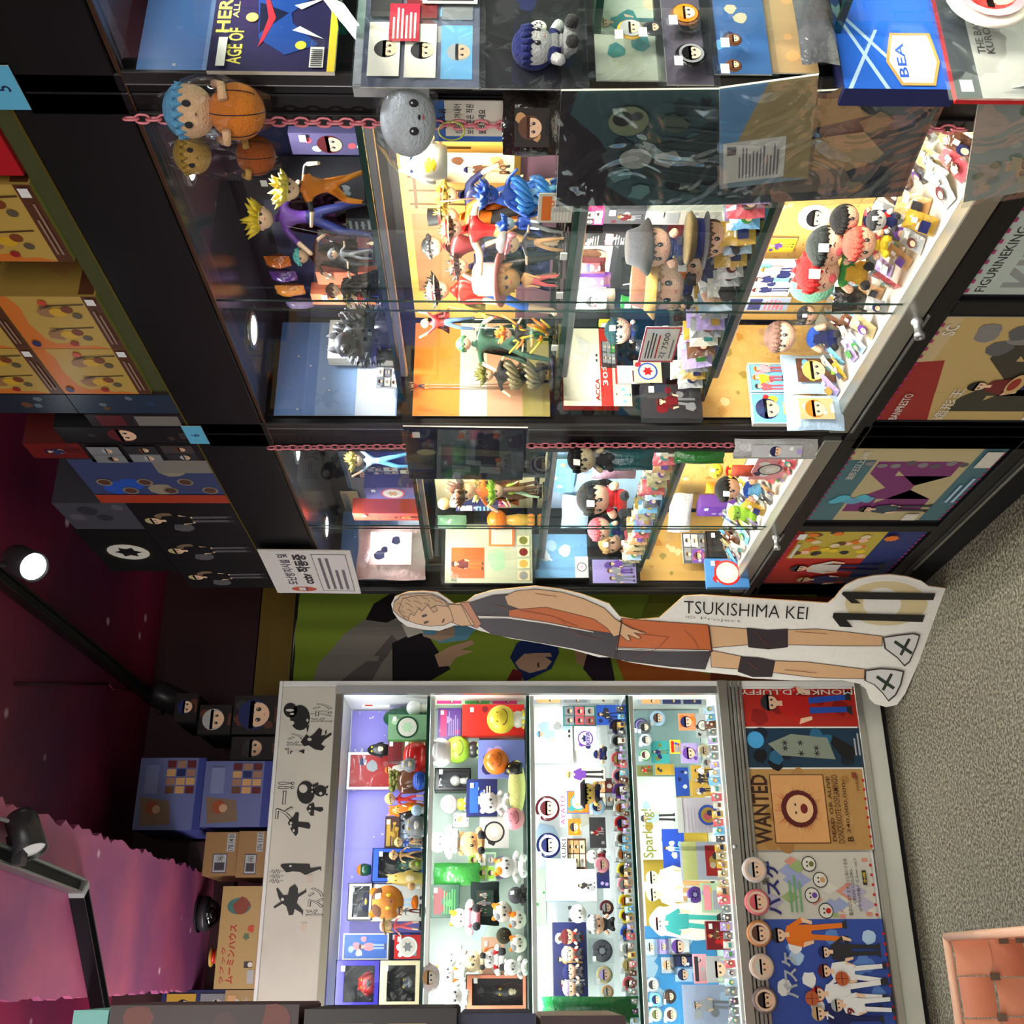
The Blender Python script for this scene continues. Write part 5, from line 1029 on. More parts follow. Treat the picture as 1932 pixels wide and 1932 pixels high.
    def quilt(w, h):
        p = Print(w, h, (198, 194, 180)); r = random.Random(4)
        for i in range(22): x, y = r.uniform(0, .9), r.uniform(0, .9); c = r.choice([(150, 170, 110), (150, 160, 196), (206, 140, 120), (176, 170, 190), (210, 206, 190)]); s = r.uniform(.06, .12); p.P([(x, y-s), (x+s*1.3, y), (x, y+s), (x-s*1.3, y)] if x > s*1.3 and y > s and x+s*1.3 < 1 and y+s < 1 else [(x, y), (x+.06, y), (x+.06, y+.05), (x, y+.05)], c)
        for i, (x, y, c) in enumerate(((.12, .42, 'red'), (.35, .52, 'purple'), (.58, .44, 'tan'), (.82, .52, 'olive'))):
            p.ell(x, y, .062, 'charcoal'); p.ell(x, y, .054, 'offwhite'); p.ell(x-.03, y+.015, .008, 'charcoal'); p.ell(x+.03, y+.015, .008, 'charcoal'); p.ell(x, y-.02, .022, c)
        p.text('バスケ', .06, .78, .86, .90, (40, 40, 110), .03); p.text('黒子の', .5, .86, .86, .92, 'charcoal', .01); p.lines(.1, .60, .8, .72, 3, (110, 160, 110), r); p.text('黒子のバスケ ますこっとぬいぐるみ', .05, .20, .9, .235, 'charcoal', .004); p.text('-CROSS COLORS-', .2, .165, .75, .19, 'charcoal'); p.text('ダヤカ2号着ぐるみver. vol.2', .1, .12, .9, .15, 'charcoal'); p.rect(.5, .055, .72, .09, 'charcoal'); p.text('全4種', .53, .06, .69, .085, 'yellow'); return p
    q(1420, 1608, 1648, 1734, 'wall_poster', 'pastel patchwork poster with four small round mascot drawings', quilt)
    def sport(w, h):
        p = Print(w, h, (52, 78, 158)); r = random.Random(6)
        for i in range(12): p.blob(r.uniform(.1, .9), r.uniform(.1, .9), .06, r.choice(['paleblue', (90, 130, 196), 'white']), r)
        for x, y, hh, hr, tp, bt in ((.88, .3, .62, 'charcoal', 'orange', 'orange'), (.72, .05, .5, 'navy', 'charcoal', 'charcoal'), (.52, .02, .55, 'maroon', 'white', 'white'), (.36, .05, .6, 'red', 'white', 'white'), (.16, .1, .56, 'sandy', 'navy', 'navy'), (.24, .0, .5, 'silver', 'white', 'white')): p.person(x, y, hh, hr, tp, bt, r)
        for x, y in ((.30, .66), (.47, .40)): p.ell(x, y, .055, (184, 90, 50)); p.rect(x-.05, y-.003, x+.05, y+.003, (90, 40, 30)); p.rect(x-.002, y-.05, x+.002, y+.05, (90, 40, 30))
        p.text('バスケ', .3, .76, .7, .88, 'silver', .03); p.text('9', .16, .33, .22, .39, 'darkred', .03); p.text('7', .12, .5, .18, .56, 'white', .03); return p
    q(1446, 1734, 1678, 1950, 'wall_poster', 'blue sky basketball poster with players in white', sport)
    for i, (x, y, c, hr, nm) in enumerate(((1423, 1641, (206, 200, 196), 'silver', 'silver-haired'), (1428, 1702, (222, 120, 124), 'rose', 'pink-haired'), (1432, 1761, (196, 132, 78), 'brown', 'chestnut-haired'), (1437, 1824, (206, 190, 176), 'offwhite', 'ash-haired'), (1443, 1887, (120, 104, 100), 'charcoal', 'black-haired'))):
        Y = WY-.014; o = badge(2*24*mpp(onY(x, y, Y)), 2*24*mpp(onY(x, y, Y)), seed=200+i, bg=(228, 196, 170), rim=c, hair=hr, tag=False, name='face_card'); p = onY(x+24, y, Y); o.location = p
        reg(o, 'round card', f'{nm} round face card stuck on white cabinet rail', final=True)
lower_posters()
# ------------------------------------------------------------------ contents of the black cabinets (Y given: leans on a side panel facing the camera; X given: faces the aisle)
def black_contents():
    a = add
    SB, SC_, SA = 2.078, 3.163, 1.083
    def panel(x0, x1, z0, z1, Y, fn, desc):           # printed backdrop on a side panel
        w = x1-x0; h = z1-z0; t = sheet(w, h, fn=fn, name='backdrop_sheet', thick=.001); t.location = ((x0+x1)/2, Y, z0); reg(t, 'backdrop', desc, final=True)
    def panelX(y0, y1, z0, z1, fn, desc):
        w = y1-y0; h = z1-z0; t = sheet(w, h, fn=fn, name='backdrop_sheet', thick=.001); t.location = (BBACK-.003, (y0+y1)/2, z0); t.rotation_euler[2] = -pi/2; reg(t, 'backdrop', desc, final=True)
    def sky(w, h):
        p = Print(w, h, (120, 158, 206)); r = random.Random(3)
        for i in range(3): p.rect(0, 1-.33*(i+1), 1, 1-.33*i, [(92, 130, 190), (130, 160, 200), (196, 204, 214)][i])
        for i in range(12): p.star(r.uniform(.05, .95), r.uniform(.1, .95), .015, 'offwhite', 4, .4)
        return p
    panel(1.13, 1.372, 1.565, 1.835, SB, sky, 'blue starry sheet on end panel of middle black cabinet')
    panel(1.135, 1.37, 1.565, 1.835, SC_+.002, sky, 'blue starry sheet on end panel of far black cabinet')
    panel(1.108, 1.372, 1.565, 1.832, SA+.002, sky, 'pale blue starry sheet behind the comic magazine')
    panelX(1.2, 2.07, 1.565, 1.80, lambda w, h: art(w, h, 4, (40, 46, 78), ('navy', 'purple', 'charcoal'), 9), 'dark indigo sheet on back of middle cabinet top shelf')
    def pirate(w, h):
        p = Print(w, h, (214, 170, 110)); p.rect(0, .66, 1, 1, (232, 136, 52)); p.rect(0, .46, 1, .66, 'offwhite'); p.rect(0, .20, 1, .46, (208, 160, 130)); p.rect(0, 0, 1, .20, (156, 146, 80)); return p
    panel(1.13, 1.372, 1.225, 1.530, SB, pirate, 'orange, white and tan striped sheet on middle cabinet end panel')
    def deck(w, h):
        p = Print(w, h, (232, 178, 90)); p.rect(0, 0, 1, .25, (120, 86, 104)); p.rect(.12, .3, .42, .95, (150, 110, 74)); 
        for i in range(12): p.rect(.45+.045*i, .55, .457+.045*i, .95, (90, 60, 30))
        p.rect(.44, .72, .99, .74, (90, 60, 30)); p.rect(.44, .9, .99, .92, (90, 60, 30)); return p
    panelX(1.2, 2.07, 1.225, 1.53, deck, 'warm amber sheet with rope-rail drawing behind middle cabinet second shelf')
    def parch(seed):
        def f(w, h):
            r = random.Random(seed); p = Print(w, h, (206, 164, 92))
            for i in range(22): p.blob(r.uniform(.05, .95), r.uniform(.05, .95), r.uniform(.015, .05), r.choice([(186, 132, 58), (150, 130, 62), (226, 206, 150), (190, 140, 66)]), r, irr=.9)
            for i in range(30): p.rect(.1+.02*i, .3+.2*sin(i*.25), .108+.02*i, .306+.2*sin(i*.25), (120, 80, 30))
            return p
        return f
    panel(1.13, 1.372, .606, .885, SB, parch(1), 'aged treasure-map sheet on middle cabinet lowest end panel'); panel(1.135, 1.37, .606, .885, SC_+.002, parch(2), 'aged treasure-map sheet on far cabinet lowest end panel')
    panelX(1.2, 2.07, .606, .885, parch(3), 'aged treasure-map sheet behind middle cabinet soft toys'); panelX(2.2, 3.16, .606, .885, parch(4), 'aged treasure-map sheet behind far cabinet soft toys')
    panelX(1.2, 2.07, .90, 1.20, lambda w, h: art(w, h, 14, (66, 62, 70), ('maroon', 'charcoal', 'grey'), 3), 'dark collage sheet behind middle cabinet third shelf')
    panelX(2.2, 3.16, .90, 1.20, lambda w, h: art(w, h, 24, (170, 196, 226), ('white', 'sky', 'paleblue'), 9), 'pale sky collage sheet behind far cabinet third shelf')
    panelX(2.2, 3.16, 1.225, 1.53, lambda w, h: art(w, h, 34, (196, 186, 150), ('khaki', 'palegreen', 'tan'), 9), 'pale khaki sheet behind far cabinet second shelf')
    panelX(2.2, 3.16, 1.565, 1.80, lambda w, h: art(w, h, 44, (84, 104, 134), ('navy', 'grey', 'blue'), 3), 'slate blue collage sheet behind far cabinet top shelf')
    # ---- middle cabinet, top shelf
    a('box', 'b1', 622, 604, 735, 676, 'white pack with red stripe and oval ring', Y=2.03, d=.03, col='offwhite', cols=('red', 'navy'), kind=2, seed=1)
    a('card', 'b1', 712, 694, 752, 732, 'small grey price leaflet', Y=2.05, bg='silver', cols=('grey', 'white'), kind=3, seed=2)
    a('box', 'b1', 465, 326, 600, 386, 'dark tall box lettered Gran on white band', X=1.32, d=.05, col='charcoal', front='charcoal', cols=('grey',), kind=9, label=None, seed=3, rz=-pi/2)
    for i, (x0, y0, x1, y1, c, ds) in enumerate(((500, 478, 548, 506, 'orange', 'orange pouch of treats in clear wrap, upper'), (510, 507, 560, 532, 'purple', 'violet pouch in clear wrap'), (520, 533, 575, 560, (240, 150, 60), 'bright orange pouch glowing by the light'), (540, 561, 590, 583, 'lilac', 'pale violet pouch in clear wrap'))):
        a('pouch', 'b1', x0, y0, x1, y1, ds, X=1.35, col=c, mat='wrap', seed=i, d=.03, snap=0, rz=-pi/2)
    for i, (x0, y0, x1, y1, c, cc) in enumerate(((600, 405, 690, 440, 'charcoal', ('olive', 'grey')), (610, 441, 700, 474, 'maroon', ('cream', 'charcoal')), (600, 506, 705, 545, (206, 90, 60), ('yellow', 'white')), (590, 548, 712, 582, (224, 120, 80), ('orange', 'white')), (550, 243, 668, 300, (92, 84, 120), ('palegreen', 'rose')))):
        a('box', 'b1', x0, y0, x1, y1, ['black game box', 'maroon and cream game box', 'rust red picture box', 'coral picture box', 'grey-violet box with green creature'][i]+' at back', X=1.34, d=.03, col=c, cols=cc, kind=(4, 0, 5, 1, 1)[i], seed=30+i, rz=-pi/2)
    a('fig', 'b1', 498, 300, 664, 402, 'large crouching figurine with spiky blond hair, orange suit', X=1.22, hair=(232, 208, 90), hs='spiky', top=(214, 120, 30), bot=(232, 132, 36), sleeve='charcoal', pose='crouch', head=.2, seed=5, fat=1.25)
    a('fig', 'b1', 465, 384, 690, 440, 'tall slim figurine with yellow hair and violet robe', X=1.25, hair='yellow', hs='spiky', top='purple', bot='navy', cape=(60, 20, 50), seed=6, head=.17)
    a('fig', 'b1', 548, 448, 700, 520, 'teal-haired figurine in dark brown coat', X=1.22, hair='aqua', hs='curly', top='brown', bot='charcoal', cape=(50, 36, 30), prop='sword', seed=7, head=.16)
    a('fig', 'b1', 600, 500, 706, 585, 'black-cloaked figurine bending forward', X=1.19, hair='brown', hs='short', top='black', bot='black', cape='black', pose='crouch', head=.2, seed=8, cl=.6, fat=1.3)
    a('fig', 'b1', 620, 455, 700, 505, 'grey and silver armoured figurine', X=1.17, hair='grey', hs='short', top='grey', bot='grey', seed=9, head=.2)
    a('fig', 'b1', 660, 535, 722, 592, 'small figurine under wide yellow straw hat', X=1.15, hair='charcoal', hat='straw', hatc='yellow', top='red', bot='blue', head=.28, seed=10, band='charcoal')
    c = onX(742, 640, 1.19); t = empty('wolf_statuette'); rnd = random.Random(4); m = MB(); R = .055
    m.sph((0, 0, .055), (.052, .042, .05), (58, 60, 64), 16, 10)
    for i in range(260):
        u = rnd.uniform(0, 2*pi); v = rnd.uniform(-.7, 1.5); p = Vector((cos(u)*cos(v)*.05, sin(u)*cos(v)*.04, .055+sin(v)*.05)); d = (p-Vector((0, 0, .03))).normalized(); m.tube([p, p+d*.014+Vector((0, 0, -.004))], [.005, .0005], rnd.choice([(50, 52, 56), (88, 92, 96), (150, 156, 160), (40, 42, 46)]), 4, cap=False)
    m.build('fur_body', 'plastic', t); m = MB(); m.sph((0, -.05, .085), (.022, .028, .02), (70, 72, 76), 12, 8); m.tube([(0, -.07, .082), (0, -.092, .078)], [.011, .006], (60, 60, 62), 8); m.sph((0, -.094, .079), .004, 'black', 6, 4); m.build('head', 'plastic', t)
    for e in (-1, 1): MB().lathe([(.008, 0), (.006, .01), (0, .02)], (0, 0, 0), 'darkgrey', 8).build('ear', 'plastic', t, (e*.013, -.045, .1)); MB().tube([(e*.025, -.03, .03), (e*.028, -.034, 0)], [.012, .01], (70, 72, 76), 8).build('leg', 'plastic', t); MB().tube([(e*.025, .025, .03), (e*.028, .028, 0)], [.012, .01], (70, 72, 76), 8).build('leg', 'plastic', t)
    t.location = (1.245, c.y+.07, BSH['s1']+.002); t.rotation_euler[2] = -.9; t.scale = (1.15,)*3; reg(t, 'statuette', 'shaggy dark grey wolf statuette on middle black cabinet top shelf', final=True)
    # ---- middle cabinet, second shelf: the crowd of figurines
    a('card', 'b2', 828, 290, 970, 345, 'cream board with reddish-brown figure print', X=1.36, bg='cream', cols=('brown', 'tan'), kind=0, seed=11, snap=0, texts=(('po', .35, .05, .65, .2, 'brown'),))
    a('blob', 'b2', 748, 268, 845, 342, 'grey-hatted white penguin toy with blue goggles', X=1.20, col='offwhite', belly='yellow', eyes='blue', snap=0)
    a('fig', 'b2', 812, 345, 1062, 392, 'laughing figurine with blond hair and wide straw hat', X=1.33, hair='blond', hat='straw', hatc='gold', top='navy', bot='blue', seed=12, shin='skin')
    a('fig', 'b2', 804, 385, 1062, 432, 'figurine in tall black top hat and orange coat', X=1.30, hair='blond', hat='top', hatc='charcoal', top='orange', bot='charcoal', cape='orange', seed=13)
    a('fig', 'b2', 822, 396, 1066, 466, 'figurine with straw hat holding a long staff', X=1.24, hair='brown', hat='straw', hatc='tan', top='red', bot='tan', prop='staff', seed=14, sleeve='skin', shin='skin')
    a('fig', 'b2', 777, 438, 1060, 492, 'tall black-haired figurine in red shirt and jeans', X=1.27, hair='charcoal', hs='curly', top='darkred', bot=(60, 74, 92), cape=None, seed=15, sleeve='red')
    a('fig', 'b2', 838, 474, 1060, 532, 'figurine in long indigo cape with brown hat', X=1.23, hair='charcoal', hat='straw', hatc='brown', top='navy', bot='black', cape=(54, 60, 150), seed=16, cl=.68)
    a('fig', 'b2', 794, 518, 1056, 578, 'figurine with red vest, yellow sash and blue shorts', pose='fold', X=1.23, hair='black', hat='straw', hatc='khaki', top=(216, 40, 28), bot=(40, 96, 190), shin='skin', cape='yellow', cl=.22, seed=17, shoe='skin', sleeve='red')
    a('fig', 'b2', 906, 346, 1062, 388, 'bright blue scaly creature figurine', X=1.20, hair='blue', hs='spiky', top='blue', bot='sky', skin='blue', prop='wave', wc=(60, 130, 214), seed=18, snap=.05, head=.2)
    a('fig', 'b2', 946, 398, 1064, 446, 'blue-finned fish-man figurine with grey belly', pose='fold', X=1.22, hair='blue', hs='spiky', top='blue', bot='grey', skin='paleblue', cape=(50, 100, 190), seed=19, head=.2, cl=.4)
    a('fig', 'b2', 955, 432, 1062, 488, 'small figurine with grey coat and pink cap', X=1.17, hair='pink', hs='bob', hat='cap', hatc='grey', band='pink', top=(86, 86, 96), bot='tan', head=.3, seed=20)
    a('fig', 'b2', 942, 492, 1060, 564, 'chubby small figurine under huge pink hat', pose='fold', X=1.20, hair='tan', hs='short', hat='tall', hatc=(232, 130, 130), band='pink', skin='tan', top='tan', bot='rose', head=.42, seed=21, stand=None, fat=1.5)
    a('fig', 'b2', 786, 572, 900, 648, 'flying figurine in blue jeans under red arched sail', X=1.22, hair='blond', hs='bob', top='red', bot=(74, 104, 150), cape=(206, 60, 60), pose='up', seed=22, snap=0, cl=.3, prop='rods', rod=.19)
    a('fig', 'b2', 848, 622, 1060, 676, 'green-robed swordsman figurine with red sash', X=1.20, hair=(70, 140, 90), hs='short', top=(44, 84, 64), bot=(50, 92, 74), prop='sword', cape=(40, 76, 60), seed=23, cl=.5)
    a('fig', 'b2', 943, 596, 1056, 664, 'figurine wrapped in orange and yellow flames', X=1.16, hair='orange', hs='spiky', top='charcoal', bot='charcoal', prop='flame', seed=24, head=.2)
    a('fig', 'b2', 902, 666, 1052, 748, 'dark figurine riding a grey-gold wave', X=1.18, hair='olive', hs='spiky', top='charcoal', bot='black', prop='wave', wc=(128, 120, 88), seed=25, head=.18, fat=1.3)
    a('fig', 'b2', 772, 704, 812, 752, 'tiny leaping red-vested figurine on steel rods', X=1.20, hair='brown', top='red', bot='navy', shin='skin', pose='up', prop='rods', rod=.20, seed=26, snap=0, head=.2)
    a('fig', 'b2', 930, 352, 1062, 380, 'black and tan bearded figurine at back', X=1.34, hair='black', hs='long', top='tan', bot='charcoal', seed=27)
    a('card', 'b2', 1018, 366, 1062, 420, 'white price notice with orange drawing', X=1.15, bg='offwhite', cols=('orange', 'white'), kind=4, seed=28)
    for x, y in ((1046, 482), (1042, 556), (1040, 655)): 
        c = onX(x, y, 1.155); o = MB().box(-.009, .009, 0, .003, 0, .012, 'white').build('price_tag', 'matte', None, (1.152, c.y, BSH['s2']+.003), (0, 0, -pi/2)); reg(o, 'price tag', 'small blank white price tag', WHERE['b2'], y, 'price tags on middle second shelf')
    # ---- middle cabinet, third shelf
    for args in ((1086, 386, 1140, 432, 'magenta and white comic box', 'magenta', ('white', 'charcoal'), 3), (1139, 386, 1218, 430, 'dark grey box with reclining figure', 'darkgrey', ('maroon', 'grey'), 0), (1084, 433, 1136, 470, 'black box with red flowers and white script', 'black', ('red', 'offwhite'), 4), (1136, 431, 1190, 471, 'black box with pink lettering block', 'charcoal', ('pink', 'silver'), 4), (1190, 425, 1212, 485, 'narrow black box with white vertical lettering', 'black', ('white', 'charcoal'), 3), (1218, 392, 1272, 430, 'stack of white paper cartons', 'offwhite', ('silver', 'white'), 4)):
        x0, y0, x1, y1, ds, c, cc, kd = args; a('box', 'b3', x0, y0, x1, y1, ds, X=1.30, d=.05, col=c, cols=cc, kind=kd, seed=int(x0+y0), rz=-pi/2, snap=0 if x1 < 1200 else .05)
    a('cushion', 'b3', 1080, 470, 1135, 490, 'brown and green oval phone case pair', X=1.24, col='brown', hair=None, snap=0)
    a('pouch', 'b3', 1084, 485, 1142, 516, 'maroon pouch with white figure print', X=1.22, col='maroon', print_=('maroon', ('white', 'offwhite')), seed=41, snap=0)
    a('pouch', 'b3', 1076, 512, 1152, 542, 'violet pouch with blond boy print', X=1.22, col='purple', print_=('purple', ('lilac', 'yellow')), seed=42, snap=0, mat='wrap')
    a('pouch', 'b3', 1072, 543, 1160, 584, 'wrapped grey keyring set with oval white tag', X=1.20, col='grey', print_=('silver', ('white', 'red')), seed=43, snap=0, mat='wrap')
    a('pouch', 'b3', 1172, 486, 1242, 568, 'black drawstring bag with grey cord', X=1.24, col='black', string='silver', seed=44, snap=0)
    a('box', 'b3', 1172, 568, 1226, 586, 'green and red card sets side by side', X=1.2, d=.02, col='green', cols=('red', 'white'), kind=2, seed=45, snap=0, rz=-pi/2)
    a('plush', 'b3', 1196, 428, 1290, 505, 'large beige doll in grey fur cap, navy sleeves', X=1.21, hair=(108, 100, 96), skin='peach', top='navy', bot='navy', hat='bucket', hatc=(52, 47, 45), band='charcoal', seed=46, body=.35, snap=0)
    a('plush', 'b3', 1206, 496, 1298, 582, 'doll head under mustard hat with brown band', X=1.19, hair='tan', skin='peach', hat='bucket', hatc=(206, 164, 84), band='brown', top='tan', body=.1, seed=47, snap=0)
    a('plush', 'b3', 1308, 418, 1388, 484, 'doll head in navy and white officer cap', X=1.17, hair='brown', skin='peach', hat='officer', hatc=(96, 80, 50), band='navy', body=.1, top='navy', seed=48, snap=0)
    a('plush', 'b3', 1268, 434, 1378, 576, 'bagged doll in white and orange uniform', X=1.21, hair='orange', skin='peach', top='white', bot='navy', bag=True, seed=49, body=.5, snap=0)
    a('plush', 'b3', 1250, 556, 1302, 586, 'small tan animal doll with pointed ears', X=1.17, hair=None, skin='tan', top='brown', bot='brown', ears='cat', earc='tan', animal=True, seed=50, snap=0)
    def acca(w, h):
        p = Print(w, h, (222, 214, 190)); p.rect(.0, .0, 1, .32, (186, 44, 36)); p.rect(0, .05, 1, .10, 'cream'); r = random.Random(1); p.person(.62, .36, .62, 'sandy', 'offwhite', 'offwhite', r); p.P([(.5, .6), (.9, .75), (.8, .5)], (200, 196, 190)); p.text('ACCA', .06, .34, .34, .42, (160, 30, 30), .02); p.text('30年の', .25, .18, .8, .3, 'offwhite', .01); p.text('ノージュ', .5, .10, .98, .17, 'offwhite', .01); return p
    a('card', 'b3', 1062, 620, 1165, 766, 'cream and red picture box lettered ACCA', Y=2.05, fn=acca, thick=.02, rim='red', snap=0)
    a('card', 'b3', 1165, 690, 1225, 724, 'small white and purple card, left of blue-red card', Y=2.04, bg='offwhite', cols=('paleblue', 'maroon'), kind=4, seed=52, snap=0)
    a('card', 'b3', 1160, 725, 1192, 766, 'pale yellow and blue print packet', Y=2.04, bg='cream', cols=('paleblue', 'sky'), kind=0, seed=53, snap=0)
    a('card', 'b3', 1196, 680, 1248, 722, 'blue, cream and red flag-like card', Y=2.03, bg='cream', cols=('blue', 'red'), kind=2, seed=54, snap=0)
    a('plush', 'b3', 1142, 600, 1196, 648, 'dark teal doll head with orange hair', X=1.27, hair=(24, 56, 60), skin='peach', body=.1, top='orange', seed=55, snap=0)
    a('box', 'b3', 1135, 644, 1162, 690, 'black and green comic volume', Y=2.04, d=.01, col='charcoal', cols=('green', 'grey'), kind=3, seed=56, snap=0)
    a('box', 'b3', 1238, 604, 1310, 640, 'black box with silver watch picture', X=1.26, d=.02, col='black', cols=('silver', 'grey'), kind=2, seed=57, rz=-pi/2)
    def won(w, h):
        p = Print(w, h, (200, 60, 64)); p.rect(.05, .05, .95, .95, 'offwhite'); p.lines(.12, .62, .9, .88, 3, 'charcoal', random.Random(1)); p.lines(.12, .5, .8, .6, 1, 'red', random.Random(2)); p.text('각 7500', .12, .26, .85, .46, 'charcoal', .006); p.lines(.12, .1, .9, .2, 1, 'grey', random.Random(3)); return p
    a('card', 'b3', 1211, 618, 1278, 684, 'white price board in red frame reading 7500', X=1.14, fn=won, snap=0)
    a('box', 'b3', 1212, 725, 1285, 790, 'dark grey boxed DVD with red figure', Y=2.02, d=.02, col='charcoal', cols=('darkred', 'grey'), kind=0, seed=58)
    a('pouch', 'b3', 1200, 640, 1300, 700, 'crumpled clear bag of dark charms', X=1.30, col='charcoal', mat='wrap', seed=59)
    a('box', 'b3', 1130, 606, 1164, 620, 'yellow comic magazine edge', X=1.33, d=.01, col='yellow', cols=('charcoal',), kind=4, seed=60, rz=-pi/2, snap=0)
    # ---- middle cabinet, lowest shelf
    a('cushion', 'b4', 1505, 386, 1568, 434, 'face cushion with black hair and white headband', X=1.27, col='white', hair='black', seed=61, snap=0)
    a('plush', 'b4', 1568, 388, 1640, 440, 'black-haired doll head with bead chain', X=1.22, hair='black', skin='peach', body=.12, top='rose', seed=62, snap=0)
    a('plush', 'b4', 1524, 430, 1608, 500, 'sleeping doll with big black hair', X=1.20, hair=(30, 34, 32), skin='peach', body=.15, happy=1, top='green', seed=63, snap=0)
    a('plush', 'b4', 1592, 430, 1672, 490, 'coral red-haired doll with yellow feet', X=1.17, hair=(214, 80, 66), skin='peach', top='rose', bot='yellow', shoe='yellow', body=.3, seed=64, snap=0)
    a('plush', 'b4', 1504, 474, 1640, 552, 'laughing red-haired doll in green jacket', X=1.19, hair=(210, 24, 24), skin='peach', happy=1, top='green', bot=(206, 160, 50), body=.42, seed=65, snap=0, hs='spiky')
    a('cushion', 'b4', 1490, 514, 1574, 572, 'green oval cushion with red streaks', X=1.26, col=(96, 150, 124), hair=None, seed=66, snap=0)
    a('plush', 'b4', 1636, 392, 1692, 440, 'small grey and white doll with red collar', X=1.18, hair='charcoal', skin='white', top='red', seed=67, snap=0)
    a('pouch', 'b4', 1572, 540, 1640, 590, 'black wrapped pouch with chain zipper', X=1.20, col='black', mat='wrap', seed=68, snap=0)
    a('card', 'b4', 1440, 450, 1500, 476, 'yellow sticker of running child', X=1.375, bg='yellow', cols=('purple', 'gold'), kind=0, seed=69, snap=0)
    a('card', 'b4', 1414, 492, 1500, 560, 'pink and white comic magazine leaning at back', X=1.34, bg='white', cols=('navy', 'pink', 'aqua'), kind=5, seed=70, snap=0, thick=.004)
    a('card', 'b4', 1404, 562, 1488, 586, 'grey-blue notice card with red mascot', X=1.33, bg=(140, 150, 170), cols=('navy', 'rose'), kind=4, seed=71, snap=0)
    a('plush', 'b4', 1444, 608, 1586, 664, 'brown-haired doll in blue robe, clear bag', X=1.24, hair=(104, 76, 66), skin='peach', top='blue', bot='navy', bag=True, seed=72, body=.45, snap=0)
    a('plush', 'b4', 1505, 578, 1600, 612, 'bagged dark-haired doll behind the robed one', X=1.29, hair='charcoal', skin='peach', top='grey', bot='white', bag=True, seed=73, snap=0)
    a('card', 'b4', 1412, 688, 1484, 742, 'sky blue frame card with pink balloon drawings', Y=2.05, bg='sky', cols=('pink', 'yellow', 'rose'), kind=5, seed=74, border='offwhite', thick=.012, snap=0)
    a('card', 'b4', 1418, 743, 1484, 800, 'sky blue frame card with navy-haired drawing', Y=2.05, bg='sky', cols=('yellow', 'red'), kind=1, hair='navy', seed=75, border='offwhite', thick=.012, snap=0)
    a('pouch', 'b4', 1476, 670, 1592, 744, 'light blue header bag with lime letters, brown doll', Y=2.02, col='paleblue', print_=('brown', ('lime', 'sky')), seed=76, mat='wrap', snap=0)
    a('pouch', 'b4', 1482, 746, 1590, 812, 'light blue header bag with white-hooded doll', Y=2.01, col='paleblue', print_=('khaki', ('white', 'sky')), seed=77, mat='wrap', snap=0)
    # ---- far cabinet
    a('pouch', 'c1', 676, 992, 802, 1094, 'big bagged cushion with navy and pink swirls', Y=3.12, col=(212, 176, 170), print_=((216, 180, 172), ((34, 40, 66), (24, 30, 52))), seed=81, mat='wrap', d=.06, pk=9)
    a('box', 'c1', 668, 958, 790, 992, 'red and orange boxed figure set', X=1.28, d=.05, col=(206, 80, 60), cols=('orange', 'charcoal'), kind=0, seed=82, rz=-pi/2)
    a('box', 'c1', 690, 905, 784, 956, 'violet picture box with coloured diamonds', X=1.28, d=.05, col=(96, 92, 150), cols=('rose', 'sky', 'tan'), kind=2, seed=83, rz=-pi/2)
    a('box', 'c1', 690, 868, 780, 904, 'dark violet game box beside chain', X=1.28, d=.05, col=(62, 60, 100), cols=('grey', 'navy'), kind=3, seed=84, rz=-pi/2)
    a('fig', 'c1', 658, 852, 770, 884, 'pale blue star-dressed figurine', X=1.26, hair='blond', top='paleblue', bot='sky', seed=85, head=.2, pose='up')
    a('card', 'c1', 572, 928, 612, 972, 'painted reflection of yellow ticket at cabinet back, left', X=1.37, bg='khaki', cols=('olive', 'cream'), kind=4, seed=86, snap=0)  # flat card coloured as the reflection of a yellow ticket
    a('card', 'c1', 648, 928, 680, 972, 'painted reflection of yellow ticket at cabinet back, right', X=1.37, bg='khaki', cols=('grey', 'cream'), kind=4, seed=87, snap=0)  # second ticket reflection, likewise painted on a card
    def folder(w, h):
        p = art(w, h, 5, (206, 206, 176), ('palegreen', 'offwhite', 'cream'), 9); p.rect(.08, .55, .6, .93, (216, 96, 40)); r = random.Random(2); p.person(.3, .56, .36, 'maroon', 'darkred', 'orange', r); p.rect(.62, .2, .95, .5, (226, 120, 60)); p.rect(.65, .23, .92, .47, 'offwhite')
        for i in range(4): p.rect(.04+.2*i, .03, .2+.2*i, .17, 'cream'); p.ell(.12+.2*i, .10, .05, ('grey', 'gold', 'darkred', 'olive')[i])
        p.text('あ', .02, .86, .07, .93, 'charcoal'); return p
    a('card', 'c2', 840, 990, 1004, 1100, 'large clear folder of orange prints and badge cards', Y=3.10, fn=folder, film=True, snap=0)
    a('fig', 'c2', 862, 908, 965, 944, 'small orange-cloaked figurine by window edge', X=1.18, hair='brown', top='orange', bot='brown', cape='orange', head=.24, seed=91)
    a('box', 'c2', 860, 944, 940, 972, 'navy box with white footer', X=1.25, d=.04, col='navy', cols=('white', 'sky'), kind=4, seed=92, rz=-pi/2, snap=0)
    a('ball', 'c2', 920, 962, 1010, 1000, 'orange ball toy in clear wrap', X=1.20, col='orange', feat='ball', base='gold')
    a('ball', 'c2', 826, 938, 868, 962, 'brown ball charm hanging in bag', X=1.20, col='tan', feat='ball', snap=0)
    a('pouch', 'c2', 826, 970, 880, 1000, 'green camouflage phone case', X=1.30, col=(96, 130, 104), seed=93, mat='gloss', snap=0)
    a('fig', 'c2', 896, 905, 1010, 938, 'crowded golden miniature figurine', X=1.24, hair='blond', top='gold', bot='brown', head=.25, seed=94)
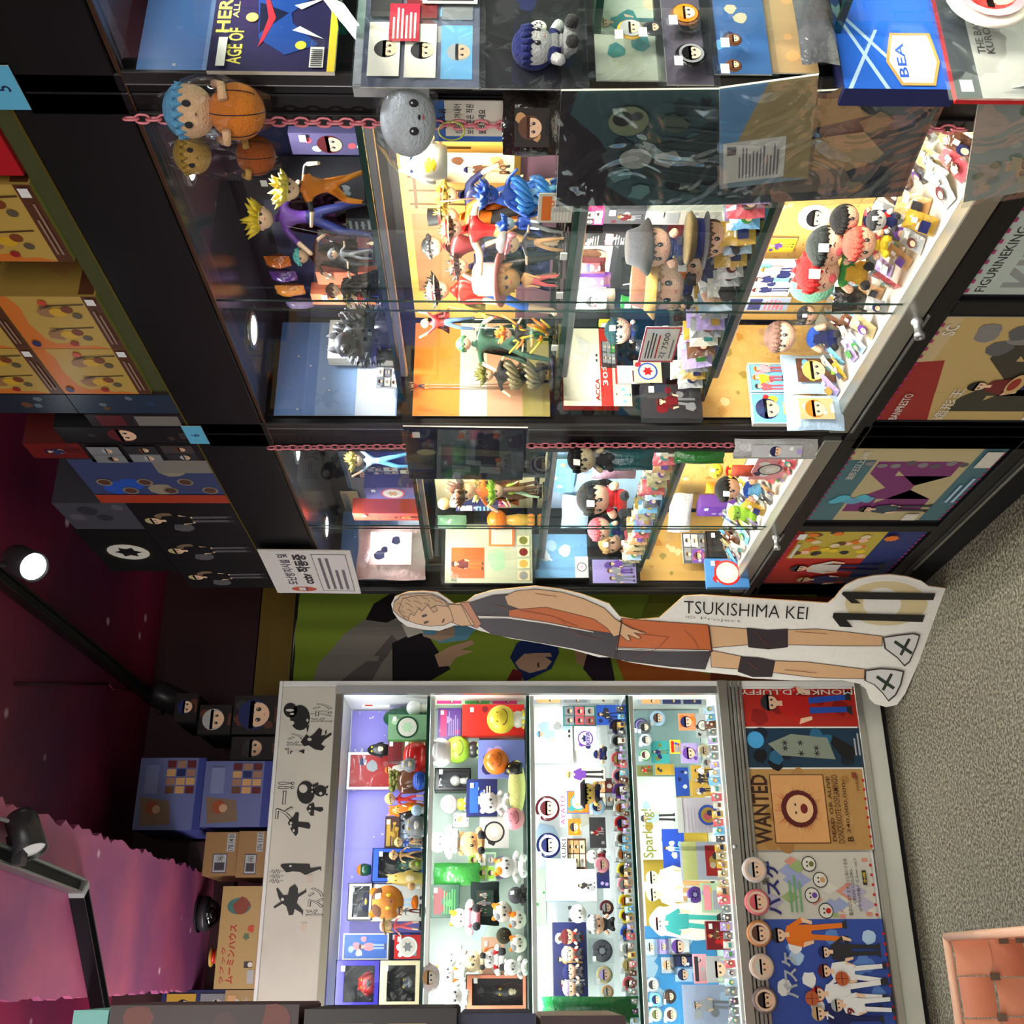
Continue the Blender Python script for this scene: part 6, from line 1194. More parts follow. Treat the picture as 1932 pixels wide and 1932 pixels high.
    a('fig', 'c2', 930, 912, 1010, 940, 'lime green chubby figurine', X=1.18, hair='lime', top='lime', bot='palegreen', head=.3, seed=95, fat=1.4)
    a('box', 'c2', 898, 940, 960, 962, 'magenta and silver blister pack', X=1.28, d=.02, col='magenta', cols=('silver', 'navy'), kind=0, seed=96, rz=-pi/2, snap=0)
    a('pouch', 'c2', 945, 838, 1020, 905, 'black and silver jewellery bundle in clear bag', X=1.16, col='charcoal', mat='wrap', seed=97, d=.05)
    a('card', 'c3', 1030, 868, 1085, 930, 'blue sky and cloud postcard', X=1.36, bg=(110, 160, 220), cols=('white', 'white', 'khaki'), kind=9, seed=101, snap=0)
    a('card', 'c3', 1004, 1008, 1108, 1090, 'pale blue clear folder with white clouds', Y=3.12, bg=(120, 172, 210), cols=('white', 'paleblue', 'offwhite'), kind=9, film=True, seed=102, snap=0)
    a('card', 'c3', 1085, 1050, 1110, 1090, 'small pale pink card with round badge', Y=3.10, bg='silver', cols=('charcoal', 'pink'), kind=2, seed=103, snap=0)
    a('card', 'c3', 1118, 1056, 1200, 1100, 'lilac card with sketched figures', Y=3.09, bg='lilac', cols=('grey', 'purple'), kind=5, film=True, seed=104, snap=0)
    a('plush', 'c3', 1090, 900, 1182, 980, 'black-haired doll with pink streak, red dress', X=1.19, hair='black', skin='peach', top=(220, 50, 60), bot='red', seed=105, hs='long', body=.42, snap=0)
    a('plush', 'c3', 1110, 978, 1180, 1020, 'pink-headed doll with black buttons', X=1.22, hair='rose', skin='peach', top='teal', seed=106, snap=0)
    a('plush', 'c3', 1130, 1000, 1196, 1046, 'tan doll lying among dark cloth', X=1.24, hair='tan', skin='peach', top='charcoal', bot='pink', seed=107, snap=0)
    a('pouch', 'c3', 1060, 930, 1110, 1000, 'pale blue translucent bags stacked', X=1.33, col='paleblue', mat='wrap', seed=108, snap=0)
    a('pouch', 'c3', 1118, 866, 1200, 905, 'clear bag of magenta striped towels', X=1.18, col=(196, 150, 170), mat='wrap', seed=109, d=.05, snap=0)
    a('plush', 'c4', 1350, 900, 1446, 946, 'black-haired doll in blue striped shirt', X=1.20, hair='black', skin='peach', top='blue', bot='sky', seed=111, body=.45, snap=0)
    a('plush', 'c4', 1374, 936, 1430, 1000, 'fluffy lime green doll body with black shoe', X=1.17, hair='lime', skin='lime', top='lime', bot='lime', seed=112, body=.6, snap=0)
    a('plush', 'c4', 1336, 874, 1396, 902, 'yellow duck-like toy with red scarf', X=1.20, hair=None, skin='yellow', top='red', bot='yellow', seed=113, snap=0)
    a('pouch', 'c4', 1380, 876, 1424, 900, 'brick red pouch with blank tag', X=1.17, col=(176, 70, 54), seed=114, snap=0)
    a('pouch', 'c4', 1332, 908, 1358, 932, 'small orange knitted doll hat', X=1.24, col='orange', seed=115, snap=0)
    a('box', 'c4', 1318, 942, 1384, 988, 'violet carton with purple window', X=1.30, d=.04, col=(104, 60, 160), cols=('purple', 'lilac'), kind=9, seed=116, rz=-pi/2, snap=0)
    a('pouch', 'c4', 1262, 926, 1304, 1010, 'clear bag with cream ribbon and grey charm', X=1.30, col='silver', mat='wrap', seed=117, snap=0)
    a('card', 'c4', 1288, 1006, 1334, 1062, 'dark tin card with white snow pattern', Y=3.10, bg='darkgrey', cols=('silver', 'white'), kind=3, seed=118, thick=.01, snap=0)
    a('box', 'c4', 1333, 1002, 1410, 1052, 'black window box with smiling wooden head', Y=3.06, d=.03, col='black', window=('ball', dict(col='tan')), seed=119, snap=0)
    a('card', 'c4', 1306, 1036, 1328, 1062, 'tiny violet mascot sticker', Y=3.09, bg='purple', cols=('rose', 'white'), kind=1, seed=120, snap=0)
    a('box', 'c4', 1332, 1054, 1412, 1108, 'sky blue packet with red furry face', Y=3.04, d=.02, col=(70, 130, 190), cols=('red', 'white'), kind=2, seed=121, snap=0)
    a('card', 'c4', 1420, 866, 1485, 905, 'pink and blue card pack with ring logo', X=1.16, bg='pink', cols=('navy', 'white'), kind=2, seed=122, snap=0)
    # ---- near cabinet: everything leans on its end panel
    def mag(w, h):
        p = Print(w, h, (36, 30, 62)); r = random.Random(1); p.rect(0, 0, 1, .06, (216, 190, 50))
        p.text('HEROES', .36, .86, 1.0, .97, (214, 200, 80), .02); p.text('ALL MIGHT', .5, .80, .98, .85, (190, 180, 100), .01); p.text('AGE OF', .06, .74, .40, .86, (206, 192, 80), .02)
        p.P([(.3, .62), (.7, .66), (.85, .5), (.72, .2), (.55, .38), (.45, .36), (.25, .14), (.15, .4)], (28, 60, 120)); p.P([(.35, .62), (.65, .64), (.55, .4)], (16, 22, 44))
        for e in (-1, 1): p.P([(.5, .56), (.5+e*.28, .62), (.5+e*.22, .58), (.5, .5)], (170, 40, 50)); p.ell(.5+e*.26, .28, .045, (206, 190, 60)); p.P([(.5+e*.12, .36), (.5+e*.2, .1), (.5+e*.08, .3)], 'offwhite')
        p.ell(.5, .69, .05, (200, 150, 90)); p.rect(.03, .09, .22, .2, 'offwhite'); 
        for i in range(9): p.rect(.04+.018*i, .1, .05+.018*i, .19, 'charcoal')
        p.rect(.03, .86, .3, .93, 'offwhite'); return p
    a('card', 'a1', 406, -60, 648, 135, 'comic magazine with yellow title lettering, crouching blue hero', Y=1.06, fn=mag, thick=.006, snap=.08)
    a('box', 'a2', 672, -40, 812, 162, 'magenta-topped grey carton pair', Y=1.06, d=.02, col='silver', cols=('silver', 'magenta'), kind=9, seed=131, snap=0)
    def panels(w, h):
        p = art(w, h, 8, (96, 100, 120), ('silver', 'sky', 'maroon', 'charcoal'), 3); p.rect(.32, .52, .62, .78, (150, 30, 50)); p.lines(.34, .54, .6, .76, 6, 'offwhite', random.Random(1)); p.rect(.62, .02, .96, .5, 'offwhite'); p.rect(.64, .05, .8, .46, 'charcoal'); p.text('白夜叉', .83, .08, .93, .46, 'charcoal', .01, 90); return p
    a('card', 'a2', 688, -70, 905, 165, 'grid of grey comic portraits with red text panel', Y=1.045, fn=panels, film=True, snap=0)
    a('card', 'a2', 908, -30, 1096, 168, 'black cloth print with sitting cartoon figure', Y=1.05, bg='black', cols=('charcoal', 'navy'), kind=9, film=True, seed=133, snap=0)
    a('plush', 'a2', 968, 48, 1088, 130, 'flat navy doll charm with white shoes', Y=1.03, hair='navy', skin='silver', top='navy', bot='grey', seed=134, tag=False, snap=0)
    a('badge', 'a2', 1000, 30, 1032, 70, 'white oval paper logo tag', Y=1.02, bg='offwhite', kind=2, cols=('charcoal', 'offwhite'), seed=135, snap=0)
    a('card', 'a3', 1120, -60, 1258, 152, 'teal and cream cloudy print with pale figure', Y=1.055, bg=(196, 204, 180), cols=('teal', 'cream', 'teal'), kind=0, hair='blond', seed=136, film=True, snap=0)
    a('badge', 'a3', 1164, 28, 1216, 84, 'round badge with grey-haired boy and gold edge', Y=1.03, bg='silver', rim='gold', hair='silver', seed=137, snap=0)
    a('badge', 'a3', 1212, 34, 1250, 74, 'small dark oval badge in clear bag', Y=1.03, bg='charcoal', hair='black', seed=138, bag=True, snap=0)
    a('card', 'a3', 1250, -60, 1336, 160, 'grey violet card holding two round badges', Y=1.05, bg=(96, 86, 98), cols=('darkgrey', 'grey'), kind=9, seed=139, film=True, snap=0)
    a('badge', 'a3', 1264, 4, 1322, 52, 'round badge with long orange hair', Y=1.03, bg='orange', rim='brown', hair='orange', seed=140, snap=0)
    a('badge', 'a3', 1274, 78, 1334, 130, 'round black badge with pale long-haired face', Y=1.03, bg='grey', rim='black', hair='black', seed=141, snap=0)
    a('card', 'a3', 1338, -50, 1444, 140, 'blue and cream wave print', Y=1.052, bg=(60, 110, 170), cols=('cream', 'navy', 'sky'), kind=9, film=True, seed=142, snap=0)
    a('badge', 'a3', 1368, 58, 1400, 92, 'dark brown bird-head charm, upper', Y=1.03, bg='brown', hair='brown', seed=143, snap=0)
    a('badge', 'a3', 1368, 108, 1400, 140, 'dark brown bird-head charm, lower', Y=1.03, bg='brown', hair='brown', seed=144, snap=0)
    a('card', 'a3', 1442, -60, 1530, 138, 'plain tan board with white cord', Y=1.056, bg=(170, 140, 100), cols=('tan',), kind=9, seed=145, snap=0)
    a('pouch', 'a3', 1500, -60, 1570, 120, 'crumpled clear bag of dark charms', Y=1.03, col='darkgrey', mat='wrap', seed=146, snap=0)
    def frame(w, h):
        p = Print(w, h, (36, 96, 196)); 
        for q in (((.0, .93), (.45, .62), (.45, .65), (.0, .97)), ((.62, 1), (.1, .45), (.12, .43), (.66, 1)), ((0, .6), (.62, .98), (.6, 1), (0, .64)), ((.7, .7), (.98, .98), (1, .95), (.73, .68))): p.P(list(q), 'paleblue')
        r = random.Random(4); p.face(.8, .78, .1, 'charcoal', r); p.P([(.02, .2), (.2, .12), (.42, .16), (.42, .52), (.2, .6), (.02, .5)], (190, 150, 80)); p.P([(.04, .22), (.2, .15), (.4, .19), (.4, .5), (.2, .57), (.04, .48)], (206, 222, 232)); p.text('BEA', .08, .42, .34, .5, 'blue', .02); return p
    a('card', 'a4', 1574, -70, 1782, 168, 'royal blue box with crossing ribbons and pale emblem', Y=1.05, fn=frame, thick=.03, rim='navy', snap=0)
    def bask(w, h):
        p = Print(w, h, 'offwhite'); p.rect(0, .78, 1, 1, (70, 74, 76)); p.text('THE BASKETBALL WHICH', .3, .66, .98, .73, 'charcoal', .02); p.text('KUROKO PLAYS.', .3, .58, .8, .65, 'charcoal', .02); p.rect(.04, .84, .12, .95, 'white'); return p
    a('card', 'a4', 1776, -80, 1990, 186, 'white and grey magazine lettered THE BASKETBALL WHICH', Y=1.04, fn=bask, film=True, rim='red', thick=.01, snap=0)
    a('badge', 'a4', 1782, -90, 1948, 78, 'large round white plate with red-haired face', Y=1.0, bg='pink', rim='offwhite', hair='red', seed=148, snap=0, label='large round white plate with red-haired face at lower near cabinet', tag=False)
black_contents()

def packets():
    """rows of small sleeved goods filed along the shelf fronts and floors; a few shared meshes"""
    protos = []
    rnd = random.Random(77)
    for i in range(24):
        m = MB(); w, h = .034, .05; c = ['offwhite', 'silver', 'paleblue', 'tan', 'rose', 'brown', 'lilac', 'khaki', 'grey', 'mustard', 'sky', 'darkgrey'][i % 12]
        vs = []; fs = []; nx, nz = 3, 4
        for s in (-1, 1):
            for j in range(nz+1):
                for k in range(nx+1): u, v = k/nx, j/nz; b = (4*u*(1-u))*(4*v*(1-v)); vs.append(((u-.5)*w*(1+.1*rnd.uniform(-1, 1)), s*-1*-.006*b*rnd.uniform(.5, 1.4)*(-1 if s < 0 else -1)*s, v*h))
        n = (nx+1)*(nz+1)
        for s in (0, 1):
            for j in range(nz):
                for k in range(nx): a0 = s*n+j*(nx+1)+k; q = (a0, a0+1, a0+nx+2, a0+nx+1); fs.append(q if s else q[::-1])
        m.add(vs, fs, c)
        pr = Print(w*.8, h*.6, c); pr.L = []; hc = ['brown', 'navy', 'gold', 'charcoal', 'teal', 'maroon', 'green', 'purple'][i % 8]; (pr.ell(.5, .5, .33, hc), pr.ell(.5, .40, .2, 'skin')) if i % 3 else (pr.rect(.1, .1, .9, .6, hc), pr.rect(.2, .65, .7, .75, 'offwhite')); pr.rect(.6, .8, .95, 1.1, 'white'); pr.geo(m, (-w*.4, -.0075, h*.12), eps=.0003)
        protos.append(m.mesh('sleeved_packet', 'wrap'))
    def row(n, sh, f, desc, group, z):
        for i in range(n):
            o = link('sleeved_packet', protos[rnd.randrange(24)]); x, y, rz, tl, s = f(i, n); o.location = (x, y, z+.002); o.rotation_euler = (tl, 0, rz); o.scale = (s, s, s)
            o['category'] = 'packet'; o['label'] = desc; o['group'] = group
    u = rnd.uniform
    row(58, 'b4', lambda i, n: (1.15+.13*((i % 4)/3)+u(-.008, .008), 1.20+.86*(i//4)/(n//4)+u(-.01, .01), -1.57+u(-.5, .5), -u(.5, 1.2), u(.8, 1.25)), 'small sleeved badge or charm filed on middle black cabinet floor', 'sleeved goods on middle cabinet floor', BSH['s4'])
    row(56, 'c4', lambda i, n: (1.15+.12*((i % 4)/3)+u(-.008, .008), 2.22+.90*(i//4)/(n//4)+u(-.01, .01), -1.57+u(-.5, .5), -u(.5, 1.2), u(.8, 1.2)), 'small sleeved badge or charm filed on far black cabinet floor', 'sleeved goods on far cabinet floor', BSH['s4'])
    row(50, 'b3', lambda i, n: (1.175+.05*(i % 2)+u(-.004, .004), 1.22+.84*(i//2)/(n//2), -u(.1, .5), -u(.1, .4), u(.9, 1.3)), 'thin clear-sleeved card filed on edge, middle cabinet third shelf', 'cards filed on middle third shelf', BSH['s3'])
    row(40, 'c3', lambda i, n: (1.175+.05*(i % 2)+u(-.004, .004), 2.24+.88*(i//2)/(n//2), -u(.1, .5), -u(.1, .4), u(.9, 1.2)), 'thin clear-sleeved card filed on edge, far cabinet third shelf', 'cards filed on far third shelf', BSH['s3'])
    row(40, 'w4', lambda i, n: (-.22+1.08*i/n, 3.635+u(-.004, .004), u(-.3, .3), -u(.1, .5), u(.6, .8)), 'small sleeved charm filed along front of white cabinet lowest shelf', 'sleeved charms on white lowest shelf', W_SH['w4'])
    row(40, 'w3', lambda i, n: (-.22+1.08*i/n, 3.632+u(-.004, .004), u(-.3, .3), -u(.1, .5), u(.45, .6)), 'small sleeved charm filed along front of white cabinet third shelf', 'sleeved charms on white third shelf', W_SH['w3'])
packets()
# ------------------------------------------------------------------ posters behind the lower doors of the black cabinets
def black_posters():
    def q(y0, y1, name, desc, fn, z0=.140, z1=.505):
        w = y1-y0; h = z1-z0; t = sheet(w, h, fn=fn, name=name, thick=.001); t.location = (BX+.010, (y0+y1)/2, z0); t.rotation_euler[2] = -pi/2; reg(t, 'poster', desc, final=True)
        m = MB()
        for i in range(int(w/.028)):
            for zz in (.004, h-.004): m.box(-w/2+.028*i+.008, -w/2+.028*i+.018, -.0026, -.002, zz-.003, zz+.003, (170, 50, 110))
        m.build('dotted_tape', 'matte', t)['kind'] = 'stuff'
    def king(w, h):
        p = Print(w, h, (176, 190, 180)); p.text('KING OF', .05, .60, .97, .84, (140, 146, 142), .03); p.text('ARTIST', .05, .32, .9, .56, (140, 146, 142), .03); p.text('FIGURINEKING', .02, .90, .45, .95, 'charcoal', .01)
        r = random.Random(1); p.person(.78, .02, .8, 'charcoal', 'charcoal', 'black', r); return p
    q(1.172, 1.595, 'door_poster', 'pale green poster lettered KING OF ARTIST', king)
    def gold(w, h):
        p = Print(w, h, (190, 164, 104)); p.rect(0, .9, 1, 1, (196, 176, 130)); p.P([(0, 1), (0, .68), (.62, .84), (.6, 1)], (150, 34, 32)); p.P([(0, .68), (0, .60), (.3, .68), (.3, .76)], (190, 164, 104))
        p.text('M', .10, .08, .78, .60, (56, 52, 40), .04); r = random.Random(2)
        for i in range(9): p.blob(.78+.12*cos(i), .45+.28*sin(i*1.3), .07, r.choice([(126, 124, 122), (90, 90, 92), (156, 156, 158)]), r)
        p.person(.38, .04, .55, 'black', 'darkred', 'navy', r); p.ell(.40, .34, .11, (200, 168, 110), .05); p.ell(.40, .35, .07, (150, 40, 30), .03)
        p.text('造形王', .02, .60, .36, .67, 'offwhite', .01); p.text('BANPRESTO', .02, .88, .3, .93, 'offwhite', .01); p.text('SC', .86, .9, .95, .97, 'offwhite', .02); p.rect(0.02, .03, .16, .12, 'offwhite'); p.rect(.18, .03, .3, .1, (60, 40, 30)); return p
    q(1.668, 2.070, 'door_poster', 'golden poster with red corner, big serif letter and grey sculpture', gold)
    def teal(w, h):
        p = Print(w, h, (186, 172, 128)); p.rect(0, .0, 1, .16, (70, 110, 118)); p.rect(0, .80, .86, 1, (70, 110, 118)); p.text('M', .14, .22, .84, .78, (118, 40, 104), .05); r = random.Random(3)
        for i in range(8): p.blob(.80+.02*sin(i*2), .2+.09*i, .035, r.choice([(92, 84, 90), (130, 124, 128)]), r)
        for i in range(6): p.blob(.32+.03*sin(i*2), .66+.045*i, .05, r.choice([(80, 180, 200), (196, 200, 96), (90, 160, 190)]), r)
        p.person(.2, .16, .5, 'black', (50, 70, 80), 'charcoal', r); p.text('造形王頂上決戦', .62, .88, .98, .93, 'offwhite', .01) if w > .3 else 0; p.rect(.78, .02, .98, .13, 'offwhite'); p.rect(.02, .2, .12, .3, 'offwhite'); p.lines(.3, .03, .7, .12, 2, 'paleblue', r); return p
    q(2.212, 2.640, 'door_poster', 'teal and khaki poster with purple serif letter', teal)
    def team(w, h):
        p = Print(w, h, (176, 44, 34)); r = random.Random(4); p.rect(0, 0, 1, .3, (36, 50, 110)); p.rect(.5, .3, 1, .94, (190, 170, 60)); 
        for i in range(26): p.blob(r.uniform(.52, .98), r.uniform(.32, .9), .04, r.choice(['charcoal', 'peach', 'orange', 'yellow', 'cream', 'brown']), r)
        p.person(.34, .1, .74, 'charcoal', 'offwhite', 'navy', r); p.person(.12, .12, .6, 'sandy', 'navy', 'charcoal', r); p.star(.9, .25, .06, 'orange', 10, .8); p.rect(.88, .92, .97, .98, 'white'); p.lines(.55, .9, .85, .96, 1, 'offwhite', r); return p
    q(2.712, 3.150, 'door_poster', 'red and navy poster crowded with small athletes', team)
black_posters()

# ------------------------------------------------------------------ pink plastic chains down the cabinet posts and what hangs on them
def chains():
    me = {}
    def link_mesh():
        m = MB(); n = 12; ring = []
        for i in range(n): a = 2*pi*i/n; ring.append(Vector((cos(a)*.0062, 0, sin(a)*.0090+(.0015 if sin(a) > 0 else -.0015))))
        vs = []; fs = []; k = 5
        for i in range(n):
            d = (ring[(i+1) % n]-ring[i-1]).normalized(); nn = d.cross(Vector((0, 1, 0)))
            for j in range(k): b = 2*pi*j/k; vs.append(ring[i]+(nn*cos(b)+Vector((0, 1, 0))*sin(b))*.0019)
        for i in range(n):
            for j in range(k): fs.append((i*k+j, i*k+(j+1) % k, ((i+1) % n)*k+(j+1) % k, ((i+1) % n)*k+j))
        m.add(vs, fs, (226, 130, 140), True); return m.mesh('chain_link', 'gloss')
    lm = link_mesh()
    def chain(p0, p1, sag, desc):
        t = empty('plastic_chain'); A = onX(*p0, BX-.012); Bp = onX(*p1, BX-.012); t.location = A; L = (Bp-A).length; n = int(L/.0158)
        for i in range(n):
            f = i/n; p = (Bp-A)*f+Vector((0, sag*sin(pi*f), 0)); link('chain_link', lm, t, p, (0, 0, (pi/2 if i % 2 else 0)+.5))
        reg(t, 'chain', desc, final=True); return t
    chain((247, 224), (1830, 244), .004, 'pink plastic chain hanging down near post, holding big sleeves'); chain((513, 845), (1400, 840), -.004, 'pink plastic chain hanging down far post')
    XH = BX-.03
    def hang(knd, x0, y0, x1, y1, desc, X=XH, **k): o = add(knd, None, x0, y0, x1, y1, desc, X=X, label=desc, **k); return o
    hang('bdoll', 312, 158, 500, 262, 'bagged doll hugging a basketball, blue hair', hair=(96, 160, 200), skin=(222, 180, 140), ball=(206, 120, 44), seed=1, X=XH-.05)
    hang('bdoll', 330, 256, 520, 330, 'bagged doll with mustard hair and brown ball', hair=(150, 120, 50), skin=(186, 146, 80), ball=(160, 84, 40), seed=2, X=XH-.03)
    hang('plush', 716, 158, 822, 294, 'grey-white bird toy in plastic bag on chain', hair=None, skin=(190, 196, 200), body=0, bag=True, seed=2, X=XH-.03, animal=True).scale = (1.22, 1.1, 1)
    hang('pouch', 948, 176, 1056, 292, 'dark-haired face pouch in glossy wrap on chain', col=(34, 30, 30), mat='wrap', print_=((40, 32, 30), ('black', 'tan')), seed=4, d=.05, X=XH-.01)
    m = MB(); 
    t = empty('key_ring'); c = onX(852, 247, XH); t.location = c; MB().tube([(.018*cos(2*pi*i/20), 0, .018*sin(2*pi*i/20)) for i in range(21)], .0012, (180, 190, 70), 5).build('ring', 'gloss', t, None, (0, 0, -pi/2)); reg(t, 'key ring', 'thin lime green plastic ring looped on near chain', final=True)
    # notice behind the chain
    def notice(w, h):
        p = Print(w, h, (40, 92, 170)); p.rect(.0, .0, 1, .84, 'offwhite'); p.rect(0, 0, .14, 1, (40, 92, 170)); p.text('노티', .25, .84, .6, .96, 'charcoal', .02) if False else None
        p.text('안내', .3, .82, .8, .93, 'charcoal', .02); p.text('상품을 꺼내어', .2, .62, .92, .72, 'charcoal', .01); p.text('보실 분은 직원', .2, .46, .92, .56, 'charcoal', .01); p.text('불러주세요', .2, .3, .8, .4, 'charcoal', .01); return p
    c0 = onX(820, 262, BX-.003); c1 = onX(960, 186, BX-.003); w = abs(c0.y-c1.y); h = c0.z-c1.z; t = sheet(w, h, fn=notice, name='notice_card', thick=.001); t.location = (BX-.007, (c0.y+c1.y)/2, c1.z); t.rotation_euler[2] = -pi/2; reg(t, 'notice', 'white notice with blue edge and Korean lettering on near post', final=True)
    def sleeve(c4, X, fn, desc, dull=False, thick=.003):
        """poster sleeve given by its four corners in the photograph, hanging at a slight slant in plane X"""
        P = [onX(*c, X) for c in c4]                       # top-right, top-left, bottom-left, bottom-right of the upright view
        tr, tl, bl, br = P; U = ((tl-bl)+(tr-br))/2; R = ((tr-tl)+(br-bl))/2; w, h = R.length, U.length; cen = (tr+tl+bl+br)/4
        R.normalize(); U = (U-R*U.dot(R)).normalized(); Nn = R.cross(U)
        t = empty('poster_sleeve'); t.matrix_world = Matrix.Translation(cen-U*h/2) @ Matrix((R, -Nn, U)).transposed().to_4x4()
        MB().box(-w/2+.004, w/2-.004, 0, thick, .004, h-.004, 'offwhite').build('folder', 'matte', t)
        m = MB(); fn(w-.008, h-.008).geo(m); m.build('front_print', 'matte' if dull else 'print', t, (-w/2+.004, -.0006, .004))
        MB().box(-w/2, w/2, -.0085, -.0077, 0, h, 'white').build('plastic_sleeve', 'pane' if dull else 'film', t); reg(t, 'poster sleeve', desc, final=True); return t
    def dark(w, h):
        r = random.Random(5); p = Print(w, h, (34, 34, 36))
        p.P([(.0, 0), (1, 0), (1, .92), (.82, .95), (.62, .80), (.45, .72), (.2, .74), (.0, .55)], (54, 82, 82))
        for i in range(34): p.blob(r.uniform(.08, .92), r.uniform(.05, .72), r.uniform(.02, .07), r.choice([(70, 104, 102), (40, 60, 62), (96, 132, 126), (30, 40, 42), (80, 92, 78)]), r, irr=.9)
        p.P([(.3, .56), (.56, .58), (.62, .36), (.78, .04), (.3, .02), (.22, .3)], (46, 62, 60)); p.ell(.46, .60, .075, (150, 156, 144), .085); p.P([(.34, .62), (.36, .74), (.5, .78), (.6, .70), (.6, .62), (.52, .70), (.4, .69)], (60, 72, 72)); p.P([(.42, .50), (.50, .50), (.53, .40), (.46, .36), (.38, .42)], (150, 150, 138)); p.ell(.78, .66, .10, (120, 130, 100)); p.ell(.80, .69, .05, (40, 44, 42)); p.ell(.82, .62, .03, (60, 70, 66))
        for i in range(9): p.P([(.05+.1*i, .02), (.07+.1*i, .02), (.2+.09*i, .5), (.19+.09*i, .5)], (62, 82, 80))
        return p
    sleeve([(1060, 152), (1042, 374), (1392, 406), (1448, 178)], XH-.035, dark, 'large dark green-black poster sleeve with pale robed figure')
    def tan(w, h):
        r = random.Random(6); p = Print(w, h, (66, 74, 78))
        for i in range(30): p.blob(r.uniform(.08, .92), r.uniform(.06, .94), r.uniform(.04, .09), r.choice([(150, 128, 86), (132, 112, 78), (84, 92, 104), (60, 70, 76), (120, 132, 140), (96, 84, 80)]), r, irr=.7)
        p.P([(.7, .98), (.98, .9), (.95, .5), (.8, .35), (.72, .6)], (158, 134, 88)); p.P([(.3, .7), (.6, .75), (.66, .35), (.45, .2), (.28, .4)], (164, 138, 98)); p.P([(.1, .9), (.3, .86), (.34, .4), (.12, .3)], (120, 110, 96)); p.rect(.02, .02, .98, .04, (40, 44, 50)); return p
    sleeve([(1410, 150), (1384, 374), (1690, 387), (1790, 180)], XH-.012, tan, 'large tan and slate poster sleeve left of the dark one'.replace('left of', 'below'))
    def back(w, h):
        p = Print(w, h, (128, 150, 156)); p.P([(0, 0), (1, 0), (1, .5), (.5, .8), (.1, .6)], (156, 140, 98)); p.P([(.5, .8), (1, .5), (1, 1), (.4, 1)], (96, 140, 176)); p.rect(.06, .28, .48, .96, (206, 204, 190)); p.lines(.1, .34, .44, .8, 12, (110, 110, 110), random.Random(1)); p.rect(.36, .82, .44, .92, 'charcoal'); return p
    sleeve([(1356, 148), (1352, 350), (1528, 350), (1545, 152)], XH-.045, back, 'clear folder with white instruction label over tan sleeve')
    def edge(w, h):
        r = random.Random(7); p = Print(w, h, (142, 150, 142))
        for i in range(16): p.blob(r.uniform(.1, .9), r.uniform(.1, .9), .07, r.choice([(160, 164, 150), (120, 132, 128), (170, 158, 130), (86, 120, 100)]), r)
        p.ell(.8, .46, .1, (40, 92, 66)); p.P([(.1, .4), (.4, .55), (.36, .42), (.12, .34)], (170, 156, 120)); p.text('SCH', .18, .30, .42, .42, (90, 90, 86), .03); 
        for i in range(5): p.P([(.05+.04*i, .08), (.07+.04*i, .08), (.3+.02*i, .3), (.28+.02*i, .3)], (30, 40, 40))
        return p
    sleeve([(1850, 160), (1810, 380), (1990, 360), (2040, 150)], XH-.03, edge, 'pale grey-green printed sleeve at the lower end of near chain')
    def sig(w, h):
        p = Print(w, h, (36, 36, 52)); r = random.Random(8)
        for i in range(10): p.blob(r.uniform(.1, .9), r.uniform(.1, .9), .08, r.choice([(30, 30, 44), (44, 44, 60), (26, 26, 36)]), r)
        p.ell(.55, .83, .055, (116, 112, 84), .08); p.P([(.5, .74), (.66, .72), (.58, .1), (.48, .2)], (72, 70, 62)); p.rect(.82, .87, .92, .93, 'offwhite'); p.rect(.82, .93, .88, .945, 'red')
        def scr(x, y, s, col):
            for i in range(7): p.P([(x+.018*i*s, y-.0), (x+.018*i*s+.006, y), (x-.03+.018*i*s+.006, y-.16*s), (x-.03+.018*i*s, y-.16*s)], col)
        scr(.2, .62, 1, (140, 140, 144)); scr(.34, .5, .8, (130, 130, 136)); scr(.18, .38, 1.1, (140, 140, 144)); return p
    sleeve([(760, 803), (766, 903), (992, 908), (996, 806)], XH-.02, sig, 'dark navy poster sleeve with white scribbled signature', True)
    hang('plush', 1072, 840, 1160, 892, 'small bagged doll with black hair on far chain', hair='black', skin=(206, 190, 150), top='grey', bot='charcoal', bag=True, seed=9, body=.5)
    hang('pouch', 1125, 846, 1232, 890, 'teal wrapped cloth pouch on far chain', col=(30, 80, 84), mat='wrap', seed=10)
    hang('pouch', 1272, 850, 1366, 876, 'leaf green wrapped cloth pouch on far chain', col=(44, 120, 50), mat='wrap', seed=11)
    hang('pouch', 1385, 826, 1542, 868, 'grey clear card pack with oval picture at chain end', col=(170, 172, 170), mat='wrap', print_=((180, 182, 184), ('lilac', 'white')), seed=12, d=.02)
chains()

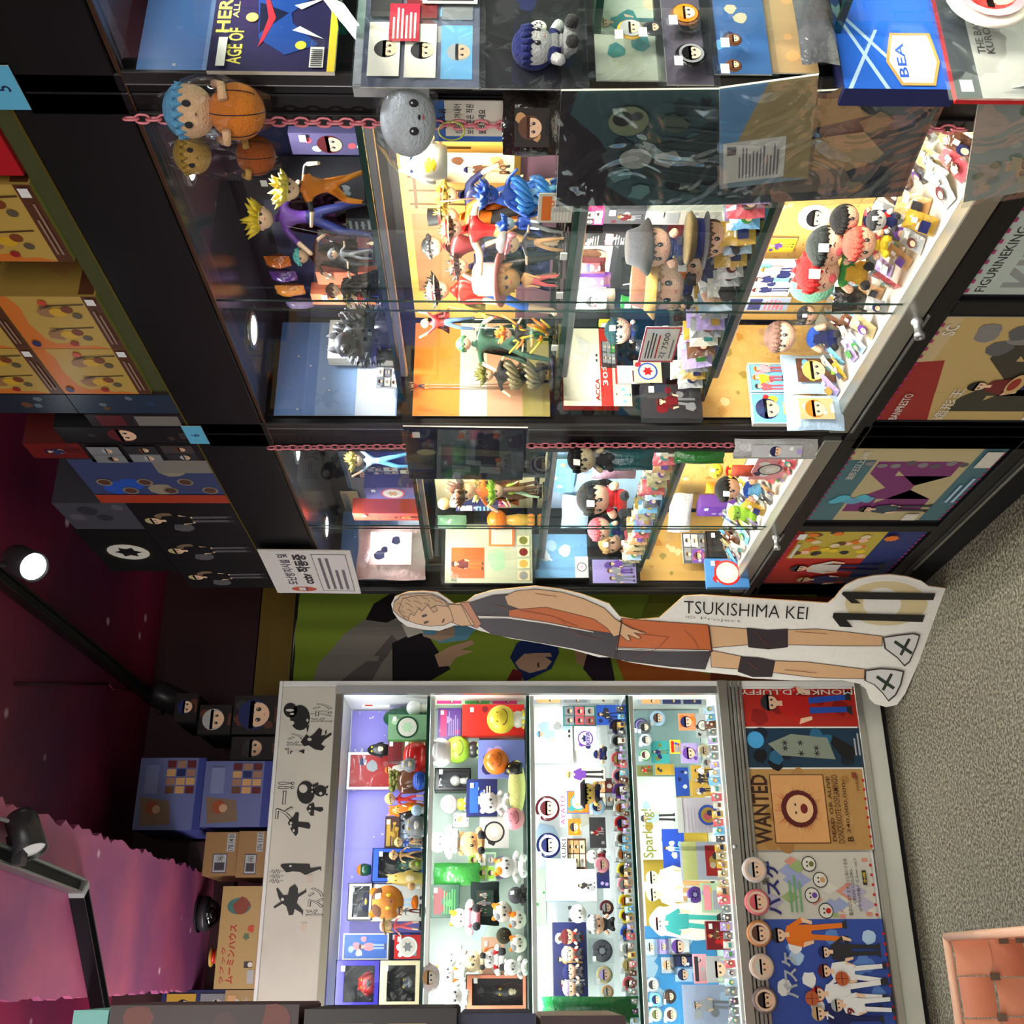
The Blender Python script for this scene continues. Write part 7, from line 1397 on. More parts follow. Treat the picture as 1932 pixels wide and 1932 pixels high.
def signs():
    def cctv(w, h):
        p = Print(w, h, (222, 218, 212)); p.text('도난방지시설 및', .22, .70, .93, .82, (70, 66, 80), .03); p.text('cctv 작동중', .24, .50, .92, .66, 'charcoal', .045); p.ell(.11, .66, .085, (196, 84, 62), .15); p.rect(.07, .62, .15, .72, 'offwhite'); p.rect(.07, .62, .15, .64, (60, 50, 110))
        p.rect(.07, .06, .93, .44, (90, 90, 90)); p.rect(.08, .068, .92, .432, (222, 218, 212)); p.lines(.12, .1, .86, .4, 4, (110, 104, 110), random.Random(2)); return p
    X = BX-.02; P = [onX(*c, X) for c in ((486, 1035), (522, 1117), (683, 1121), (659, 1042))]; tr, tl, bl, br = P; U = ((tl-bl)+(tr-br))/2; R = ((tr-tl)+(br-bl))/2; w, h = R.length, U.length; cen = (tr+tl+bl+br)/4; R.normalize(); U = (U-R*U.dot(R)).normalized()
    t = empty('notice_board'); t.matrix_world = Matrix.Translation(cen-U*h/2) @ Matrix((R, -R.cross(U), U)).transposed().to_4x4(); MB().box(-w/2, w/2, 0, .003, 0, h, 'offwhite').build('board', 'matte', t); m = MB(); cctv(w, h).geo(m); m.build('front_print', 'print', t, (-w/2, -.0005, 0)); reg(t, 'notice', 'white Korean cctv notice board at far cabinet top corner', final=True)
    for x0, y0, x1, y1, n in ((0, 122, 50, 205, '5'), (357, 803, 392, 836, '6')):
        a = onX((x0+x1)/2, y1, BX-.002); b = onX((x0+x1)/2, y0, BX-.002); zt = 2.04; zb = 1.996
        t = sheet(abs(a.y-b.y), zt-zb, fn=lambda w, h: (lambda p: p.text(n, .42, .3, .56, .75, 'navy', .01) and p)(Print(w, h, (96, 184, 220))), name='number_tag', thick=.0008); t.location = (BX-.0035, (a.y+b.y)/2, zb); t.rotation_euler[2] = -pi/2; reg(t, 'tag', {'5': 'light blue shelf tag printed 5 at near cabinet top', '6': 'light blue shelf tag printed 6 above far chain end'}[n], final=True)
signs()

# ------------------------------------------------------------------ stock boxes on top of the cabinets
def top_boxes():
    T = 2.0285
    def yellowbox(seed, cols=0):
        def f(w, h):
            p = Print(w, h, (184, 152, 72)); r = random.Random(seed); p.P([(0, 1), (0, .0+.14), (.06, .3), (.05, .45), (.12, .5), (.1, .7), (.2, .78), (.5, .84), (.8, .82), (1, .88), (1, 1)], (204, 112, 40)); p.rect(0, .0, 1, .15, (84, 48, 30))
            for x, y in ((.28, .5), (.72, .46)):
                p.blob(x, y+.12, .10, (150, 110, 72), r); p.ell(x, y, .075, (204, 160, 40), .09); p.ell(x+.05, y-.1, .06, (120, 60, 34)); p.ell(x-.06, y-.17, .05, (90, 80, 60)); p.P([(x+.14, y-.3), (x+.16, y-.3), (x+.13, y+.1), (x+.11, y+.1)], (70, 50, 30)); 
                for i in range(4): p.P([(x+.12, y+.02*i), (x+.06+.03*i, y+.16), (x+.065+.03*i, y+.17), (x+.13, y+.02*i)], (70, 50, 30))
            p.ell(.12, .5, .045, (150, 36, 30)); p.ell(.9, .56, .045, (196, 70, 44)); p.ell(.12, .9, .06, (40, 40, 90), .045); p.rect(.86, .03, .97, .12, 'white'); p.lines(.12, .03, .8, .12, 2, (150, 120, 100), r); return p
        return f
    def bx(name, y0, y1, z0, z1, desc, fn, col, d=.2, X=BX+.004, bot=None, side=None):
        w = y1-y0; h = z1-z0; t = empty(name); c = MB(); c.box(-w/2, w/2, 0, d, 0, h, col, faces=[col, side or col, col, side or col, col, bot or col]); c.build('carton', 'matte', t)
        m = MB(); (fn(w, h)).geo(m); m.build('front_print', 'print', t, (-w/2, -.0006, 0)); t.location = (X, (y0+y1)/2, z0); t.rotation_euler[2] = -pi/2; reg(t, 'box', desc, final=True)
        if side: pr = Print(d*.96, h*.96, side); pr.blob(.4, .4, .2, (150, 110, 60), random.Random(3)); pr.rect(0, 0, 1, .16, (84, 48, 30)); pr.ell(.5, .6, .12, (130, 30, 26)); m = MB(); pr.geo(m, (w/2+.0006, d*.02, h*.02), (0, 1, 0), (0, 0, 1)); m.build('side_print', 'print', t)
        return t
    R0, R1 = 2.065, 2.36
    ys = [(onX(178, 563, BX).y, onX(232, 661, BX).y), (onX(233, 662, BX).y, onX(281, 746, BX).y)]
    # a low plinth board carries the row
    o = MB().box(0, .26, -.70, .70, 0, R0-T-.001, (66, 70, 34)).build('plinth_board', 'matte', None, (BX+.012, 1.32, T)); reg(o, 'board', 'low dark board under the yellow boxes on black cabinets', final=True)
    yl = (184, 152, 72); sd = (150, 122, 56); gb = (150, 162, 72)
    hh = onX(62, 664, BX).z-R0
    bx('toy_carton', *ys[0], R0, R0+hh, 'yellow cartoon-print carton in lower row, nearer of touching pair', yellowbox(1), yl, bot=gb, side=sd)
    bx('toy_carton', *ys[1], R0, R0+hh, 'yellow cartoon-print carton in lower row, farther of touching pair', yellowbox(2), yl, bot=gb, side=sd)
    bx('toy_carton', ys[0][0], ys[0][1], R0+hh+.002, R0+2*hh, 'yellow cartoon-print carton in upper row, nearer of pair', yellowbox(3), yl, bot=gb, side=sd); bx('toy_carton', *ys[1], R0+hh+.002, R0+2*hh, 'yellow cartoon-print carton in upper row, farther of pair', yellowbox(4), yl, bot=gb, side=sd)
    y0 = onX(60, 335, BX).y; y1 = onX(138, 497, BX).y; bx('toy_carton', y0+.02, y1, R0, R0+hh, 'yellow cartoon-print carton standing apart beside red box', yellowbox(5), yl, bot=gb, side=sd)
    bx('toy_carton', y0-.20, y0, R0, R0+hh*.96, 'bright red carton at top edge near number 5 tag', lambda w, h: art(w, h, 6, (176, 24, 34), ((176, 24, 34), 'offwhite', 'charcoal'), 9), (176, 24, 34))
    yb = ys[1][1]
    def dk(seed, bg, cols, kind): return lambda w, h: art(w, h, seed, bg, cols, kind)
    bx('game_box', yb+.005, yb+.085, T, R0+hh, 'dark blue box with skeleton-like print, lower', dk(7, (34, 50, 70), ((90, 110, 120), (40, 60, 90), 'brown'), 9), (40, 34, 30)); bx('game_box', yb+.005, yb+.085, R0+hh+.002, R0+2*hh, 'dark blue box with skeleton-like print, upper', dk(8, (30, 40, 56), ((90, 110, 120), (30, 44, 70), 'brown'), 9), (34, 30, 28))
    y = yb+.09
    bx('game_box', y, y+.055, T, T+.21, 'narrow box with lined white label', lambda w, h: (lambda p: p.rect(.1, .05, .9, .5, (120, 116, 110)) and p)(art(w, h, 9, (40, 30, 34), ('maroon', 'charcoal'), 4)), (30, 24, 26))
    bx('game_box', y+.06, y+.135, T, T+.30, 'black carton with pale slanted stripe and face', dk(10, (24, 22, 26), ((60, 50, 50), 'charcoal'), 1), (20, 20, 22)); 
    bx('game_box', y+.14, y+.235, T, T+.27, 'black carton with two grey-haired faces', dk(11, (28, 24, 28), ((70, 60, 60), 'charcoal', 'maroon'), 3), (22, 20, 22)); bx('game_box', y+.14, y+.215, T+.272, T+.40, 'dark red carton leaning atop black ones', dk(12, (110, 28, 26), ((50, 50, 90), 'maroon'), 0), (90, 24, 22), d=.12)
    y2 = onX(380, 870, BX).y; y3 = onX(380, 950, BX).y
    def multi(w, h):
        p = art(w, h, 13, (60, 70, 110), ('blue', (150, 140, 120)), 9)
        for i in range(6): p.ell(.3+.2*(i % 2), .1+.15*i, .06, (140, 130, 110)); p.ell(.3+.2*(i % 2), .1+.15*i, .045, (90, 60, 50))
        p.rect(.72, 0, 1, .4, (130, 124, 116)); p.rect(0, 0, .2, 1, (170, 60, 36)); return p
    bx('game_box', y2, y3, T, T+.33, 'tall blue box with many round portraits', multi, (70, 66, 66))
    yy = y3+.005; e = onX(470, 1112, BX).y; n = 3; st = (e-yy)/3
    for i in range(3):
        bx('figure_box', yy+st*i, yy+st*(i+1)-.006, T, T+.27, f'black tall box with pale robed figure, {["nearest", "middle", "farthest"][i]} of three', lambda w, h: (lambda p: p)(art(w, h, 20, (24, 22, 24), ((24, 22, 24), (120, 100, 80), (90, 88, 90)), 0, 'khaki')), (52, 50, 46))
    bx('figure_box', yy+.0, yy+st*.8, T+.272, T+.46, 'grey rough-textured carton on top of tall black boxes', dk(21, (70, 70, 78), ((50, 50, 56), (90, 88, 96)), 9), (60, 58, 66)); bx('figure_box', yy+st*.85, yy+st*2.3, T+.272, T+.47, 'black carton with green diamond, top of far stack', dk(22, (20, 20, 20), ((30, 34, 28), (24, 24, 24)), 2), (18, 18, 18))
    # on the white cabinet
    Y = WY+.01; Z0 = 2.0815
    def wb(name, x0, y0, x1, y1, desc, fn, col, d=.25, snap=True, yo=0):
        A = onY((x0+x1)/2, y1, Y+yo); B = onY((x0+x1)/2, y0, Y+yo); z1 = onY(x0, (y0+y1)/2, Y+yo).z; z0 = Z0 if snap is True else snap; w = B.x-A.x; h = z1-z0; t = empty(name); MB().bbox(-w/2, w/2, 0, d, 0, h, col, .001).build('carton', 'matte', t); m = MB(); fn(w, h).geo(m); m.build('front_print', 'print', t, (-w/2, -.0006, 0)); t.location = ((A.x+B.x)/2, Y+yo, z0); reg(t, 'box', desc, final=True); return z1
    def blue(w, h):
        p = Print(w, h, (96, 104, 150)); p.rect(0, 0, 1, .12, (50, 60, 130)); p.P([(.08, .45), (.4, .5), (.45, .95), (.05, .9)], (120, 96, 76)); p.ell(.3, .75, .1, (150, 70, 40)); p.ell(.28, .68, .06, (190, 150, 120))
        for i in range(4):
            for j in range(3): p.rect(.5+.12*i, .15+.15*j, .6+.12*i, .28+.15*j, random.Random(i*3+j).choice(['brown', 'tan', 'navy', 'maroon', (150, 110, 90)]))
        p.rect(.5, .7, .9, .9, (120, 128, 170)); return p
    z = wb('gift_carton', 383, 1436, 508, 1560, 'blue collage-print carton on white cabinet, lower', blue, (60, 66, 130)); wb('gift_carton', 258, 1430, 383, 1566, 'blue collage-print carton, upper of the pair', blue, (54, 60, 120), snap=z+.002, yo=.01)
    def cb(n):
        def f(w, h):
            p = Print(w, h, (150, 114, 72)); p.rect(.06, .30, .5, .72, (40, 44, 90)); p.rect(.08, .32, .48, .70, 'silver'); p.rect(.12, .36, .3, .66, (60, 56, 60)); p.rect(.55, .1, .97, .34, 'silver'); p.text(n, .57, .14, .95, .3, 'charcoal', .01); p.text('-5411', .32, .4, .46, .6, 'charcoal', .01, 90); return p
        return f
    wb('cardboard_box', 448, 1568, 505, 1655, 'lower brown cardboard box numbered 276 13 01 on white cabinet', cb('276 13 01'), (146, 110, 70)); wb('cardboard_box', 385, 1570, 447, 1652, 'upper brown cardboard box with two shipping labels', cb('178 14 01'), (140, 106, 68), snap=onY(447, 1610, Y).z, yo=.01) 
    def family(w, h):
        p = Print(w, h, (176, 146, 92)); p.text('ラブック', .05, .78, .4, .9, (170, 40, 34), .02); p.text('ムーミンハウス', .05, .55, .62, .74, (170, 40, 34), .03); p.ell(.8, .55, .2, (60, 110, 104), .3); p.blob(.8, .5, .2, (130, 60, 44), random.Random(2)); p.rect(.2, .1, .26, .3, 'charcoal'); p.ell(.23, .15, .06, (214, 208, 196)); p.star(.5, .3, .1, (90, 110, 80), 5); p.blob(.58, .2, .09, (190, 70, 44), random.Random(3)); p.rect(.05, .04, .18, .2, 'silver'); return p
    wb('old_toy_carton', 412, 1672, 495, 1866, 'aged yellow carton with red Japanese lettering', family, (164, 134, 84)); wb('old_toy_carton', 420, 1868, 485, 1990, 'tan carton beside the lettered one at photo edge', dk(31, (160, 130, 84), ('tan', 'silver'), 4), (150, 122, 80))
    for i, (x0, y0, x1, y1, ds) in enumerate(((330, 1308, 372, 1360, 'upper left'), (440, 1312, 520, 1385, 'lower left'), (375, 1330, 436, 1385, 'middle'), (436, 1390, 516, 1434, 'lower right'))):
        wb('dark_game_box', x0, y0, x1, y1, f'black game box with dim orange print behind spotlight, {ds}', dk(40+i, (30, 24, 24), ((90, 50, 34), 'charcoal'), 1), (22, 20, 22), yo=.04, snap=True if x1 > 500 else onY(x1, (y0+y1)/2, Y+.04).z)
    wb('dark_game_box', 355, 1588, 400, 1652, 'dim maroon carton behind cardboard boxes', dk(45, (60, 34, 34), ('maroon', 'charcoal'), 5), (50, 30, 30), yo=.27, snap=Z0, d=.08)
    wb('dark_game_box', 300, 1868, 412, 1990, 'dark blue and mustard carton behind tan carton', dk(46, (30, 40, 90), ('mustard', 'navy', 'maroon'), 3), (30, 34, 70), yo=.27, snap=Z0, d=.08)
    t = empty('security_camera'); c = onY(405, 1724, 3.84)
    MB().lathe([(0, .03), (.052, .03), (.058, .01), (.054, 0), (0, 0)], (0, 0, 0), 'charcoal', 24).build('housing', 'plastic', t); MB().sph((0, 0, 0), (.046, .046, .04), (60, 62, 66), 24, 10, z0=-1, z1=0).build('dome', 'acrylic', t); MB().sph((0, 0, -.006), .022, 'black', 14, 8).build('lens', 'gloss', t); MB().lathe([(.06, .03), (.06, .036), (0, .036)], (0, 0, 0), 'charcoal', 24).build('mount_plate', 'plastic', t)
    t.location = (c.x, c.y, SOF-.037); reg(t, 'security camera', 'black dome security camera above the aged yellow carton', final=True)
    t = empty('ribbon_spool'); c = onY(410, 1805, Y+.1); MB().lathe([(0, 0), (.03, 0), (.03, .005), (.02, .006), (.02, .02), (.03, .021), (.03, .026), (0, .026)], (0, 0, 0), 'red', 20, cols=['gold', 'gold', 'gold', 'red', 'gold', 'gold', 'gold']).build('spool', 'plastic', t); t.location = (c.x, c.y+.02, c.z); reg(t, 'spool', 'small red and gold spool on top of aged carton', final=True)
top_boxes()

# ------------------------------------------------------------------ paper standee, hanging cloth, ceiling tracks, basket, near boxes
def standee():
    A = Vector((1.045, 2.985, 0)); Bp = Vector((.805, 3.44, 0)); R = (A-Bp).normalized(); n0 = Vector((0, 0, 1)).cross(R)      # R points right in the upright view
    W = (A-Bp).length; tilt = .05
    Nn = R.cross(Vector((0, 0, 1))); U = (Vector((0, 0, 1))+Nn*-tilt).normalized(); Nn = R.cross(U)
    mid = (A+Bp)/2
    def P(x, y): d = ray(x, y); t = (mid-CP).dot(Nn)/d.dot(Nn); p = CP+d*t-mid; return (p.dot(R), p.dot(U))
    t = empty('paper_standee'); t.matrix_world = Matrix.Translation(mid) @ Matrix((R, -Nn, U)).transposed().to_4x4()
    out = [(1784, 1110), (1752, 1106), (1738, 1096), (1712, 1088), (1680, 1084), (1650, 1086), (1620, 1092), (1596, 1104), (1584, 1116), (1575, 1128), (1562, 1138), (1325, 1123), (1290, 1125), (1244, 1166), (1200, 1170), (1170, 1164), (1150, 1140), (1100, 1122), (1058, 1112), (1010, 1106), (930, 1114), (895, 1124), (880, 1136), (858, 1140), (842, 1128), (826, 1118), (800, 1116), (770, 1117), (745, 1126), (738, 1140), (742, 1156), (752, 1170), (768, 1182), (800, 1188), (830, 1190), (858, 1180), (878, 1180), (905, 1190), (960, 1204), (1020, 1214), (1080, 1226), (1130, 1240), (1150, 1240), (1190, 1250), (1240, 1258), (1310, 1266), (1390, 1274), (1420, 1280), (1500, 1284), (1590, 1284), (1622, 1290), (1634, 1300), (1640, 1318), (1650, 1328), (1672, 1334), (1692, 1330), (1708, 1308), (1748, 1216)]
    m = MB(); m.slab([P(*p) for p in out], 0, .004, (226, 224, 214), 'tan'); m.build('board', 'matte', t)
    m = MB(); lv = [0]
    def pg(pts, col): lv[0] += 1; q = [P(*p) for p in pts]; ar = sum(q[k][0]*q[(k+1) % len(q)][1]-q[(k+1) % len(q)][0]*q[k][1] for k in range(len(q))); q = q if ar > 0 else q[::-1]; m.poly([(a, -.0004*1-.00015*lv[0], b) for a, b in q], col)
    def ol(pts, wd=1.1, col=(58, 44, 42), close=True):
        n = len(pts)
        for i in range(n if close else n-1):
            (ax, ay), (bx_, by) = pts[i], pts[(i+1) % n]; L = math.hypot(bx_-ax, by-ay) or 1; nx, ny = -(by-ay)/L*wd/2, (bx_-ax)/L*wd/2; q = [P(ax+nx, ay+ny), P(bx_+nx, by+ny), P(bx_-nx, by-ny), P(ax-nx, ay-ny)]
            ar = sum(q[k][0]*q[(k+1) % 4][1]-q[(k+1) % 4][0]*q[k][1] for k in range(4)); q = q if ar > 0 else q[::-1]; m.poly([(a, -.0006-.00015*lv[0], b) for a, b in q], col)
    def og_(pts, col): pg(pts, col); ol(pts)
    def el(cx, cy, rx, ry, col, n=24): pg([(cx+rx*cos(2*pi*i/n), cy+ry*sin(2*pi*i/n)) for i in range(n)], col)
    el(1668, 1136, 84, 46, (222, 220, 210)); el(1672, 1138, 78, 42, (206, 190, 146)); el(1664, 1138, 36, 30, (222, 220, 210))
    # shorts, shirt, skin: a generic volleyball player
    sk = (206, 166, 124); og = (188, 98, 50); dk = (66, 60, 64); ln = (60, 44, 40)
    og_([(1338, 1180), (1410, 1186), (1412, 1216), (1340, 1222)], sk); og_([(1484, 1188), (1540, 1186), (1600, 1192), (1665, 1200), (1664, 1218), (1590, 1218), (1486, 1216)], sk); og_([(1340, 1226), (1400, 1238), (1396, 1262), (1342, 1258)], sk); og_([(1460, 1246), (1520, 1248), (1632, 1262), (1630, 1280), (1540, 1278), (1456, 1268)], sk)
    og_([(1409, 1184), (1448, 1188), (1486, 1186), (1486, 1220), (1450, 1224), (1412, 1220)], (54, 46, 50)); og_([(1398, 1238), (1430, 1240), (1462, 1246), (1456, 1276), (1420, 1276), (1392, 1266)], (54, 46, 50))
    og_([(1172, 1166), (1250, 1172), (1336, 1178), (1342, 1226), (1330, 1262), (1260, 1256), (1180, 1246), (1150, 1232)], og); og_([(1160, 1222), (1240, 1226), (1342, 1228), (1330, 1262), (1250, 1254), (1158, 1242)], dk); og_([(1162, 1220), (1240, 1223), (1338, 1225), (1338, 1229), (1240, 1228), (1160, 1225)], (214, 210, 200))
    og_([(886, 1136), (930, 1122), (980, 1118), (1010, 1140), (1070, 1150), (1150, 1164), (1172, 1172), (1158, 1240), (1080, 1222), (1000, 1208), (930, 1196), (904, 1180)], dk); og_([(960, 1150), (1020, 1142), (1080, 1152), (1165, 1172), (1168, 1196), (1100, 1186), (1030, 1172), (960, 1162)], og); og_([(900, 1160), (960, 1162), (1030, 1172), (1120, 1190), (1120, 1193), (1030, 1176), (955, 1166), (904, 1166)], (214, 210, 200))
    og_([(868, 1136), (884, 1134), (908, 1176), (900, 1184), (890, 1180)], (190, 130, 96)); og_([(840, 1138), (872, 1140), (896, 1178), (870, 1180), (850, 1172)], sk)
    # arm with hand
    og_([(952, 1124), (972, 1114), (1010, 1110), (1060, 1116), (1100, 1128), (1140, 1146), (1160, 1166), (1190, 1184), (1218, 1192), (1216, 1196), (1196, 1192), (1210, 1202), (1204, 1204), (1184, 1196), (1190, 1206), (1184, 1208), (1170, 1196), (1158, 1200), (1146, 1184), (1120, 1166), (1080, 1156), (1030, 1144), (980, 1148), (958, 1140)], sk)
    # head, three-quarter, seen looking down
    og_([(752, 1150), (760, 1128), (785, 1122), (815, 1122), (838, 1132), (850, 1150), (856, 1170), (838, 1178), (812, 1180), (788, 1176), (766, 1168)], sk)
    og_([(742, 1150), (744, 1134), (752, 1128), (756, 1122), (770, 1120), (780, 1119), (800, 1118), (816, 1120), (830, 1126), (842, 1134), (848, 1142), (836, 1142), (824, 1140), (812, 1146), (806, 1140), (796, 1152), (790, 1146), (782, 1160), (774, 1156), (770, 1170), (758, 1164), (752, 1160)], (190, 156, 112))
    og_([(812, 1146), (822, 1142), (826, 1150), (818, 1154)], (196, 152, 112)); og_([(796, 1160), (804, 1157), (806, 1160), (798, 1163)], ln); og_([(800, 1172), (808, 1170), (809, 1172), (801, 1175)], ln); og_([(834, 1172), (837, 1166), (839, 1167), (836, 1173)], (150, 80, 70))
    for i, (x, y, dx, dy) in enumerate(((760, 1126, 14, 8), (772, 1122, 16, 6), (788, 1121, 14, 8), (750, 1136, 12, 9), (764, 1136, 14, 8), (780, 1132, 16, 7), (798, 1126, 14, 8), (812, 1126, 12, 8), (752, 1150, 12, 5), (768, 1148, 12, 7), (786, 1143, 10, 8), (826, 1132, 10, 6), (760, 1160, 9, 3), (800, 1136, 12, 6))): ol([(x, y), (x+dx*.5, y+dy*.2), (x+dx, y+dy)], .9, (110, 78, 52), False)
    for l_ in ([(980, 1150), (1040, 1160), (1090, 1180)], [(1180, 1176), (1220, 1196), (1260, 1200)], [(1200, 1240), (1240, 1222), (1262, 1200)], [(1290, 1186), (1310, 1206), (1318, 1222)], [(1060, 1170), (1090, 1196), (1130, 1204)], [(930, 1140), (960, 1146)], [(1010, 1118), (1050, 1124)], [(1500, 1190), (1560, 1194)], [(1480, 1262), (1540, 1268)], [(1424, 1190), (1436, 1204), (1450, 1216)], [(1410, 1246), (1430, 1262)]): ol(l_, 1.0, (120, 66, 44), False)
    # shoes
    for pts in ([(1664, 1200), (1690, 1196), (1724, 1192), (1736, 1196), (1730, 1216), (1716, 1248), (1706, 1256), (1692, 1240), (1668, 1222)], [(1630, 1262), (1660, 1258), (1690, 1260), (1706, 1264), (1700, 1290), (1690, 1310), (1676, 1322), (1664, 1306), (1648, 1290), (1630, 1282)]): pg(pts, (70, 66, 66)); cx_ = sum(p[0] for p in pts)/len(pts); cy_ = sum(p[1] for p in pts)/len(pts); og_([(cx_+(x-cx_)*.92, cy_+(y-cy_)*.92) for x, y in pts], (206, 206, 202)); og_([(cx_-14, cy_-12), (cx_+18, cy_+10), (cx_+15, cy_+14), (cx_-17, cy_-8)], (40, 60, 50)); og_([(cx_+14, cy_-14), (cx_+10, cy_-16), (cx_-6, cy_+14), (cx_-2, cy_+16)], (40, 60, 50))
    for a, b in (((1336, 1178), (1342, 1228)), ((1172, 1168), (1160, 1240))): pg([a, (a[0]+2.5, a[1]), (b[0]+2.5, b[1]), b], ln)
    for a in (1590, 1568):
        pass
    pg([(1590, 1114), (1764, 1117), (1760, 1130), (1612, 1128), (1624, 1136), (1606, 1136), (1587, 1118)], (34, 32, 30)); pg([(1572, 1154), (1744, 1158), (1740, 1171), (1596, 1167), (1608, 1181), (1584, 1180), (1570, 1162)], (34, 32, 30))
    m.build('front_print', 'print', t)
    # lettering that follows the slanted print
    def txt(s, tl, tr, bl, col, name, bold=.0):
        vs, fs, ar = text_polys(s, bold); a, b, c = P(*tl), P(*tr), P(*bl); mm = MB(); mm.add([(c[0]+(b[0]-a[0])*u+(a[0]-c[0])*v, -.012, c[1]+(b[1]-a[1])*u+(a[1]-c[1])*v) for u, v in vs], fs, col); mm.build(name, 'print', t)
    # the words run down the board: their baseline follows the photograph's x axis
    txt('TSUKISHIMA KEI', (1290, 1128), (1524, 1140), (1290, 1152), (36, 34, 34), 'lettering', -.004); txt('© Project', (1292, 1156), (1398, 1164), (1292, 1163), (120, 118, 110), 'small_lettering')
    MB().slab([(-.02, .0), (.10, .0), (.0, .5), (-.02, .5)], .004, .008, 'tan').build('rear_strut', 'matte', t, (0, 0, 0))
    reg(t, 'standee', 'paper standee of athlete in black and orange, numbered 11, on the floor', final=True)
standee()
def banner():
    """printed cloth hanging in the gap between the two cabinet blocks"""
    Y = 3.74; x0, x1, z0, z1 = .93, 1.44, .14, 2.068; w = x1-x0; h = z1-z0; t = empty('hanging_cloth'); t.location = (x0, Y, z0)
    def P(x, y): p = onY(x, y, Y); return (p.x-x0, p.z-z0)
    wave = lambda u: .012*sin(u*22)+.006*sin(u*51+1)
    m = MB(); n = 40
    vs = []; fs = []
    for j in (0, 1):
        for i in range(n+1): vs.append((w*i/n, wave(w*i/n), h*j))
    fs = [(i, i+1, n+2+i, n+1+i) for i in range(n)]; vs2 = [(a, b+.003, c) for a, b, c in vs]; m.add(vs, fs, (132, 156, 52), True); m.add(vs2, [f[::-1] for f in fs], (120, 140, 60), True); m.build('cloth', 'fabric', t)
    lay = [0]; m = MB()
    def pg(pts, col):
        lay[0] += 1; q = [P(*p) for p in pts]; bm = bmesh.new(); f = bm.faces.new([bm.verts.new((min(max(a, .002), w-.002), 0, b)) for a, b in q]); bm.normal_update()
        bmesh.ops.triangulate(bm, faces=bm.faces[:])
        for k in range(1, 16):
            xx = w*k/16; bmesh.ops.bisect_plane(bm, geom=bm.verts[:]+bm.edges[:]+bm.faces[:], plane_co=(xx, 0, 0), plane_no=(1, 0, 0))
        bm.verts.ensure_lookup_table(); vv = [(v.co.x, wave(v.co.x)-.0012-.0005*lay[0], v.co.z) for v in bm.verts]; idx = {v: i for i, v in enumerate(bm.verts)}; m.add(vv, [tuple(idx[v] for v in f.verts) for f in bm.faces], col); bm.free()
    gr = (140, 136, 126); grd = (104, 98, 96)
    pg([(590, 1285), (600, 1250), (650, 1200), (700, 1160), (720, 1130), (745, 1118), (780, 1190), (800, 1230), (760, 1285)], gr); pg([(640, 1285), (700, 1240), (740, 1200), (750, 1210), (720, 1250), (700, 1285)], grd); pg([(690, 1170), (705, 1140), (745, 1112), (770, 1120), (760, 1160), (730, 1176)], (34, 28, 32)); pg([(740, 1215), (800, 1190), (850, 1262), (800, 1290), (740, 1290)], (40, 36, 42))
    pg([(758, 1180), (780, 1176), (800, 1196), (770, 1206)], 'offwhite'); pg([(790, 1176), (860, 1160), (900, 1188), (880, 1210), (830, 1215), (800, 1200)], (110, 170, 196)); pg([(790, 1186), (820, 1178), (858, 1186), (858, 1204), (830, 1212), (800, 1204)], (196, 164, 136)); pg([(834, 1184), (842, 1184), (842, 1192), (834, 1192)], (60, 90, 120))
    pg([(820, 1235), (850, 1220), (890, 1210), (896, 1216), (870, 1226), (895, 1228), (860, 1240), (850, 1256), (828, 1258)], (196, 160, 130)); pg([(990, 1285), (962, 1240), (975, 1215), (1010, 1200), (1045, 1206), (1055, 1230), (1040, 1262)], (34, 50, 96)); pg([(972, 1250), (990, 1232), (1010, 1226), (1036, 1226), (1044, 1244), (1030, 1262), (1000, 1270), (980, 1262)], (186, 150, 124)); pg([(1004, 1238), (1016, 1236), (1016, 1239), (1004, 1241)], ln_) if False else None
    for a in ((1002, 1236), (1014, 1250)): pg([a, (a[0]+3, a[1]), (a[0]+3, a[1]+9), (a[0], a[1]+9)], (50, 34, 34))
    pg([(955, 1285), (968, 1262), (985, 1268), (984, 1285)], (110, 34, 40)); pg([(1080, 1215), (1110, 1222), (1130, 1240), (1110, 1262), (1088, 1250)], (176, 136, 108)); pg([(1110, 1225), (1150, 1235), (1160, 1285), (1120, 1285), (1100, 1262)], (44, 34, 44))
    pg([(1160, 1240), (1220, 1225), (1300, 1262), (1400, 1290), (1180, 1290)], (172, 92, 40)); pg([(1230, 1120), (1290, 1112), (1290, 1125), (1244, 1160), (1210, 1168)], (120, 124, 44)); pg([(1380, 1120), (1640, 1130), (1640, 1150), (1560, 1140), (1380, 1128)], (120, 58, 32)); pg([(1340, 1262), (1500, 1280), (1640, 1284), (1640, 1298), (1340, 1290)], (110, 56, 32))
    m.build('cloth_print', 'fabric', t)
    MB().tube([(.0, 0, h+.004), (w, 0, h+.004)], .006, 'darkgrey', 8).build('hanging_rod', 'metal', t)
    for e in (0, w): MB().box(e-.004, e+.004, 0, .285, h-.004, h+.006, 'darkgrey').build('rod_bracket', 'metal', t)
    reg(t, 'banner', 'lime green printed cloth hanging behind the paper standee', final=True)
banner()
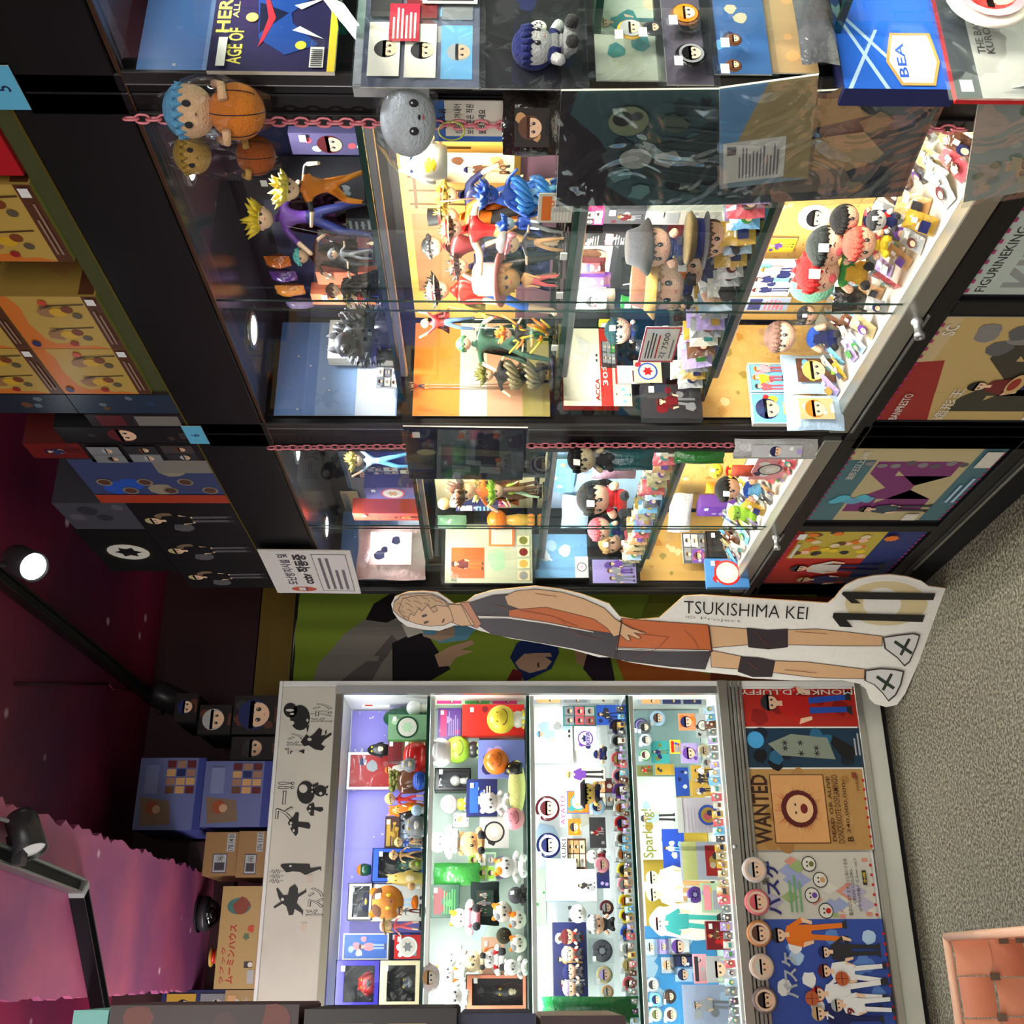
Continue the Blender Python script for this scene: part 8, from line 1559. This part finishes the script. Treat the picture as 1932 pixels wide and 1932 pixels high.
def ceiling_things():
    def track(name, p0, p1, desc, z=CEIL, col=(70, 74, 72)):
        A = onZ(*p0, z-.02); Bp = onZ(*p1, z-.02); d = Bp-A; L = d.length; t = empty(name); t.location = (A.x, A.y, z-.036); t.rotation_euler[2] = math.atan2(d.y, d.x)
        m = MB(); m.bbox(0, L, -.018, -.012, 0, .035, col, .001); m.bbox(0, L, .012, .018, 0, .035, col, .001); m.build('rail_flange', 'metal', t); MB().box(0, L, -.0118, .0118, .012, .035, (40, 40, 42)).build('rail_channel', 'matte', t)
        MB().bbox(-.02, 0, -.02, .02, -.002, .035, 'silver', .002).build('end_cap', 'plastic', t); reg(t, 'lighting track', desc, final=True)
    track('lighting_track', (-60, 1040), (440, 1440), 'long grey ceiling track running toward the stock boxes'); track('lighting_track', (-60, 1590), (148, 1672), 'pale short ceiling track carrying the square spotlight', z=SOF, col=(150, 156, 150)); track('lighting_track', (150, 1684), (196, 1930), 'black ceiling track angled off the pale one', z=SOF, col=(34, 34, 38))
    def spot(cx_, cy_, z, aim, desc, lit, L=.11, r=.036, CEIL=CEIL):
        c = onZ(cx_, cy_, z); t = empty('spotlight'); t.location = c; a = Vector(aim).normalized(); q = a.to_track_quat('-Z', 'Y').to_matrix()
        M = q; MB().lathe([(0, L), (r*.8, L), (r, L*.85), (r, 0), (r*.92, 0), (r*.88, .012), (0, .012)], (0, 0, 0), 'charcoal', 28, M).build('housing', 'plastic', t); MB().lathe([(r*.87, .008), (0, .008)], (0, 0, 0), 'white', 24, M).build('lens', 'lamp' if lit else 'gloss', t)
        top = Vector((0, 0, CEIL-.037-c.z)); MB().tube([M @ Vector((0, r, L*.6)), M @ Vector((0, r, L*.6))*.5+top*.6, top], .006, 'charcoal', 8).build('arm', 'plastic', t); MB().bbox(-.025, .025, -.016, .016, -.02, 0, 'charcoal', .002).build('track_adapter', 'plastic', t, top)
        if lit:
            l = bpy.data.lights.new('spot_beam', 'SPOT'); l.energy = 16; l.spot_size = radians(75); l.spot_blend = .5; l.shadow_soft_size = .03; l.color = (1, .95, .88); o = link('spot_beam', l, t, M @ Vector((0, 0, -.002))); o.rotation_euler = q.to_euler()
        reg(t, 'spotlight', desc, final=True)
    c = onZ(65, 1070, 2.42); d = (CP-c).normalized(); spot(65, 1070, 2.42, (-.35, -.45, -.62), 'lit black spotlight on the long ceiling track', True)
    spot(355, 1335, 2.50, (-.3, .2, -.75), 'unlit black cylinder spotlight above the dark game boxes', False, L=.15, r=.05); spot(60, 1608, 2.27, (-.75, -.2, -.45), 'unlit charcoal spotlight on the pale track', False, L=.09, r=.032, CEIL=SOF)
    t = empty('power_cable'); A = onZ(0, 1545, 2.33); Bq = onZ(60, 1575, 2.31); MB().tube([A, A+(Bq-A)*.3+Vector((0, .05, -.02)), A+(Bq-A)*.7+Vector((0, .06, -.01)), Bq], .004, 'silver', 6).build('cable', 'plastic', t); reg(t, 'cable', 'pale looping cable on the ceiling by the charcoal spotlight', final=True)
    t = empty('ceiling_rod'); A = onZ(30, 1290, CEIL-.012); Bq = onZ(205, 1290, CEIL-.012); MB().tube([A, Bq], .004, (50, 16, 34), 6).build('rod', 'plastic', t); MB().tube([Bq, onZ(212, 1300, CEIL-.012), onZ(250, 1303, CEIL-.012)], .0035, (140, 60, 90), 6).build('hook', 'plastic', t); reg(t, 'rod', 'thin dark rod with hook along the burgundy ceiling', final=True)
ceiling_things()
def basket():
    """woven salmon plastic basket, its far corner in the frame"""
    H_ = .42; A = onZ(1780, 1768, H_); t = empty('woven_basket'); t.location = (A.x, A.y, 0); W_, D_, k = .45, .375, .075
    cols = [(238, 172, 136), (222, 148, 114)]
    def wall(fx, length):
        for i in range(int(length/k+.5)):
            for j in range(5):
                m = MB(); vs = []; q = 6; v_ = (i+j) % 2
                for e in range(q+1):
                    for s in (0, 1):
                        u = e/q; b = sin(pi*u)*.007; x, z = (k*(i+.03+.94*u), .03+k*(j+s)) if v_ == 0 else (k*(i+s), .03+k*(j+.03+.94*u)); vs.append(fx(x, b, z))
                m.add(vs, [(2*e, 2*e+1, 2*e+3, 2*e+2) for e in range(q)], cols[v_], True)
                vs2 = [fx(0, 0, 0) for _ in ()]; m.build('woven_strip', 'plastic', t)
        for i in range(1, int(length/k+.5)):
            for j in range(1, 5):
                c = Vector(fx(k*i, .008, .03+k*j)); MB().box(-.007, .007, -.007, .007, -.007, .007, (112, 100, 84)).build('weave_knot', 'matte', t, c)
    wall(lambda x, y, z: (-x, -y, z), W_); wall(lambda x, y, z: (-x, -D_+y, z), W_); wall(lambda x, y, z: (-y, -x, z), D_); wall(lambda x, y, z: (-W_+y, -x, z), D_)
    for p, q in (((0, 0), (-W_, 0)), ((-W_, 0), (-W_, -D_)), ((-W_, -D_), (0, -D_)), ((0, -D_), (0, 0))): MB().tube([(p[0], p[1], H_-.006), ((p[0]+q[0])/2, (p[1]+q[1])/2, H_-.004), (q[0], q[1], H_-.006)], .0085, (236, 190, 160), 8).build('rim', 'plastic', t)
    MB().box(-W_, 0, -D_, 0, .001, .03, cols[1]).build('bottom', 'plastic', t)
    reg(t, 'basket', 'salmon pink woven plastic basket corner on the floor', final=True)
basket()
def near_boxes():
    """stock boxes on a nearer shelf at the left; only their right-hand ends are in the frame"""
    Y = 1.72
    def b(x0, x1, y0, name, desc, fn, col, d=.22, Yo=0, w=.4):
        e = onY((x0+x1)/2, y0, Y+Yo); z1 = onY(x0, y0, Y+Yo).z; z0 = onY(x1, y0, Y+Yo).z; h = z1-z0; t = empty(name); MB().bbox(-w, 0, 0, d, 0, h, col, .004).build('carton', 'matte', t); m = MB(); fn(w, h).geo(m); m.build('front_print', 'print', t, (-w, -.0006, 0)); t.location = (e.x, Y+Yo, z0); reg(t, 'box', desc, final=True); return z0
    def rs(w, h):
        p = Print(w, h, (44, 24, 24)); r = random.Random(2)
        for i in range(8): p.blob(r.uniform(.55, .97), r.uniform(.1, .9), .08, r.choice([(96, 34, 24), (110, 50, 30), (60, 26, 24), (40, 28, 30)]), r)
        p.text('RS', .80, .12, .93, .27, 'offwhite', .03); return p
    z = b(210, 565, 1896, 'film_box', 'dark red printed box lettered RS at lower photo edge', rs, (60, 26, 26)); b(140, 206, 1906, 'teal_box', 'teal box edge above the dark red printed box', lambda w, h: Print(w, h, (110, 176, 170)), (110, 176, 170), Yo=.03)
    z2 = b(575, 862, 1903, 'tray_box', 'black box with gold panels below dark red box', lambda w, h: (lambda p: p.rect(.6, .55, .95, .8, (190, 150, 80)) and p.rect(.6, .2, .95, .45, (176, 140, 74)) and p.rect(.7, .02, .9, .1, (190, 40, 40)) and p)(Print(w, h, (30, 26, 26))), (30, 26, 26)); b(864, 1010, 1912, 'album_box', 'navy box with small portrait discs at photo edge', lambda w, h: art(w, h, 4, (32, 36, 66), ('brown', 'navy', 'silver'), 3), (30, 34, 60), Yo=.02)
    b(1020, 1180, 1916, 'album_box', 'white-rimmed red and black card box at photo edge', lambda w, h: art(w, h, 5, (60, 40, 40), ('maroon', 'charcoal', 'offwhite'), 3), (190, 180, 160), Yo=.04)
    x = onY(565, 1896, Y).x; m = MB(); t = empty('stock_rack'); zb = onY(1180, 1916, Y+.04).z
    for zz in (z-.013, z2-.013, zb-.013): m = MB(); m.bbox(-.42, 0, 0, .26, 0, .012, 'darkgrey', .002); m.build('rack_shelf', 'metal', t, (0, 0, zz))
    for xx, yy in ((-.02, 0), (-.42, 0), (-.42, .25)): MB().bbox(xx, xx+.012, yy, yy+.012, 0, z+.35 if xx < -.1 else zb, 'darkgrey', .002).build('upright', 'metal', t)
    t.location = (x-.03, Y, 0); reg(t, 'rack', 'dark metal rack holding stock boxes at photo edge', final=True)
near_boxes()

# ------------------------------------------------------------------ labels
ORD = ['', 'second', 'third', 'fourth', 'fifth', 'sixth', 'seventh', 'eighth', 'ninth', 'tenth']
def finish():
    seen = {}
    for r in REG:
        o, cat, desc, where, order, group, final = r
        lab = desc if final else (desc+' '+where).strip(); seen.setdefault(lab, []).append(r)
    for lab, rs in seen.items():
        rs.sort(key=lambda r: r[4])
        for i, r in enumerate(rs):
            o, cat, desc, where, order, group, final = r; l = lab
            if len(rs) > 1:
                near = 'from the standee' if 'white' in where else 'from the near post'
                l = f"{desc} {where}, {'nearest' if i == 0 else ORD[i]} {near.replace('from', 'to') if i == 0 else near}" 
            o['label'] = ' '.join(l.split()[:16])
            if group: o['group'] = group
    bpy.context.view_layer.update()
finish()
